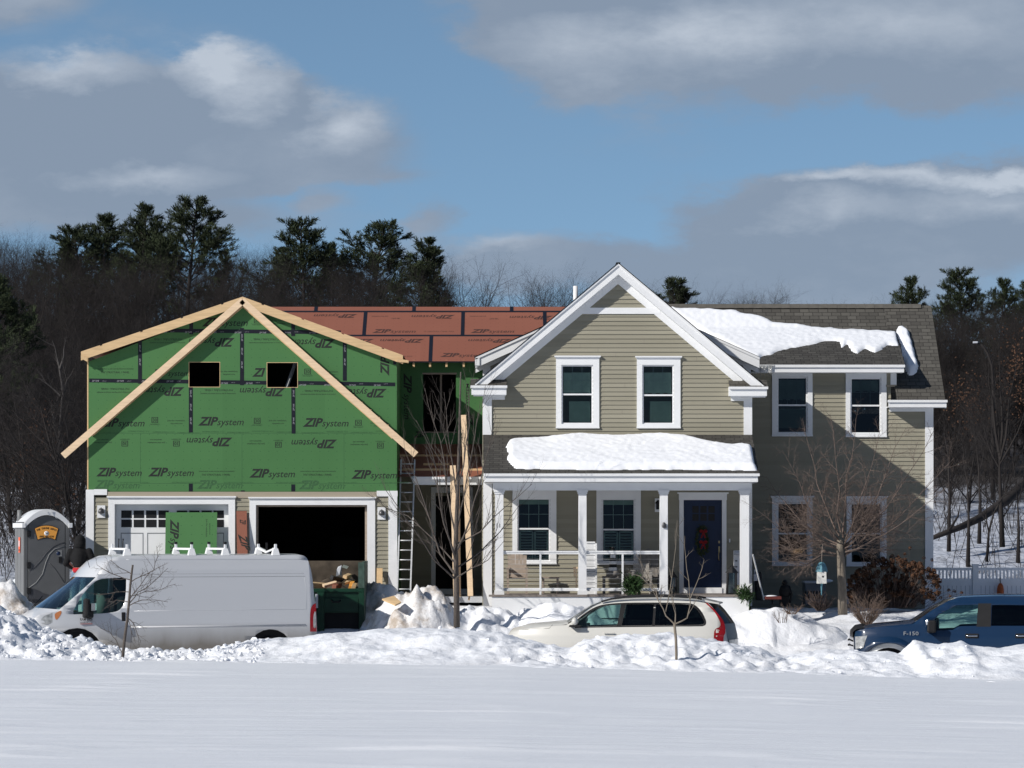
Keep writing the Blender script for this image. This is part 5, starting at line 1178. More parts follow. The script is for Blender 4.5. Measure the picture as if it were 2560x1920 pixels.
    def groove(s, pts, name='panel_gap', mat='underbody', w=.008, par=None):
        p = [s.L(*q) for q in pts]; m = MB(); 
        w_ = []
        for a, b in zip(p, p[1:]):
            n = max(1, int(math.hypot(b[0] - a[0], b[1] - a[1]) / .08)); w_ += [(lerp(a[0], b[0], i / n), lerp(a[1], b[1], i / n)) for i in range(n)]
        w_.append(p[-1]); m.tube([(x, -(s.hw(z) - s.plan(x)) - .0005, z) for x, z in w_], w, 4); return m.build(name, mat, par or s.e, True)
def dress(c, outer, glass_loops, glassmats, paint_, body='body'):
    o = smooth_loop(c.Ls(outer)) if outer else None; hl = [smooth_loop(c.Ls(g)) for g in glass_loops]
    vs, fs = fill_outline(o, hl); b = c.skin(vs, fs, body, paint_, thick=.012)
    for g, m_ in zip(hl, glassmats): v2, f2 = fill_outline(g, []); c.skin(v2, f2, 'side_window', m_, -.018, smooth=True)
    return o, hl
# ---------------------------------------------------------------- white high-roof van
V = Car('cargo_van', (X(470, 82.2), 82.2, -1.44), R(18), 2.02, 'white high-roof cargo van with roof racks parked in front of the garage', 'van')
V.hw = lambda z: interp([(0, .95), (.35, 1.0), (.9, 1.01), (1.25, .995), (1.75, .97), (2.2, .93), (2.45, .88), (2.6, .80)], z)
x0v = V.L(80, 1550)[0]
V.plan = lambda x: interp([(x0v - .4, .30), (x0v, .20), (x0v + .35, .09), (x0v + .9, .03), (x0v + 1.6, .0)], x)
gz = lambda px, z: (px, HOR - (z + V.loc.z - EYE) * 113.5)
wf, wr = V.L(193, 1620)[0], V.L(676, 1620)[0]
vo = V.Ls([(82, 1552), (92, 1543), (107, 1535), (140, 1529), (150, 1524), (200, 1481), (241, 1443), (252, 1425), (268, 1407), (290, 1394), (320, 1389, 's'), (757, 1388, 's'), (766, 1391), (774, 1403), (782, 1440), (786, 1488), (790, 1520), (792, 1560), (792, 1600), (790, 1632, 's')])
outer = vo + [(wr + .6, .36, 's')] + arc(wr, .36, .52, 0, 180) + [(wr - .6, .34, 's'), (wf + .62, .34, 's')] + arc(wf, .38, .56, 0, 180) + [(wf - .6, .34, 's'), (vo[0][0] - .02, .34, 's'), (vo[0][0] - .05, .65)]
hg = [(185, 1536, 's'), (186, 1524), (210, 1484), (235, 1458), (250, 1449), (270, 1446), (311, 1444, 's'), (317, 1449, 's'), (316, 1475), (312, 1505), (303, 1521), (290, 1529), (262, 1533), (225, 1535)]
o = smooth_loop(outer); h1 = smooth_loop(V.Ls(hg)); vs, fs = fill_outline(o, [h1]); V.skin(vs, fs, 'body', 'van_white', thick=.012)
v2, f2 = fill_outline(h1, []); V.skin(v2, f2, 'side_window', 'car_glass', -.02)
def rowx(pts, dxs): return [(*V.L(*p), *d) for p, d in zip(pts, dxs)]
V.strip(rowx([(82, 1600), (82, 1552), (92, 1543), (107, 1535), (141, 1529), (150, 1524)], [(-.0, .0), (-.0, 0), (-.02, .02), (-.06, .05), (-.28, .045), (-.32, .03)]), 'hood', 'van_white')
V.strip(rowx([(150, 1524), (175, 1502), (208, 1473), (241, 1443)], [(-.34, .03), (-.32, .02), (-.30, .01), (-.28, .0)]), 'windshield', 'wind_glass')
V.strip(rowx([(241, 1443), (252, 1425), (268, 1407), (290, 1394), (320, 1389), (400, 1388.5), (757, 1388)], [(-.28, .0), (-.24, .02), (-.20, .03), (-.12, .035), (-.03, .03), (0, .03), (0, .03)]), 'roof', 'van_white')
V.strip(rowx([(757, 1388), (766, 1391), (774, 1403), (782, 1440), (786, 1488), (790, 1520), (792, 1600), (790, 1632)], [(.0, .03)] + [(.03, .0)] * 7), 'rear_doors', 'van_white')
V.groove([(362, 1443), (765, 1441)], w=.008); V.groove([(330, 1435.5), (762, 1433.5)], w=.007); V.groove([(510, 1392), (510, 1480), (509, 1557), (498, 1562)], w=.005); V.groove([(336, 1442), (340, 1530), (330, 1600)], w=.005)
V.groove([(198, 1540), (200, 1570)], w=.005); V.groove([(754, 1392), (756, 1440), (760, 1470)], w=.004); V.groove([(320, 1399), (762, 1398)], 'roof_gutter', 'van_white', .012)
def ridge(pts, h, name, mat='van_white'):
    p = [V.L(*q) for q in pts]; m = MB(); m.tube([(x, -(V.hw(z) - V.plan(x)) + .002, z) for x, z in p], h, 6); m.build(name, mat, V.e, True)
ridge([(335, 1528), (450, 1526), (600, 1524.5), (766, 1523), (767, 1480), (763, 1444)], .012, 'belt_crease')
vsx = [V.L(330, 1558), V.L(763, 1554), V.L(765, 1561), V.L(330, 1566)]; v2, f2 = fill_outline(vsx, []); V.skin(v2, f2, 'side_recess', 'unit_grey', .001, both=False)
ridge([(320, 1568), (764, 1563)], .022, 'sill_crease')
V.wheel(wf, .35); V.wheel(wr, .35)
V.block((wf - .6, -.85, .25), (wf + .6, .85, 1.0), 'wheel_well', 'underbody'); V.block((wr - .46, -.85, .25), (wr + .46, .85, .95), 'wheel_well', 'underbody')
xr = V.L(780, 1500)[0]; V.block((x0v + .3, -.9, .2), (xr, .9, .42), 'underbody', 'underbody')
cb = V.L(322, 1500)[0]; V.block((cb + .05, -.90, .42), (cb + .09, .90, 2.35), 'bulkhead', 'underbody')
for y in (-.48, .48): V.block((cb - .45, y - .24, .6), (cb + .02, y + .24, 1.05), 'seat', 'seat_cloth', bevel=.05); V.block((cb - .12, y - .22, 1.0), (cb + .02, y + .22, 1.62), 'seat_back', 'seat_cloth', bevel=.05)
dx_ = V.L(165, 1530)[0]; V.block((dx_ + .1, -.85, .8), (dx_ + .7, .85, 1.18), 'dashboard', 'seat_cloth', bevel=.05)
m = MB(); q = V.L(262, 1490); m.lathe([(.0, 0), (.13, .0), (.14, .5), (.0, .55)], (q[0] + .25, .45, 1.15), 12); m.build('rolled_plans', 'blind_cloth', V.e, True)
V.block((q[0] + .30, -.62, 1.18), (q[0] + .42, -.50, 1.25), 'tape_measure', 'sign_orange', bevel=.01)
# lights, badge, mirror, handle
hl_ = smooth_loop(V.Ls([(101, 1556, 's'), (112, 1541), (135, 1532), (152, 1526), (155, 1533), (148, 1547), (132, 1557), (115, 1561)])); v2, f2 = fill_outline(hl_, []); V.skin(v2, f2, 'headlight', 'lamp_clear', .006)
am = smooth_loop(V.Ls([(139, 1535), (153, 1527), (154.5, 1534), (147, 1546), (141, 1549)])); v2, f2 = fill_outline(am, []); V.skin(v2, f2, 'indicator', 'lamp_amber', .010, both=False)
tl = smooth_loop(V.Ls([(790, 1508, 's'), (783, 1512), (777, 1523), (775, 1545), (775, 1579, 's'), (791, 1579, 's')])); v2, f2 = fill_outline(tl, []); V.skin(v2, f2, 'tail_light', 'lamp_red', .012)
tl = smooth_loop(V.Ls([(789, 1530), (784, 1537), (783, 1566), (789, 1567)])); v2, f2 = fill_outline(tl, []); V.skin(v2, f2, 'reverse_light', 'lamp_clear', .016, both=False)
m = MB(); x, z = V.L(233, 1530); y = -1.06; m.tube([(x - .18, -.93, 1.22), (x - .08, y - .05, 1.18)], .05, 6); m.build('mirror_arm', 'black_plastic', V.e, True)
m = MB(); x1, z1 = V.L(216, 1512); m.box((x1 - .09, -1.32, z1 - .25), (x1 + .03, -1.05, z1 + .14)); mi = m.build('mirror', 'underbody', V.e, True, .05); m = MB(); x2, z2 = V.L(226, 1516); m.box((x2 - .04, -1.30, z2 - .09), (x2 + .05, -1.08, z2 + .07)); m.build('mirror_glass', 'galvanised', V.e, True)
m = MB(); x2, z2 = V.L(214, 1533); m.box((x2 - .07, -1.22, z2 - .10), (x2 + .14, -.98, z2 + .07)); m.build('mirror_foot', 'black_plastic', V.e, True, .03)
m = MB(); x2, z2 = V.L(309, 1542); m.box((x2 - .045, -1.015, z2 - .10), (x2 + .045, -.985, z2 + .10)); m.build('door_handle', 'black_plastic', V.e, True, .02)
m = MB(); x2, z2 = V.L(200.5, 1552); put(m, 'RAM 3500', (x2, -1.015, z2), (1, 0, 0), (0, 0, 1), .27, .085, 0, .012); put(m, 'HIGH ROOF', (x2, -1.015, z2 - .05), (1, 0, 0), (0, 0, 1), .27, .04); m.build('badge', 'black_plastic', V.e, True)
m = MB(); m.box((x2, -1.02, z2 - .075), (x2 + .27, -1.0, z2 - .06)); m.build('badge_stripe', 'lamp_red', V.e, True)
V.block((x0v + .02, -.80, .34), (x0v + .5, .80, .72), 'bumper', 'black_plastic', bevel=.08)
m = MB(); p = V.L(237, 1424); m.tube([(p[0], -.5, p[1] + .0), (p[0] - .06, -.5, p[1] + .22)], .006, 5); m.build('antenna', 'black_plastic', V.e, True)
m = MB(); a_, b_ = V.L(112, 1527), V.L(148, 1490); m.tube([(a_[0] - .15, -.3, a_[1] + .06), (b_[0] - .2, -.1, b_[1] - .02)], .012, 5); m.build('wiper', 'black_plastic', V.e, True)
# roof racks: two feet, a bar and uprights with black caps
for i, (pl, kind) in enumerate(((305, 'hook'), (467, 'cap'), (551, 'cap'), (677, 'vee'))):
    x, _ = V.L(pl + 18, 1388); zr0 = 2.60 - .06; zt = V.L(500, 1389)[1]; g = empty('roof_rack', (0, 0, 0), None, None) if False else None
    m = MB()
    for sg in (-1, 1):
        y = sg * .78; m.add([(x - .085, y - .08, zt), (x + .085, y - .08, zt), (x + .085, y + .08, zt), (x - .085, y + .08, zt), (x - .05, y - .04, zt + .15), (x + .05, y - .04, zt + .15), (x + .05, y + .04, zt + .17), (x - .05, y + .04, zt + .17)], [(0, 1, 5, 4), (1, 2, 6, 5), (2, 3, 7, 6), (3, 0, 4, 7), (4, 5, 6, 7)]); m.box((x - .022, y - .03, zt + .15), (x + .025, y + .035, zt + .25))
    if kind == 'vee': m.bar((x, -.78, zt + .16), (x, 0, zt + .07), .04, .035); m.bar((x, 0, zt + .07), (x, .78, zt + .16), .05, .05)
    else: m.bar((x, -.78, zt + .145), (x, .78, zt + .145), .04, .045)
    rk = m.build('roof_rack', 'white_paint', V.e, True); m = MB()
    if kind == 'cap': 
        for y in (-.78, .78): m = MB(); m.box((x - .028, y - .04, zt + .25), (x + .028, y + .04, zt + .30)); m.build('rack_cap', 'black_plastic', rk, True)
    elif kind == 'hook':
        for y in (-.35, .1): m = MB(); m.tube([(x, y, zt + .12), (x, y, zt + .32), (x + .02, y + .04, zt + .36), (x + .03, y + .16, zt + .36)], .014, 5); m.build('rack_hook', 'black_plastic', rk, True)
    else: m.box((x - .02, -.02, zt + .10), (x + .02, .02, zt + .28)); m.build('rack_post', 'underbody', rk, True)
# ---------------------------------------------------------------- white estate-like SUV
S = Car('suv', (X(1545, 80.1), 80.1, -1.66), R(-7), 1.90, 'white SUV with black roof rails and tall red tail lights behind the snow bank', 'SUV')
S.hw = lambda z: interp([(0, .88), (.35, .93), (.75, .95), (1.02, .93), (1.12, .90), (1.4, .80), (1.62, .69), (1.78, .58)], z)
xs0 = S.L(1276, 1590)[0]; xe = S.L(1826, 1590)[0]
S.plan = lambda x: interp([(xs0 - .1, .34), (xs0 + .25, .17), (xs0 + .8, .04), (xs0 + 1.3, 0), (xe - .9, 0), (xe - .25, .06), (xe + .05, .22)], x)
w1_, w2_ = S.L(1356, 1650)[0], S.L(1690, 1650)[0]
so_ = S.Ls([(1272, 1592), (1277, 1584), (1284, 1579), (1330, 1570), (1400, 1564), (1420, 1560), (1458, 1534), (1480, 1518), (1500, 1509), (1530, 1503), (1580, 1499), (1650, 1498), (1720, 1500), (1757, 1504), (1768, 1508), (1785, 1527), (1800, 1548), (1808, 1560), (1815, 1590), (1818, 1640)])
outer = so_ + [(w2_ + .62, .34, 's')] + arc(w2_, .36, .42, 0, 180) + [(w2_ - .5, .28, 's'), (w1_ + .5, .28, 's')] + arc(w1_, .36, .42, 0, 180) + [(w1_ - .5, .3, 's'), (so_[0][0] - .03, .5)]
gl_ = [[(1446, 1568, 's'), (1447, 1548), (1465, 1534), (1487, 1522), (1510, 1515), (1549, 1512, 's'), (1546, 1540, 's'), (1541, 1565, 's')],
       [(1553, 1565, 's'), (1557, 1540, 's'), (1562, 1511, 's'), (1625, 1510, 's'), (1632, 1511, 's'), (1630, 1564, 's')], [(1636, 1564, 's'), (1637, 1511, 's'), (1700, 1511), (1728, 1515), (1745, 1530), (1758, 1552), (1758, 1560), (1745, 1563)]]
dress(S, None, [], [], 'suv_white') if False else None
o = smooth_loop(outer); hs = [smooth_loop(S.Ls(g)) for g in gl_]; vs, fs = fill_outline(o, hs); S.skin(vs, fs, 'body', 'suv_white', thick=.012)
for g, mt in zip(hs, ('car_glass', 'dark_glass', 'dark_glass')): v2, f2 = fill_outline(g, []); S.skin(v2, f2, 'side_window', mt, -.02)
# black window surround
sur = smooth_loop(S.Ls([(1436, 1570, 's'), (1440, 1551), (1462, 1532), (1486, 1518), (1512, 1511), (1560, 1507.5), (1640, 1507), (1700, 1508), (1730, 1511), (1750, 1527), (1763, 1550), (1763, 1562), (1755, 1566, 's'), (1550, 1568, 's')])); vs, fs = fill_outline(sur, hs); S.skin(vs, fs, 'window_surround', 'black_plastic', .008, smooth=False)
def rows(c, pts): return [(*c.L(a, b), dx, dz) for a, b, dx, dz in pts]
S.strip(rows(S, [(1274, 1640, -.14, 0), (1272, 1592, -.13, 0), (1277, 1584, -.12, .03), (1284, 1579, -.11, .06), (1330, 1570, -.10, .09), (1400, 1564, -.10, .09), (1420, 1560, -.10, .07)]), 'hood', 'suv_white')
S.strip(rows(S, [(1420, 1560, -.10, .07), (1458, 1534, -.09, .06), (1480, 1518, -.08, .05), (1500, 1509, -.06, .045)]), 'windshield', 'wind_glass')
S.strip(rows(S, [(1500, 1509, -.06, .045), (1530, 1503, -.04, .045), (1580, 1499, 0, .045), (1650, 1498, 0, .045), (1720, 1500, .0, .045), (1757, 1504, .06, .03), (1768, 1508, .16, .01)]), 'roof', 'suv_white')
S.strip(rows(S, [(1768, 1508, .16, .0), (1785, 1527, .17, .0), (1800, 1548, .18, .0), (1808, 1560, .18, .0)]), 'rear_window', 'dark_glass')
S.strip(rows(S, [(1808, 1560, .18, .0), (1815, 1590, .18, 0), (1818, 1640, .18, 0)]), 'tailgate', 'unit_grey')
for sg in (-1, 1):
    m = MB(); pr = [S.L(*p) for p in ((1500, 1507), (1525, 1500), (1560, 1495.5), (1620, 1493.5), (1680, 1494), (1735, 1497), (1752, 1501))]; m.tube([(x, sg * .66, z + .02) for x, z in pr], .024, 6); m.build('roof_rail', 'black_plastic', S.e, True)
m = MB(); a_, b_ = S.L(1752, 1502), S.L(1795, 1508); m.add([(a_[0], -.62, a_[1] + .03), (b_[0], -.60, b_[1] + .0), (b_[0], .60, b_[1]), (a_[0], .62, a_[1] + .03), (a_[0], -.62, a_[1] - .02), (b_[0], -.60, b_[1] - .03), (b_[0], .60, b_[1] - .03), (a_[0], .62, a_[1] - .02)], [(0, 1, 2, 3), (7, 6, 5, 4), (0, 4, 5, 1), (1, 5, 6, 2)]); m.build('spoiler', 'suv_white', S.e, True)
tl = smooth_loop(S.Ls([(1757, 1505, 's'), (1765, 1508, 's'), (1783, 1524), (1798, 1541), (1806, 1552), (1811, 1566), (1812, 1582), (1808, 1596), (1808, 1640, 's'), (1785, 1640, 's'), (1784, 1590), (1787, 1574), (1797, 1568), (1800, 1560), (1793, 1544), (1780, 1526)])); v2, f2 = fill_outline(tl, []); S.skin(v2, f2, 'tail_light', 'lamp_red', .012)
S.groove([(1423, 1564), (1412, 1580), (1409, 1620)], w=.004); S.groove([(1543, 1568), (1540, 1592), (1538, 1640)], w=.004); S.groove([(1668, 1566), (1667, 1600)], w=.004); S.groove([(1300, 1577), (1360, 1572), (1372, 1571), (1380, 1562)], w=.004)
m = MB(); x, z = S.L(1522, 1583); m.box((x - .12, -.975, z - .012), (x + .12, -.945, z + .018)); m.build('door_handle', 'suv_white', S.e, True, .01)
for sg, mt in ((-1, 'suv_white'), (1, 'underbody')): 
    x, z = S.L(1438, 1556); y = sg * 1.0; m = MB(); m.ball((x, y, z + .02), .1, 10, 8, (.75, 1.15, .9)); mo = m.build('mirror', mt, S.e, True); m = MB(); m.box((x - .12, y - .06, z - .10), (x + .13, y + .06 - sg * .1, z - .055)); m.build('mirror_base', 'black_plastic', S.e, True, .01)
S.wheel(w1_, .36); S.wheel(w2_, .36)
S.block((w1_ - .42, -.8, .3), (w1_ + .42, .8, .8), 'wheel_well', 'underbody'); S.block((xs0 + .5, -.82, .22), (xe - .3, .82, .50), 'underbody', 'underbody'); xw = S.L(1450, 1560)[0]; S.block((xw - .35, -.78, .75), (xw + .15, .78, 1.02), 'dashboard', 'seat_cloth', bevel=.06)
for xx in (S.L(1545, 1560)[0], S.L(1650, 1560)[0]):
    for y in (-.4, .4): S.block((xx - .1, y - .24, .6), (xx + .06, y + .24, 1.2), 'seat_back', 'seat_cloth', bevel=.06); S.block((xx - .05, y - .12, 1.2), (xx + .03, y + .12, 1.38), 'headrest', 'seat_cloth', bevel=.04)
m = MB(); x, z = S.L(1416, 1562); m.tube([(x, -.5, z + .09), (x + .28, -.2, z + .16)], .012, 5); m.build('wiper', 'black_plastic', S.e, True)
S.strip(rows(S, [(1822, 1600, .14, 0), (1822, 1650, .14, 0)]), 'rear_bumper', 'suv_white')
# ---------------------------------------------------------------- blue pickup
T = Car('pickup_truck', (X(2480, 80.2), 80.2, -1.80), R(-8), 2.00, 'dark blue crew-cab pickup truck with chrome grille at the right edge of the picture', 'pickup')
T.hw = lambda z: interp([(0, .9), (.4, .97), (.8, 1.0), (1.15, .985), (1.27, .95), (1.6, .84), (1.85, .74), (1.96, .66)], z)
xt0 = T.L(2134, 1600)[0]
T.plan = lambda x: interp([(xt0 - .1, .22), (xt0 + .12, .08), (xt0 + .5, .02), (xt0 + .9, 0)], x)
t1, t2 = T.L(2222, 1675)[0], T.L(2222, 1675)[0] + 3.68
to = T.Ls([(2137, 1640, 's'), (2135, 1594, 's'), (2138, 1580, 's'), (2150, 1575), (2188, 1568), (2275, 1560.5), (2288, 1555), (2330, 1526), (2365, 1506), (2385, 1498), (2405, 1494), (2492, 1491), (2580, 1491), (2650, 1493)])
zb_ = to[-1][1]; xb = T.L(2655, 1500)[0]
outer = to + [(xb + .12, 1.35), (xb + .2, 1.28, 's'), (xb + .25, 1.28, 's'), (t1 + 4.85, 1.30, 's'), (t1 + 4.9, .55, 's'), (t2 + .62, .5, 's')] + arc(t2, .40, .50, 0, 180) + [(t2 - .62, .42, 's'), (t1 + .62, .42, 's')] + arc(t1, .40, .50, 0, 180) + [(t1 - .56, .50, 's')]
gl_ = [[(2334, 1577, 's'), (2336, 1548), (2360, 1530), (2392, 1514, 's'), (2445, 1512, 's'), (2441, 1565, 's'), (2402, 1566), (2392, 1569), (2382, 1575, 's')], [(2478, 1565, 's'), (2480, 1513, 's'), (2575, 1513, 's'), (2590, 1518), (2592, 1565, 's')]]
o = smooth_loop(outer, 2); hs = [smooth_loop(T.Ls(g)) for g in gl_]; vs, fs = fill_outline(o, hs); T.skin(vs, fs, 'body', 'truck_blue', thick=.012)
for g, mt in zip(hs, ('car_glass', 'dark_glass')): v2, f2 = fill_outline(g, []); T.skin(v2, f2, 'side_window', mt, -.02)
pil = smooth_loop(T.Ls([(2445, 1509, 's'), (2478, 1509, 's'), (2477, 1567, 's'), (2441, 1567, 's')]), 1); v2, f2 = fill_outline(pil, []); T.skin(v2, f2, 'door_pillar', 'black_plastic', .008)
T.strip(rows(T, [(2139, 1582, -.12, .0), (2150, 1575, -.10, .05), (2188, 1568, -.05, .07), (2275, 1560.5, -.05, .07), (2288, 1555, -.08, .06)]), 'hood', 'truck_blue')
T.strip(rows(T, [(2288, 1555, -.08, .06), (2330, 1526, -.08, .05), (2365, 1506, -.06, .045), (2385, 1498, -.04, .04)]), 'windshield', 'wind_glass')
T.strip(rows(T, [(2385, 1498, -.04, .04), (2405, 1494, 0, .04), (2492, 1491, 0, .04), (2580, 1491, 0, .04), (2650, 1493, 0, .03)]), 'roof', 'truck_blue')
T.strip([(to[-1][0], to[-1][1], 0, .03), (xb + .12, 1.35, .03, 0), (xb + .14, .7, .03, 0)], 'cab_back', 'dark_glass')
T.strip(rows(T, [(2139, 1582, -.12, .0), (2134, 1588, -.13, 0), (2134, 1640, -.13, 0)]), 'grille', 'chrome')
T.block((xt0 - .17, -.96, .45), (xt0 + .16, .96, .70), 'bumper', 'chrome', bevel=.06)
m = MB(); a_ = T.L(2139, 1577); 
for k in range(2): z = T.L(2130, 1600 + k * 13)[1]; m.box((xt0 - .145, -.62, z - .025), (xt0 - .11, .62, z + .01))
m.build('grille_bar', 'black_plastic', T.e, True)
T.strip(rows(T, [(2131, 1592, -.10, 0), (2131, 1580, -.09, .03), (2142, 1573, -.09, .07), (2160, 1571.5, -.08, .09)]), 'hood_deflector', 'black_plastic')
hl_ = smooth_loop(T.Ls([(2137, 1592, 's'), (2168, 1589, 's'), (2164, 1600), (2158, 1620, 's'), (2138, 1622, 's')]), 2); v2, f2 = fill_outline(hl_, []); T.skin(v2, f2, 'headlight', 'lamp_clear', .012)
fl = arc(t1, .40, .60, 8, 172, 14) + list(reversed(arc(t1, .40, .50, 0, 180, 14))); v2, f2 = fill_outline([p[:2] for p in fl], []); T.skin(v2, f2, 'wheel_arch_trim', 'rim_metal', .014, cut=False)
fl = arc(t1, .40, .74, 12, 168, 14) + list(reversed(arc(t1, .40, .61, 4, 176, 14))); v2, f2 = fill_outline([p[:2] for p in fl], []); T.skin(v2, f2, 'fender_flare', 'truck_blue', .035, cut=False, thick=.02)
m = MB(); x, z = T.L(2259, 1588); put(m, 'F-150', (x, -1.008, z), (1, 0, 0), (0, 0, 1), .32, .115, 0, .004); m.build('badge', 'galvanised', T.e, True)
for px in (2431, 2556):
    x, z = T.L(px, 1590); m = MB(); m.box((x - .15, -1.004, z - .05), (x + .13, -.985, z + .05)); hd = m.build('door_handle', 'underbody', T.e, True, .01); m = MB(); m.box((x - .12, -1.03, z - .012), (x + .11, -1.0, z + .018)); m.build('handle_bar', 'chrome', hd, True, .008)
T.groove([(2298, 1560), (2298, 1640)], w=.005); T.groove([(2455, 1567), (2454, 1650)], w=.005); T.groove([(2582, 1567), (2580, 1640)], w=.005)
for sg in (-1, 1):
    x, z = T.L(2330, 1565); y = sg * 1.16; m = MB(); m.box((x - .10, y - .12, z - .14), (x + .10, y + .12, z + .13)); mi = m.build('mirror', 'black_plastic', T.e, True, .04); m = MB(); m.box((x - .13, y - .11, z + .02), (x - .04, y + .11, z + .145)); m.build('mirror_cap', 'chrome', T.e, True, .03); m = MB(); m.bar((x - .02, sg * .95, z - .12), (x, y, z - .10), .12, .06); m.build('mirror_arm', 'black_plastic', T.e, True)
T.wheel(t1, .40, .27); T.wheel(t2, .40, .27); T.block((t1 - .5, -.84, .35), (t1 + .5, .84, .98), 'wheel_well', 'underbody'); T.block((xt0 + .3, -.85, .3), (t2 + .8, .85, .55), 'underbody', 'underbody')
xw = T.L(2345, 1560)[0]; T.block((xw - .3, -.85, .95), (xw + .2, .85, 1.22), 'dashboard', 'seat_cloth', bevel=.05)
for xx in (T.L(2462, 1560)[0], T.L(2600, 1560)[0]):
    for y in (-.42, .42): T.block((xx - .12, y - .26, .8), (xx + .08, y + .26, 1.42), 'seat_back', 'seat_cloth', bevel=.06); T.block((xx - .05, y - .13, 1.42), (xx + .04, y + .13, 1.62), 'headrest', 'seat_cloth', bevel=.04)
# ================================================================ THINGS AROUND THE HOUSE
# ---- portable toilet, turned so that its left side shows
tx = P(116, 1512, 86.3); TO = empty('portable_toilet', (tx.x, 86.3, Z(1512, 86.3)), 'grey portable toilet with arched white roof and orange sign left of the garage', 'portable toilet', None, R(17))
hw_, dp, ht = .49, 1.15, 1.98
def arch(x, w=hw_, lo=1.90, rise=.27): return lo + rise * (1 - (x / w) ** 2)
m = MB(); m.box((-hw_ - .06, 0, .16), (-hw_ + .02, dp, 1.92)); m.box((hw_ - .02, 0, .16), (hw_ + .06, dp, 1.92)); m.box((-hw_, dp - .04, .16), (hw_, dp, 2.0))
for k in range(5): y = .12 + k * .21; m.box((-hw_ - .075, y, .3), (-hw_ - .055, y + .10, 1.8)); m.box((hw_ + .055, y, .3), (hw_ + .075, y + .10, 1.8))
m.build('side_wall', 'toilet_side', TO, True, .01)
m = MB(); 
for s in (-1, 1): m.box((s * hw_ - .05, -.05, .14), (s * hw_ + .05, .05, 1.93)); 
m.box((-hw_, -.03, .14), (hw_, .02, .24)); m.build('frame', 'toilet_grey', TO, True, .012)
n = 16; pts = [(-hw_ + .06 + (2 * hw_ - .12) * i / n) for i in range(n + 1)]
m = MB(); m.prism([(-hw_ + .06, .20), (hw_ - .06, .20)] + [(x, arch(x) - .09) for x in reversed(pts)], -.055, -.02); dr_ = m.build('door', 'toilet_grey', TO, True, .008)
m = MB(); m.prism([(-hw_ + .06, .13), (hw_ - .06, .13), (hw_ - .06, .20), (.12, .22), (-.08, .27), (-.2, .34), (-.32, .38), (-hw_ + .06, .39)], -.062, -.05); m.build('kick_plate', 'toilet_dark', TO, True)
m = MB()                                                          # white roof: arched band front to back with a brim
for (w, lo, r0, y0, y1, t_) in ((hw_ + .035, 1.905, .30, -.12, dp + .04, .035),):
    xs_a = [-w + 2 * w * i / n for i in range(n + 1)]; low = [(x, lo + r0 * (1 - (x / w) ** 2) - .11) for x in xs_a]; up_ = [(x, lo + r0 * (1 - (x / w) ** 2) + .03) for x in xs_a]; poly = low + up_[::-1]; m.prism(poly, y0, y0 + .10)
    vs = []; 
    for x, z in up_: vs += [(x, y0 + .05, z), (x, y1, z)]
    m.add(vs, [(2 * i, 2 * i + 2, 2 * i + 3, 2 * i + 1) for i in range(n)], True)
for s in (-1, 1): m.box((s * (hw_ + .06) - .045, -.13, 1.80), (s * (hw_ + .06) + .045, dp + .05, 1.91))
m.add([(-.09, -.15, 2.225), (-.02, -.15, 2.225), (-.05, -.16, 2.12)], [(0, 1, 2)]); m.add([(.02, -.15, 2.225), (.10, -.15, 2.225), (.05, -.16, 2.12)], [(0, 1, 2)])
m.build('roof', 'toilet_roof', TO, True, .008)
m = MB(); m.tube([(-hw_ + .02, dp - .15, 1.9), (-hw_ + .02, dp - .15, 2.22)], .05, 10); m.build('vent_pipe', 'toilet_side', TO, True)
m = MB(); fan = []
for i in range(9): a = R(118 - 56 * i / 8); fan.append((.62 * math.cos(a) * .93 - .01, 1.23 + .62 * math.sin(a)))
low = [];
for i in range(9): a = R(62 + 56 * i / 8); low.append((.42 * math.cos(a) * 1.02 - .01, 1.155 + .42 * math.sin(a)))
m.prism([(x * 1.06 - 0, (z - 1.7) * 1.08 + 1.7) for x, z in (fan + low)][::-1], -.064, -.055); sg = m.build('sign_border', 'black_plastic', TO, True); m = MB(); m.prism((fan + low)[::-1], -.068, -.063); sb = m.build('sign', 'sign_orange', sg, True)
k = MB()
txt = 'THE THRONE DEPOT'
for i, ch in enumerate(txt):
    if ch == ' ': continue
    a = R(116.5 - 53 * (i + .1) / len(txt)); c = Vector((.545 * math.cos(a) * .93 - .01, -.0705, 1.225 + .545 * math.sin(a))); rr = Vector((math.sin(a), 0, -math.cos(a))); uu = Vector((math.cos(a), 0, math.sin(a))); put(k, ch, c, rr, uu, .030, .062, 0, .02)
k.build('sign_lettering', 'black_plastic', sg, True); k = MB(); put(k, '(800) 466-4226', (-.175, -.0705, 1.575), UX, UZ, .34, .062, 0, .015); k.build('sign_lettering', 'black_plastic', sg, True); k = MB(); put(k, 'www.thethronedepot.com', (-.16, -.0705, 1.54), UX, UZ, .31, .032); k.build('sign_lettering', 'black_plastic', sg, True)
m = MB(); m.lathe([(.0, -.072), (.055, -.072), (.055, -.068)], (-.01, 0, 1.67), 14, 'y'); m.build('sign_badge', 'toilet_roof', sg, True); m = MB(); m.add([(-.04, -.074, 1.69), (-.02, -.074, 1.645), (.01, -.074, 1.64), (-.02, -.074, 1.67), (.03, -.074, 1.68), (.01, -.074, 1.66), (-.025, -.074, 1.70)], [(0, 1, 3, 6), (2, 5, 4, 3)]); m.build('sign_emblem', 'black_plastic', sg, True)
for z in (1.66, .93, .33): m = MB(); m.box((-hw_ + .02, -.085, z - .07), (-hw_ + .11, -.05, z + .07)); m.build('hinge', 'black_plastic', TO, True, .01)
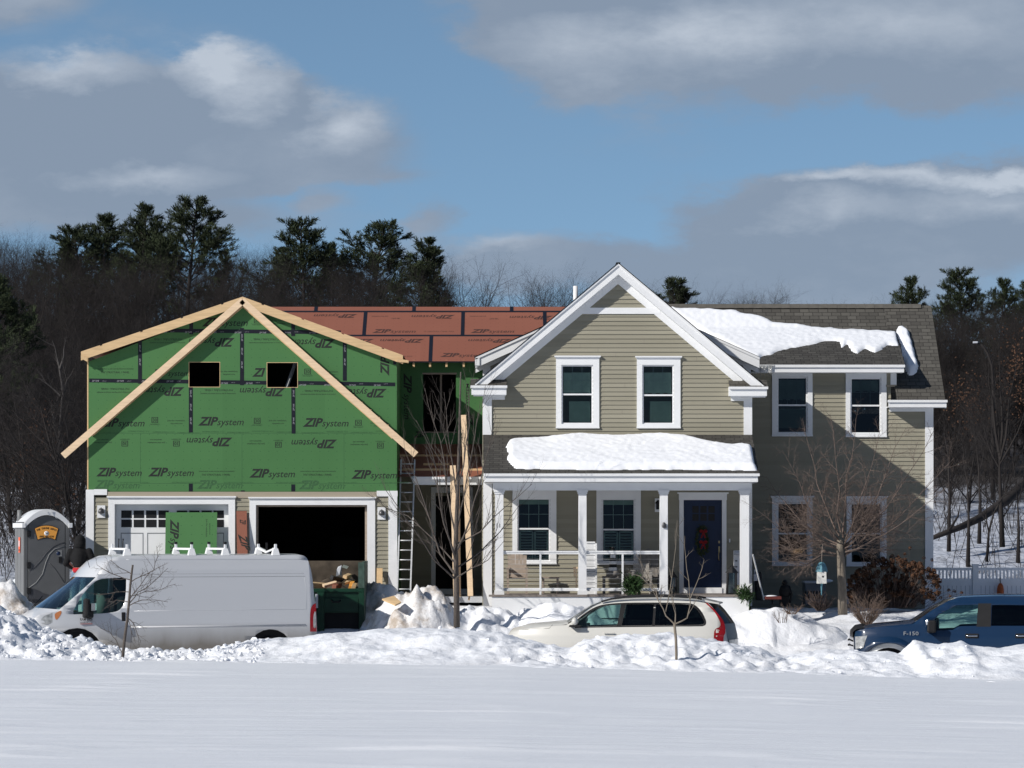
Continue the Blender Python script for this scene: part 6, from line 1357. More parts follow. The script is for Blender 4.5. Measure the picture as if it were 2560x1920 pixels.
for c_, mt, w in (([( -.42, .80), (-.30, .86), (-.15, 1.02), (0, 1.22), (.15, 1.36), (.3, 1.43), (.42, 1.45)], 'toilet_dark', .010), ([(-.42, .40), (-.25, .52), (-.10, .72), (-.02, 1.0), (.06, 1.18), (.18, 1.30), (.42, 1.37)], 'toilet_side', .011), ([(.05, .98), (.18, .86), (.28, .72), (.41, .52)], 'toilet_dark', .009)):
    m = MB(); m.tube([(x, -.056, z) for x, z in c_], w, 6); m.build('moulding', mt, dr_, True)
m = MB(); m.box((.26, -.064, 1.13), (.36, -.054, 1.28)); m.build('instruction_label', 'toilet_side', dr_, True); m = MB(); m.lathe([(0, -.066), (.05, -.066), (.05, -.06)], (.27, 0, 1.20), 12, 'y'); m.build('lock_plate', 'door_navy', dr_, True)
m = MB(); m.box((.28, -.075, .98), (.36, -.055, 1.11)); m.build('door_handle', 'black_plastic', dr_, True)
m = MB(); m.box((-hw_ - .082, .30, 1.22), (-hw_ - .076, .52, 1.58)); m.build('side_sticker', 'sign_red', TO, True); m = MB(); m.box((-hw_ - .086, .36, 1.36), (-hw_ - .082, .46, 1.50)); m.build('sticker_figure', 'toilet_roof', TO, True); m = MB(); m.box((-hw_ - .085, .36, 1.25), (-hw_ - .082, .46, 1.30)); m.build('sticker_text', 'black_plastic', TO, True)
m = MB(); m.box((-hw_ - .02, -.02, .0), (hw_ + .02, dp, .14)); m.build('skid_base', 'toilet_dark', TO, True)

# ---- worker with his back to the camera
def remesh(mb, name, mat, par, vox=.018, sm=6):
    o = mb.build(name, mat, par, True); r = o.modifiers.new('r', 'REMESH'); r.mode = 'VOXEL'; r.voxel_size = vox; r.use_smooth_shade = True; s = o.modifiers.new('s', 'SMOOTH'); s.iterations = sm; s.factor = .5; return o
def limb(mb, pts, rs_, n=12):
    mb.tube(pts, rs_, n)
    for p, r in zip(pts, rs_): mb.ball(p, r, n, 8)
pb = P(200, 1532, 85.4); PE = empty('person', (pb.x, 85.4, pb.z), 'person in black hoodie, hood up, and blue jeans standing behind the van', 'person', None, R(-6))
b = MB(); limb(b, [(0, 0, .92), (0, .0, 1.10), (0, 0, 1.32), (0, .0, 1.44)], [.135, .13, .15, .12]); b.ball((0, 0, 1.30), .15, 14, 10, (1.25, .75, 1.1)); limb(b, [(0, .02, 1.44), (0, .03, 1.56)], [.055, .055]); b.ball((0, .04, 1.66), .10, 16, 12, (.78, .95, 1.15)); b.ball((0, .135, 1.645), .016, 8, 6, (1, 1.4, 1.3))
for s in (-1, 1):
    limb(b, [(s * .10, 0, .93), (s * .11, .03, .50), (s * .11, .0, .09)], [.10, .062, .045]); limb(b, [(s * .11, .0, .06), (s * .125, .17, .035)], [.045, .035]); limb(b, [(s * .19, 0, 1.42), (s * .27, .03, 1.16), (s * .22, .24, 1.04)], [.058, .045, .034])
    b.ball((s * .085, .03, 1.655), .022, 8, 6, (.5, .8, 1.4)); h0 = Vector((s * .21, .28, 1.03)); b.ball(h0, .042, 10, 8, (.55, 1.1, .95))
    for q in range(4): st_ = h0 + Vector((0, .035, .022 - q * .015)); limb(b, [st_, st_ + Vector((-s * .012, .035, 0)), st_ + Vector((-s * .035, .045, -.003))], [.0095, .009, .008], 6)
    limb(b, [h0 + Vector((-s * .01, -.005, .03)), h0 + Vector((-s * .03, .02, .045))], [.011, .009], 6)
bd = remesh(b, 'body', 'skin', PE, .012, 3)
m = MB(); limb(m, [(0, 0, 1.14), (0, 0, 1.20), (0, 0, 1.30), (0, 0, 1.43)], [.165, .178, .185, .13], 16); m.ball((0, 0, 1.27), .19, 18, 12, (1.22, .85, 1.15)); m.ball((0, -.005, 1.42), .15, 16, 10, (1.3, .8, .55))
for s in (-1, 1): limb(m, [(s * .215, 0, 1.42), (s * .33, .0, 1.14), (s * .25, .21, 1.05)], [.085, .078, .055])
m.ball((0, -.01, 1.50), .095, 14, 10, (1.1, 1, .8)); remesh(m, 'hoodie', 'hoodie_black', PE, .016, 8)
m = MB(); m.ball((0, .015, 1.655), .145, 16, 12, (.92, 1.0, 1.06)); m.ball((0, -.03, 1.58), .13, 14, 10, (1.05, .9, 1)); remesh(m, 'hood', 'hoodie_black', PE, .016, 6)
m = MB(); m.tube([(0, 0, .93), (0, 0, .99), (0, 0, 1.04)], [.168, .172, .165], 20); m.build('shirt_hem', 'shirt_red', PE, True)
m = MB(); m.ball((0, 0, .90), .165, 16, 10, (1.05, .95, .75))
for s in (-1, 1): limb(m, [(s * .095, 0, .90), (s * .115, .02, .50), (s * .115, -.01, .08)], [.118, .085, .075])
remesh(m, 'jeans', 'jeans', PE, .016, 6)
for s in (-1, 1): m = MB(); limb(m, [(s * .115, -.02, .06), (s * .125, .18, .045)], [.062, .05]); remesh(m, 'boot', 'boot', PE, .014, 4)
m = MB(); m.ball((0, .03, 1.72), .105, 14, 10, (.85, .9, .6)); m.build('hair', 'hair', bd, True)

# ---- dumpster with debris behind the van
yd = 84.6; D_ = empty('dumpster', (X(812, yd), yd, Z(1612, yd)), 'open dark green dumpster heaped with scrap wood behind the van', 'dumpster')
xa, xb_ = X(700, yd), X(911, yd); zt0, zt1 = Z(1474, yd), Z(1402, yd + 2.); zb0 = Z(1612, yd)
m = MB(); m.box((xa, yd + 1.95, zb0), (xb_, yd + 2.0, zt1)); m.build('back_wall', 'bin_inside', D_, False, .01); 
for s, x in ((0, xa), (1, xb_)):
    m = MB(); m.box((x - .05, yd, zb0 + .1), (x + .0, yd + 2.0, zt1)); m.build('side_wall', 'bin_edge', D_)
m = MB(); m.box((xb_ - .14, yd - .02, Z(1470, yd)), (xb_ + .0, yd + .06, zt1 - .02)); m.build('gate_post', 'bin_edge', D_)
m = MB(); m.box((xa, yd - .06, Z(1480, yd)), (xb_ - .0, yd + .06, Z(1471, yd))); m.build('top_rail', 'bin_green', D_, False, .01)
m = MB(); m.box((xa, yd - .0, Z(1532, yd)), (xb_ - .13, yd + .05, Z(1480, yd))); fp = m.build('front_panel', 'bin_green', D_)
m = MB(); m.box((X(796, yd), yd - .035, Z(1530, yd)), (X(896, yd), yd - .0, Z(1495, yd))); m.build('raised_panel', 'bin_green', fp, False, .01)
for a, b_ in ((793, 811), (897, 911)): m = MB(); m.box((X(a, yd), yd - .05, zb0), (X(b_, yd), yd + .04, Z(1480, yd))); m.build('leg', 'bin_green', D_, False, .01)
m = MB(); m.tube([P(829, 1500, yd - .05), P(832, 1505, yd - .09), P(848, 1505, yd - .09), P(851, 1500, yd - .05)], .02, 6); m.build('handle', 'underbody', D_)
m = MB(); m.box((xa, yd + .3, zb0 + .25), (xb_, yd + 2, zb0 + .3)); m.box((xa, yd + .08, zb0 + .3), (xb_, yd + .12, Z(1532, yd))); m.build('floor', 'underbody', D_)
m = MB(); m.pbox(789, 795.5, 1485, 1520, yd, .12, .0); tag(m.build('white_board', 'unit_white'), 'short white board standing between the van and the dumpster', 'board')
rs = random.Random(4); heap = MB()
hp = heightfield('rubble_heap', axis([(xa + .02, xb_ - .06, .09)]), axis([(yd + .08, yd + 1.93, .09)]), lambda x, y: zt0 - .10 + .20 * sst(yd, yd + 1.5, y) + .25 * mn.noise(Vector((x * 2.2, y * 2.2, 1))), 'bin_inside'); tag(hp, 'mixed dark rubble heaped inside the green dumpster', 'rubble', kind='stuff')
SCR = [((772, 1462), (815, 1466), .14, 'lumber', 'splintered pale board lying along the dumpster rim beside the van'), ((808, 1465), (862, 1450), .06, 'lumber_pale', 'long pale stick slanting up across the dumpster'), ((835, 1469), (850, 1462), .12, 'panel_brown', 'reddish board scrap low in the dumpster'), ((862, 1443), (874, 1438), .08, 'lumber', 'small curled yellow scrap at the top of the dumpster heap'), ((858, 1458), (876, 1452), .06, 'lumber', 'crooked wooden offcut right of the long stick in the dumpster'), ((877, 1469), (881, 1455), .09, 'sign_orange', 'upright orange-brown offcut near the right end of the dumpster'), ((884, 1469), (887, 1461), .08, 'cardboard', 'small tan block at the right end of the dumpster'), ((829, 1444), (887, 1455), .10, 'bag_black', 'black plastic sheet crumpled over the dumpster heap')]
for (a, b_), (c, d), w, mt, lab in SCR:
    m = MB(); y0, y1 = yd + rs.uniform(.15, .5), yd + rs.uniform(.5, .9); m.bar(P(a, b_, y0), P(c, d, y1), .10, w, (.2, -.3, 1)); tag(m.build('scrap', mt, None, False, .008), lab, 'scrap')
m = MB(); q = [P(845, 1417, 86.3), P(854, 1413, 86.3), P(854, 1440, 86.2), P(848, 1438, 86.1), P(840, 1440, 86.0), P(842, 1424, 86.2)]; m.add(q + [p + Vector((0, .05, 0)) for p in q], [(0, 1, 2, 3, 4, 5), (11, 10, 9, 8, 7, 6)] + [(i, (i + 1) % 6, (i + 1) % 6 + 6, i + 6) for i in range(6)]); tag(m.build('paper_sack', 'unit_white'), 'torn white sack leaning on the inside of the dumpster', 'sack')
m = MB(); m.obox(P(863, 1417, 86.2), (.06, .02, -.02), (0, .02, 0), (.02, 0, .03)); tag(m.build('foam_scrap', 'valance_cloth'), 'small pale scrap high against the dumpster back wall', 'scrap')
# ---- sheets and planks leaning on the garage
def lean(name, label, cat, px0, px1, top, bot, Y, dY, th_, mat, txt=None, skew=0):
    m = MB(); a, b_ = P(px0, top, Y), P(px1, top, Y); z1 = Z(bot, Y - dY); q = [Vector((a.x, Y, a.z)), Vector((b_.x, Y, b_.z)), Vector((b_.x + skew, Y - dY, z1)), Vector((a.x + skew, Y - dY, z1))]; nn_ = (q[1] - q[0]).cross(q[2] - q[1]).normalized() * -th_
    if nn_.y > 0: nn_ = -nn_
    m.add(q + [p + nn_ for p in q], [(3, 2, 1, 0), (4, 5, 6, 7), (0, 1, 5, 4), (1, 2, 6, 5), (2, 3, 7, 6), (3, 0, 4, 7)], False, [[(0, 0), (1, 0), (1, 2), (0, 2)]] * 6); o = m.build(name, mat); tag(o, label, cat)
    if txt:
        k = MB(); up_ = (q[0] - q[3]).normalized(); txt(k, q[0] + nn_ * 1.08, UX, up_); ch = k.build('lettering', 'ink_black', o)
    return o
def gtx(k, o, r, u):
    zip_logo(k, o + r * .12 - u * .16, -u, r, 1.09); put(k, 'Join the revolution.', o + r * .96 - u * .16, -u, r, .44, .06, 0, .004); put(k, 'zipsystem.com', o + r * 1.04 - u * .26, -u, r, .28, .05)
lean('green_panel', 'green sheathing sheet leaning against the closed garage door', 'sheathing sheet', 414.5, 543, 1281, 1500, 87.86, .34, .012, 'panel_green', gtx)
def btx(k, o, r, u): put(k, 'ZIP', o + r * .08 - u * .20, -u, r, .12, .2, .3, .02); put(k, 'ZIP', o + r * .03 - u * .55, -u + r * .3, r, .42, .26, .3, .03)
lean('brown_sheathing_strip', 'narrow reddish-brown panel strip leaning between the garage doors', 'sheathing strip', 591, 617, 1278, 1500, 87.95, .25, .03, 'panel_brown', btx, .06)
lean('brown_offcut', 'dark edge of a second brown strip behind the leaning brown panel', 'sheathing strip', 612, 623, 1284, 1500, 87.98, .12, .02, 'weathered_wood', None, .02)
lean('short_plank', 'short pale plank leaning on the clapboards right of the open bay', 'plank', 942, 956.5, 1422, 1490, 87.92, .25, .04, 'lumber')
def timber(label, a, b_, Ya, Yb, w, d=.045, mat='lumber_pale'):
    m = MB(); m.bar(P(*a, Ya), P(*b_, Yb), d, w, (1, 0, 0)); tag(m.build('timber', mat), label, 'timber', 'long timbers leaning on the link roof')
timber('tallest pale timber leaning beside the link window opening', (1159, 1038), (1176, 1490), 88.75, 87.7, .13); timber('shorter left timber leaning on the entry beam behind the young tree', (1132, 1164), (1141, 1492), 88.5, 87.7, .14); timber('thin timber between the two broad leaning ones', (1146, 1166), (1149, 1492), 88.6, 87.8, .06)
timber('small plank sticking out of the snow beside the entry step', (1181, 1448), (1172, 1500), 88.2, 87.9, .04)
# ladder
LD = empty('extension_ladder', P(1002, 1480, 87.6), 'aluminium extension ladder leaning in the gap right of the garage', 'ladder')
lt, lbm = [P(1003, 1150, 89.0), P(1037, 1150, 89.0)], [P(993, 1480, 87.3), P(1026, 1480, 87.3)]
for a, b_ in zip(lt, lbm): m = MB(); m.bar(a, b_, .035, .07, (0, 1, 0)); m.build('rail', 'aluminium', LD)
for i in range(14):
    t = .03 + i * .073; m = MB(); m.tube([lt[0].lerp(lbm[0], t), lt[1].lerp(lbm[1], t)], .016, 6); m.build('rung', 'aluminium', LD)
# wood scraps and blue tub in front of the toilet
for (a, b_), (c, d), lab in (((52, 1531), (98, 1527), 'long pale board half buried in snow in front of the toilet'), ((98, 1514), (116, 1522), 'short split board beside the toilet base'), ((68, 1524), (100, 1531), 'crossed board on top of the snow below the toilet')):
    m = MB(); m.bar(P(a, b_, 83.6), P(c, d, 83.9), .12, .045); tag(m.build('board', 'lumber_pale'), lab, 'board')
m = MB(); m.lathe([(.0, -.10), (.14, -.10), (.17, .08), (.0, .08)], P(75, 1540, 83.3), 14); tag(m.build('blue_tub', 'door_navy'), 'dark blue tub in the snow by the front of the van', 'tub')
m = MB(); c = [P(955, 1497, 83.2), P(985, 1489, 83.4), P(1003, 1505, 83.0), P(988, 1512, 82.9)]; m.add(c + [p + Vector((0, 0, -.03)) for p in c], [(0, 1, 2, 3), (0, 3, 7, 4), (3, 2, 6, 7), (1, 2, 6, 5)]); tag(m.build('plywood_scrap', 'lumber'), 'tan plywood scrap sticking out of the dirty snow pile', 'plywood')

# ---- porch things (porch floor at pz)
def slatchair(name, label, px, Y, mat, w=.56, rz=0., woven=False, back=.52, rock=False, seat_z=.40):
    e = empty(name, (X(px, Y), Y, pz), label, 'chair', None, rz); h = w / 2
    m = MB()
    for k in range(6): m.box((-h + .03, -.24 + k * .085, seat_z - .02), (h - .03, -.24 + k * .085 + .07, seat_z)); 
    m.build('seat', mat, e, True)
    m = MB()
    if woven:
        for k in range(9): x = -h + .04 + (w - .08) * k / 8; m.bar((x, .26, seat_z), (x, .34, seat_z + back), .022, .012)
        for k in range(11): z = seat_z + .04 + (back - .06) * k / 10; y = lerp(.26, .34, (z - seat_z) / back); m.bar((-h + .03, y - .005, z), (h - .03, y - .005, z), .012, .022)
    else:
        for k in range(5): x = -h + .05 + (w - .10) * k / 4; m.bar((x, .25, seat_z - .05), (x * 1.08, .36, seat_z + back + .04 - abs(k - 2) * .025), .085, .016, (0, 1, 0))
        m.bar((-h + .03, .30, seat_z + .12), (h - .03, .30, seat_z + .12), .02, .06)
    m.build('backrest', mat, e, True)
    for sx_ in (-1, 1):
        m = MB(); m.box((sx_ * h - .05, -.30, seat_z + .20), (sx_ * h + .05, .32, seat_z + .225)); m.build('armrest', mat, e, True)
        for y in (-.26, .26): m = MB(); m.box((sx_ * h - .025, y - .03, 0), (sx_ * h + .025, y + .03, seat_z + .20)); m.build('leg', mat, e, True)
    if rock:
        for sx_ in (-1, 1): m = MB(); m.tube([(sx_ * h, -.42, .07), (sx_ * h, -.2, .02), (sx_ * h, .1, .012), (sx_ * h, .45, .08)], .018, 5); m.build('rocker', mat, e, True)
    return e
slatchair('porch_chair', 'weathered wooden armchair at the left end of the porch', 1293, 86.95, 'weathered_wood', .44)
slatchair('slatted_chair', 'dark slat-backed chair under the right part of the second porch window', 1622, 87.3, 'grey_wood', .46, 0, False, .62)
slatchair('rocking_chair', 'pale woven-back rocking chair near the third porch column', 1604, 86.6, 'wicker', .42, 0, True, .38, True, .34)
TB = empty('side_table', (X(1376, 87.2), 87.2, pz), 'low weathered wooden side table between the first two porch columns', 'table'); m = MB(); m.box((-.21, -.2, .36), (.21, .2, .40)); m.build('table_top', 'weathered_wood', TB, True)
for x in (-.17, .17):
    for y in (-.16, .16): m = MB(); m.box((x - .025, y - .025, 0), (x + .025, y + .025, .36)); m.build('leg', 'weathered_wood', TB, True)
TB = empty('dark_table', (X(1531, 87.0), 87.0, pz), 'dark slatted table carrying the striped lighthouse ornament', 'table'); m = MB(); m.box((-.24, -.22, .38), (.24, .22, .42)); m.build('table_top', 'grey_wood', TB, True)
for x in (-.2, .2):
    for y in (-.18, .18): m = MB(); m.box((x - .03, y - .03, 0), (x + .03, y + .03, .38)); m.build('leg', 'grey_wood', TB, True)
LH = empty('lighthouse_ornament', (X(1532, 86.9), 86.9, pz + .42), 'black and white striped lighthouse ornament on the dark porch table', 'ornament')
m = MB(); m.lathe([(0, .0), (.16, .0), (.15, .12), (.11, .13), (0, .13)], (0, 0, 0), 12); m.build('rock_base', 'grey_wood', LH, True)
for k in range(6):
    r0, r1 = .105 - k * .009, .105 - (k + 1) * .009; z0 = .13 + k * .075; m = MB(); m.lathe([(r0, z0), (r1, z0 + .075)], (0, 0, 0), 14); m.build('stripe', ('white_paint', 'black_plastic')[k % 2], LH, True)
m = MB(); m.lathe([(.07, .58), (.07, .59), (.035, .59), (.035, .65), (.05, .65), (0, .70)], (0, 0, 0), 10); m.build('lantern_room', 'black_plastic', LH, True)
YB_ = 86.5
CB = empty('storage_cabinet', (X(1479, YB_), YB_, pz), 'white slatted storage cabinet beside the second porch column', 'cabinet')
m = MB(); m.box((X(1466, YB_), YB_, pz), (X(1492, YB_), YB_ + .4, Z(1354, YB_))); m.build('case', 'white_paint', CB); m = MB(); m.box((X(1488, YB_), YB_ - .02, pz), (X(1492.5, YB_), YB_, Z(1354, YB_))); m.box((X(1466, YB_), YB_ - .02, Z(1358, YB_)), (X(1492, YB_), YB_, Z(1354, YB_))); m.build('frame', 'white_paint', CB)
for k in range(8): z = Z(1470 - k * 13.5, YB_); m = MB(); m.box((X(1466, YB_), YB_ - .003, z), (X(1488, YB_), YB_, z + .012)); m.build('slat_gap', 'unit_grey', CB)
m = MB(); m.pbox(1439, 1442, 1417, 1475, 87.2, .04, 0); m.pbox(1433, 1444, 1417, 1422, 87.2, .08, .02); m.pbox(1434, 1438, 1421, 1441, 87.2, .05, 0); tag(m.build('plant_stand', 'lumber_pale'), 'slim pale wooden stand behind the second porch column', 'stand')
def sprig(name, label, c, r, n, mat='evergreen', base=None, seed=1, flat=1.):
    rs = random.Random(seed); m = MB()
    for i in range(n):
        d = Vector((rs.gauss(0, 1), rs.gauss(0, .7), rs.gauss(.5, .8))).normalized(); L = r * rs.uniform(.4, 1.1); p = Vector(c) + Vector((rs.gauss(0, r * .25), rs.gauss(0, r * .2), rs.gauss(0, r * .3)))
        for k in range(5):
            q = p + d * L * (k + .5) / 5; a = d.cross(Vector((rs.gauss(0, 1), rs.gauss(0, 1), rs.gauss(0, 1)))).normalized() * .016; e_v = (d + Vector((rs.gauss(0, .5), rs.gauss(0, .5), rs.gauss(0, .5)))).normalized() * .10; m.add([q - a, q + a, q + e_v], [(0, 1, 2)])
    return tag(m.build(name, mat), label, 'greenery')
sprig('evergreen_bush', 'bright green evergreen bough bush by the rail near the rocking chair', P(1583, 1468, 85.6), .25, 300, seed=1); sprig('evergreen_sprigs', 'evergreen sprigs at the foot of the right porch column', P(1863, 1490, 85.5), .19, 150, seed=2)
def lantern(label, px, top, bot, wpx, Y, tilt=0.):
    e = empty('lantern', (X(px, Y), Y, Z(bot, Y)), label, 'lantern', 'tall black lanterns beside the front door', 0); hgt = Z(top, Y) - Z(bot, Y); w = wpx / FPX * Y / 2; e.rotation_euler[1] = tilt
    m = MB(); hb = hgt * .74
    for x in (-1, 1):
        for y in (-1, 1): m.bar((x * w * 1.0, y * w, 0), (x * w * .9, y * w * .9, hb), .03, .03)
    m.box((-w * 1.1, -w * 1.1, 0), (w * 1.1, w * 1.1, .04)); m.build('frame', 'black_plastic', e, True)
    m = MB(); m.lathe([(w * 1.55, hb), (w * .9, hb + hgt * .12), (w * .35, hb + hgt * .2), (.02, hgt * .97), (0, hgt)], (0, 0, 0), 4, smooth=False); r = m.build('roof', 'black_plastic', e, True); m = MB(); m.tube([(-w * .5, 0, hgt * .94), (0, 0, hgt * 1.02), (w * .5, 0, hgt * .94)], .008, 4); m.build('ring', 'black_plastic', r, True)
    m = MB(); m.box((-w * .85, -w * .85, .04), (w * .85, w * .85, hb)); m.build('glass', 'wind_glass', e, True); m = MB(); m.lathe([(0, .04), (w * .4, .04), (w * .4, .2), (0, .2)], (0, 0, 0), 10); m.build('candle', 'pipe_white', e, True)
lantern('tall black lantern right of the navy front door', 1828, 1413, 1487, 22, 86.3, R(2)); lantern('dark lantern left of the navy front door', 1682, 1429, 1487, 17, 87.3)
m = MB(); m.pbox(1833, 1850, 1376, 1462, 87.6, .25, .0); mb_ = empty('mail_cabinet', P(1842, 1487, 87.6), 'white wall box with round paper tube right of the front door', 'box'); o = m.build('case', 'white_paint', mb_, False, .01); m = MB(); m.tube([P(1836, 1383, 87.3), P(1852, 1383, 87.3)], .045, 12); m.build('paper_tube', 'unit_white', mb_)
for py in (1402, 1417): m = MB(); m.pbox(1838, 1843, py - 1.5, py + 1.5, 87.35, .02, 0); m.build('knob', 'lamp_metal', mb_)
wr_ = P(1755, 1352, 87.9); WR = empty('wreath', (wr_.x, 87.93, wr_.z), 'oval evergreen swag with two red bows on the navy door', 'wreath'); rs = random.Random(6); m = MB()
for i in range(420):
    a = rs.uniform(0, 2 * PI); rr = rs.gauss(1, .16); p = Vector((math.cos(a) * .125 * rr, -.03 + rs.gauss(0, .02), math.sin(a) * .29 * rr)); d = Vector((math.cos(a + rs.gauss(1.4, .6)), rs.gauss(-.3, .4), math.sin(a + rs.gauss(1.4, .6)))) * .06; w = d.cross(Vector((0, 1, .2))).normalized() * .012; m.add([p - w, p + w, p + d], [(0, 1, 2)])
m.build('foliage', 'needles', WR, True)
for z in (.20, -.06):
    m = MB(); 
    for s in (-1, 1): m.ball((s * .05 + .03, -.08, z + .03), .05, 8, 6, (1, .5, .8)); m.bar((.03, -.08, z), (.03 + s * .05, -.07, z - .13), .035, .01, (0, 1, 0))
    m.ball((.03, -.09, z + .02), .025, 6, 5); m.build('bow', 'bow_red', WR, True)
# ---- things by the wing
m = MB(); m.bar(P(1882, 1386, 86.6), P(1910, 1500, 86.9), .025, .03); tag(m.build('long_handle', 'aluminium'), 'thin metal pole leaning against the right side of the porch', 'pole')
m = MB(); m.box(P(1886, 1500, 88.6), P(1905, 1430, 88.2)); tag(m.build('black_bin', 'bag_black', None, False, .03), 'black bin in the shade beside the porch', 'bin'); m = MB(); m.box(P(1884, 1452, 88.0), P(1894, 1434, 87.9)); m.box(P(1885, 1433, 88.05), P(1889, 1423, 87.95)); tag(m.build('white_meter', 'unit_white', None, False, .01), 'small white box mounted on the porch corner', 'box')
SL = empty('red_table', P(1932, 1506, 86.3), 'low red snow-topped tray table standing in the snow by the wing', 'table'); m = MB(); m.box(P(1910, 1498, 86.5), P(1954, 1491, 86.1)); m.build('tray', 'sled_red', SL, False, .01); m = MB(); m.tube([P(1931, 1498, 86.3), P(1931, 1512, 86.3)], .02, 6); m.build('leg', 'underbody', SL)
m = MB(); q = [(1911, 1490.5), (1920, 1487.5), (1935, 1488.5), (1945, 1490.5)]; c = P(1926, 1490.5, 86.3); m.ball(c, .15, 12, 6, (1.15, .8, .18)); tag(m.build('snow_patch', 'snow_roof'), 'thin cap of snow on the red tray table', 'snow')
m = MB(); c = P(1962, 1486, 88.5); m.ball(c + Vector((0, 0, .28)), .07, 8, 6); m.ball(c + Vector((0, 0, .08)), .15, 8, 6, (1, .8, 1.1), .1); m.tube([c + Vector((.1, 0, .2)), c + Vector((.16, -.05, 0)), c + Vector((.12, 0, -.2))], .03, 6); m.box(c + Vector((-.12, -.08, -.28)), c + Vector((.1, .1, -.05))); tag(m.build('garden_figure', 'underbody'), 'small dark garden figure in the shade in front of the wing', 'garden ornament')
AC = empty('heat_pump_unit', P(2036, 1500, 91.0), 'pale grey outdoor unit standing in front of the wing wall', 'outdoor unit'); m = MB(); m.box(P(2006, 1512, 91.4), P(2065, 1456, 90.6)); m.build('case', 'unit_grey', AC, False, .02)
m = MB(); m.box(P(2004, 1457, 91.45), P(2067, 1453, 90.55)); m.build('lid', 'unit_white', AC, False, .02); m = MB()
for k in range(7): m.box(P(2012 + k * 7, 1496, 90.64), P(2016 + k * 7, 1478, 90.58))
m.build('grille', 'underbody', AC)
m = MB(); m.ball(P(2062, 1452, 91), .16, 10, 5, (1.3, 1, .3)); tag(m.build('snow_patch', 'snow_roof'), 'small heap of snow on the outdoor unit', 'snow')
m = MB(); m.lathe([(0, .0), (.05, .0), (.05, .05), (.22, .09), (.24, .12), (.0, .12)], P(2117, 1470, 90.6), 16); m.tube([P(2117, 1470, 90.6), P(2117, 1510, 90.6)], .05, 8); tag(m.build('bird_bath', 'unit_white'), 'pale bird bath half hidden behind the ornamental tree trunk', 'bird bath')
# ---- trees in front of the house
YM = 83.2
MAP = dict(n=[5, 3, 2], jit=[.05, .08, .10], trop=[.13, .12, .10], side=[5, 4, 3], kids=[4, 2], start=[.2, .3], ang=[26, 30], ratio=[.5, .5], taper=[.4, .3], rr=[.7, .7], tip=.35, per_m=2.8, t0=.12, a=28, L=.95, r=.009)
guided('young_maple', 'leafless young tree with upswept branches in front of the link between the buildings', YM, [(1142, 1568), (1141, 1460), (1139, 1370), (1141, 1300), (1145, 1200), (1148, 1100), (1150, 1010), (1152, 930)],
       [(.030, (1140, 1440), (1100, 1385, .2), (1075, 1300, .4), (1045, 1210, .6), (1010, 1120, .7)), (.030, (1139, 1400), (1110, 1310, -.3), (1095, 1220, -.5), (1080, 1130, -.7), (1040, 1050, -.8)), (.026, (1140, 1340), (1120, 1240, .3), (1110, 1150, .4), (1085, 1060, .6), (1062, 970, .7)),
        (.028, (1140, 1380), (1175, 1300, -.3), (1200, 1210, -.5), (1222, 1120, -.7), (1240, 1040, -.8)), (.024, (1141, 1330), (1160, 1240, .4), (1178, 1140, .5), (1192, 1050, .6), (1215, 960, .7)), (.022, (1143, 1250), (1130, 1150, -.2), (1118, 1060, -.3), (1110, 980, -.3)), (.022, (1145, 1210), (1165, 1110, -.2), (1172, 1020, -.3), (1178, 950, -.3)),
        (.024, (1140, 1450), (1085, 1400, -.4), (1040, 1330, -.7), (990, 1260, -1.), (950, 1190, -1.1)), (.020, (1140, 1410), (1080, 1345, .4), (1020, 1290, .7), (965, 1270, .9), (930, 1240, 1.)), (.022, (1141, 1420), (1200, 1380, .4), (1250, 1330, .7), (1300, 1260, .9)), (.020, (1141, 1360), (1200, 1330, -.5), (1260, 1270, -.8), (1330, 1210, -1.)), (.018, (1139, 1445), (1180, 1420, -.5), (1220, 1400, -.8), (1262, 1350, -1.))],
       'bark_maple', 'bark_maple', MAP, 21, .075, .010)
YO = 85.3
ORN = dict(n=[5, 4, 3], jit=[.10, .15, .18], trop=[.02, .02, .02], side=[5, 4, 3], kids=[8, 5], start=[.12, .15], ang=[42, 45], ratio=[.55, .55], taper=[.4, .3], rr=[.7, .7], tip=.35, per_m=6.0, t0=.15, a=45, L=.80, r=.0075)
lim = []; rs_o = random.Random(77)
for i, (ex, ey, dy, bx, by) in enumerate([(1925, 1345, .5, 2090, 1385), (1885, 1270, -.6, 2088, 1370), (1915, 1190, .9, 2094, 1360), (1955, 1125, -.8, 2096, 1350), (2010, 1070, .6, 2098, 1340), (2075, 1035, -.5, 2102, 1330), (2140, 1045, .8, 2108, 1345), (2200, 1075, -.8, 2112, 1355), (2265, 1070, .6, 2112, 1365), (2335, 1075, -.4, 2114, 1370),
                                       (2385, 1145, .9, 2114, 1375), (2360, 1225, -.9, 2113, 1380), (2310, 1290, .3, 2110, 1390), (1915, 1405, -.9, 2088, 1390), (1960, 1370, 1., 2090, 1385), (2245, 1345, 1., 2112, 1385), (2020, 1180, -1.2, 2098, 1360), (2175, 1190, -1.2, 2108, 1365), (2235, 1150, 1.2, 2110, 1370), (1960, 1250, -1.3, 2092, 1375), (2000, 1310, .6, 2094, 1365), (2210, 1270, -.6, 2110, 1372)]):
    wv = lambda s: rs_o.uniform(-s, s); sag = 14 if abs(ex - 2100) > 120 else 0
    m1 = (lerp(bx, ex, .22) + wv(5), lerp(by, ey, .16) + wv(4), dy * .25); m15 = (lerp(bx, ex, .42) + wv(9), lerp(by, ey, .36) + sag + wv(7), dy * .45); m2 = (lerp(bx, ex, .68) + wv(10), lerp(by, ey, .66) + sag + wv(9), dy * .7); lim.append((.026 if i < 12 else .018, (bx, by), m1, m15, m2, (ex, ey, dy)))
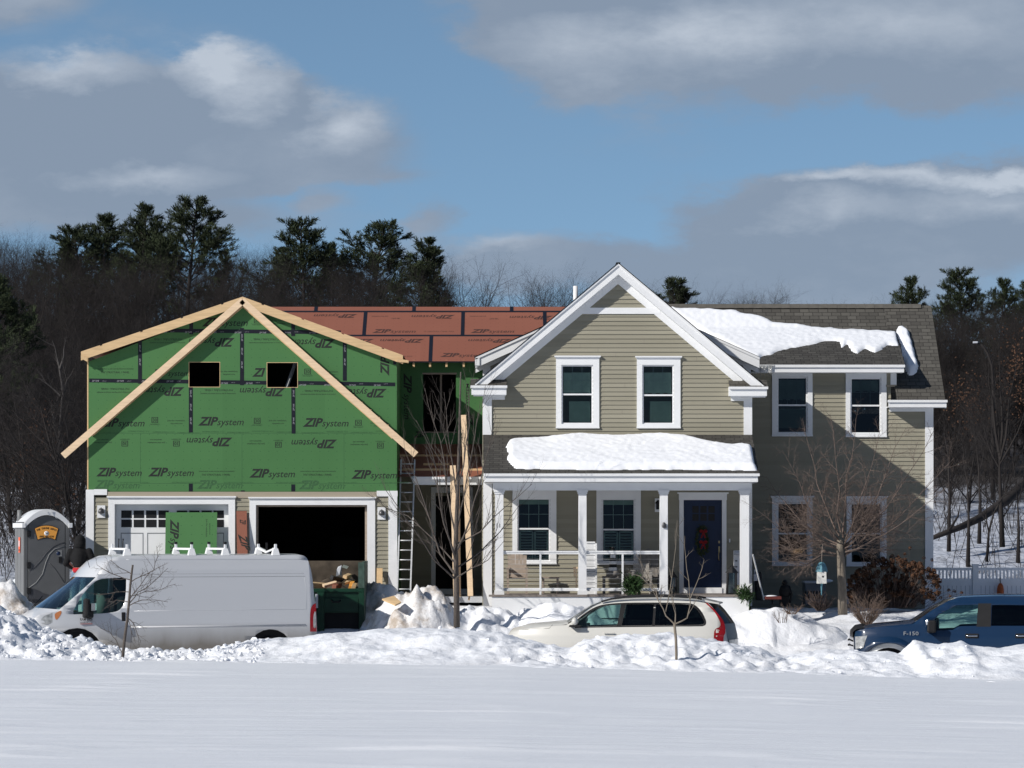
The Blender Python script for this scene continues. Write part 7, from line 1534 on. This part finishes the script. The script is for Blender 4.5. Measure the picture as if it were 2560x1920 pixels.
guided('ornamental_tree', 'spreading leafless ornamental tree in front of the shaded wing wall', YO, [(2107, 1537), (2106, 1480), (2103, 1420), (2101, 1390), (2100, 1350)], lim, 'bark_light', 'bark_ornamental', ORN, 33, .115, .05)
YS = 70.6
SP = dict(n=[4, 3, 2], jit=[.10, .12, .12], trop=[.08, .05, .04], side=[5, 4, 3], kids=[3, 2], start=[.3, .3], ang=[40, 40], ratio=[.5, .5], taper=[.3, .3], rr=[.75, .7], tip=.4, per_m=2.2, t0=.2, a=42, L=.42, r=.009)
guided('roadside_sapling', 'thin pale sapling with forked top in front of the SUV', YS, [(1690, 1684), (1691, 1640), (1690, 1600), (1687, 1570), (1686, 1558)],
       [(.018, (1686, 1560), (1665, 1540), (1645, 1500), (1640, 1470), (1610, 1420), (1590, 1385)), (.015, (1688, 1558), (1688, 1520), (1680, 1490), (1678, 1470)), (.017, (1688, 1560), (1718, 1545), (1726, 1510), (1722, 1450), (1714, 1390), (1712, 1340)), (.012, (1724, 1500), (1745, 1450), (1760, 1400)), (.010, (1664, 1530), (1680, 1440), (1690, 1360), (1694, 1300)), (.009, (1640, 1480), (1600, 1440), (1570, 1430)), (.008, (1645, 1500), (1618, 1455), (1600, 1400))], 'bark_light', 'bark_light', SP, 41, .028, .016)
YL = 73.2
SL_ = dict(n=[4, 3, 2], jit=[.12, .15, .15], trop=[.04, .02, .02], side=[5, 4, 3], kids=[4, 3], start=[.2, .2], ang=[45, 42], ratio=[.5, .5], taper=[.3, .3], rr=[.7, .7], tip=.35, per_m=7.5, t0=.12, a=45, L=.38, r=.006)
guided('roadside_sapling', 'small dark sapling with open twiggy crown in front of the white van', YL, [(306, 1652), (311, 1600), (318, 1550), (322, 1510), (326, 1460), (330, 1425), (332, 1412)],
       [(.013, (322, 1510), (345, 1480), (372, 1465), (400, 1440), (420, 1420)), (.012, (321, 1515), (355, 1500), (390, 1500), (420, 1505)), (.011, (325, 1480), (290, 1480), (265, 1485), (240, 1487)), (.011, (327, 1450), (295, 1440), (268, 1428), (242, 1412)), (.010, (329, 1435), (300, 1420), (275, 1400)), (.011, (327, 1455), (355, 1440), (385, 1425), (395, 1390), (392, 1365)), (.011, (323, 1500), (350, 1465), (375, 1430), (410, 1412)),
        (.012, (318, 1545), (335, 1560), (345, 1590), (352, 1605)), (.011, (309, 1640), (290, 1600), (275, 1580), (250, 1570)), (.008, (320, 1548), (328, 1580), (326, 1620)), (.010, (322, 1505), (290, 1500), (262, 1520)), (.010, (324, 1490), (360, 1480), (400, 1475), (440, 1460))], 'bark_maple', 'bark_maple', SL_, 55, .033, .012)
# ---- shrubs
def radial(name, label, c, r, h, n, seed, mat='bush_twig', cat='shrub'):
    rs = random.Random(seed); m = MB()
    for i in range(n):
        a = rs.uniform(0, 2 * PI); o = rs.random() ** .5; d = Vector((math.cos(a) * o * r / h, math.sin(a) * o * r / h * .7, 1)); L = h * rs.uniform(.6, 1.1); p, _ = segs(Vector(c) + Vector((math.cos(a) * .08, math.sin(a) * .08, -.05)), d, L, 4, .09, .0, rs); m.tube(p, [.009, .007, .005, .004, .002], 3, cap=False)
        for k in range(3): q = p[rs.randrange(1, 5)]; s, _ = segs(q, d + Vector((rs.gauss(0, .7), rs.gauss(0, .7), 0)), L * .35, 2, .15, 0, rs); m.tube(s, [.004, .003, .0015], 3, cap=False)
    return tag(m.build(name, mat), label, cat)
radial('twiggy_shrub', 'rounded bare twiggy shrub on the snow right of the ornamental tree', P(2166, 1558, 84.2), .55, .62, 110, 1); radial('twiggy_shrub', 'low reddish twig shrub in front of the grey outdoor unit', P(2052, 1522, 87.5), .42, .42, 80, 2, 'twig_red'); radial('twiggy_shrub', 'bare shrub at the edge of the shadow behind the ornamental tree', P(2170, 1515, 88.2), .6, .5, 80, 3, 'twig_red')
radial('twiggy_shrub', 'few bare twigs poking from the snow left of the ornamental tree', P(1956, 1552, 84.0), .30, .36, 9, 4, 'twig_red'); radial('twiggy_shrub', 'tiny bare twig tuft in the snow near the left twigs', P(1980, 1530, 84.9), .35, .25, 26, 9, 'bush_twig')
HB = empty('hydrangea_bush', P(2240, 1510, 89.0), 'big brown bush of dried flower heads against the right corner of the wing', 'shrub'); rs = random.Random(9); st_m = MB(); fl_m = MB()
def head(c, r):
    for _ in range(26):
        d = Vector((rs.gauss(0, 1), rs.gauss(0, 1), rs.gauss(.2, 1))).normalized(); q = c + d * r * rs.uniform(.6, 1.05); a = d.cross(Vector((rs.gauss(0, 1), rs.gauss(0, 1), rs.gauss(0, 1)))).normalized() * r * .38; b_ = d.cross(a).normalized() * r * .38; fl_m.add([q - a, q - b_, q + a, q + b_], [(0, 1, 2, 3)])
for i in range(330):
    u = rs.uniform(-1, 1); px = 2235 + u * 112; topv = interp([(2120, 1455), (2150, 1425), (2200, 1400), (2225, 1385), (2260, 1400), (2300, 1408), (2340, 1430), (2365, 1450)], px); py = topv + (1505 - topv) * rs.random() ** 1.3; d = 89.0 + rs.gauss(0, .38); c = P(px + rs.gauss(0, 3), py, d); head(c, rs.uniform(.05, .085))
    b0 = P(2225 + u * 60, 1520, 89 + rs.gauss(0, .2)); mid_ = b0.lerp(c, .5) + Vector((rs.gauss(0, .08), 0, .1)); st_m.tube([b0, mid_, c], [.008, .006, .004], 3, cap=False)
for px, py in ((2372, 1475), (2386, 1478), (2404, 1482), (2375, 1490), (2352, 1495), (2275, 1370), (2262, 1385), (2330, 1400), (2310, 1395), (2145, 1375), (2180, 1380)):
    c = P(px, py, 88.8); head(c, .045); b0 = P(2240 + (px - 2240) * .55, 1518, 89); st_m.tube([b0, b0.lerp(c, .5) + Vector((0, 0, .06)), c], [.006, .005, .003], 3, cap=False)
st_m.build('stem', 'twig_red', HB); fl_m.build('flower_heads', 'dried_flower', HB)
# ---- buoy bird house hanging from the tree, nest-like sprig
BH = empty('bird_house', P(2055, 1480, 84.9), 'white and blue buoy-shaped bird house hanging from the ornamental tree', 'bird house'); c = P(2054, 1436, 84.9); w = .105
m = MB(); m.add([c + Vector((x * w, y * w, z)) for x, y, z in ((-1, -1, -.21), (1, -1, -.21), (1, 1, -.21), (-1, 1, -.21), (-.95, -.95, .06), (.95, -.95, .06), (.95, .95, .06), (-.95, .95, .06))], [(0, 3, 2, 1), (4, 5, 6, 7), (0, 1, 5, 4), (1, 2, 6, 5), (2, 3, 7, 6), (3, 0, 4, 7)]); b_ = m.build('box', 'buoy_white', BH)
m = MB(); m.lathe([(w * 1.34, .06), (w * 1.15, .16), (w * .75, .25), (w * .35, .28), (0, .285)], c, 4, smooth=False); r_ = m.build('roof', 'buoy_blue', BH); 
m = MB(); m.lathe([(0, -w - .004), (.022, -w - .004), (.022, -w)], c + Vector((.02, 0, -.05)), 10, 'y'); m.build('entrance_hole', 'black_plastic', b_)
m = MB(); m.lathe([(.028, -.21), (.018, -.34), (.012, -.48), (0, -.48)], c, 8); m.build('stick', 'buoy_blue', BH); m = MB(); m.tube([c + Vector((0, 0, .28)), c + Vector((.01, 0, .55)), c + Vector((.04, 0, .80))], .008, 4); m.build('cord', 'weathered_wood', BH)
rs = random.Random(12); m = MB()
for i in range(90): p = P(1994 + rs.gauss(0, 6), 1378 + rs.gauss(0, 3), 84.6 + rs.gauss(0, .08)); d = Vector((rs.gauss(0, 1), rs.gauss(0, .4), rs.gauss(0, .35))).normalized() * .12; a = Vector((0, .3, .012)).normalized() * .014; m.add([p - a, p + a, p + d], [(0, 1, 2)])
tag(m.build('bird_nest', 'cardboard'), 'straw-coloured nest-like tuft caught in the ornamental tree branches', 'nest')
# ---- white fence and orange buoy
YFc = 95.; FE = empty('white_fence', P(2440, 1510, YFc), 'white vinyl fence with slotted top at the right behind the pickup', 'fence')
fz = lambda py: Z(py, YFc)
for a, b_ in ((2330, 2431), (2446, 2700)):
    m = MB(); m.pbox(a, b_, 1419, 1426, YFc, .03, .03); m.pbox(a, b_, 1446, 1463, YFc, .03, .03); m.pbox(a, b_, 1463, 1540, YFc, .012, .012)
    x = a + 7
    while x < b_ - 3: m.pbox(x, x + 4.6, 1426, 1446, YFc, .014, .014); x += 9.1
    x = a + 6
    pn = m.build('fence_panel', 'fence_vinyl', FE); m = MB()
    while x < b_: m.pbox(x, x + .7, 1464, 1530, YFc, .0135, 0); x += 11
    m.build('board_joint', 'unit_grey', pn)
for px in (2438.5, 2600): m = MB(); m.pbox(px - 7, px + 7, 1414, 1545, YFc, .07, .07); po = m.build('fence_post', 'fence_vinyl', FE); m = MB(); m.pbox(px - 8.5, px + 8.5, 1410, 1414.5, YFc, .085, .085); m.build('post_cap', 'fence_vinyl', po)
m = MB(); m.lathe([(0, -.32), (.085, -.30), (.09, .0), (.075, .09), (.035, .16), (0, .17)], P(2501, 1474, YFc - .15), 14); bu = m.build('body', 'buoy_orange'); bu.name = 'orange_buoy'; tag(bu, 'weathered orange lobster buoy hanging on the white fence', 'buoy'); m = MB(); m.tube([P(2501, 1459, YFc - .15), P(2500, 1444, YFc - .05)], .012, 4); m.build('cord', 'underbody', bu)
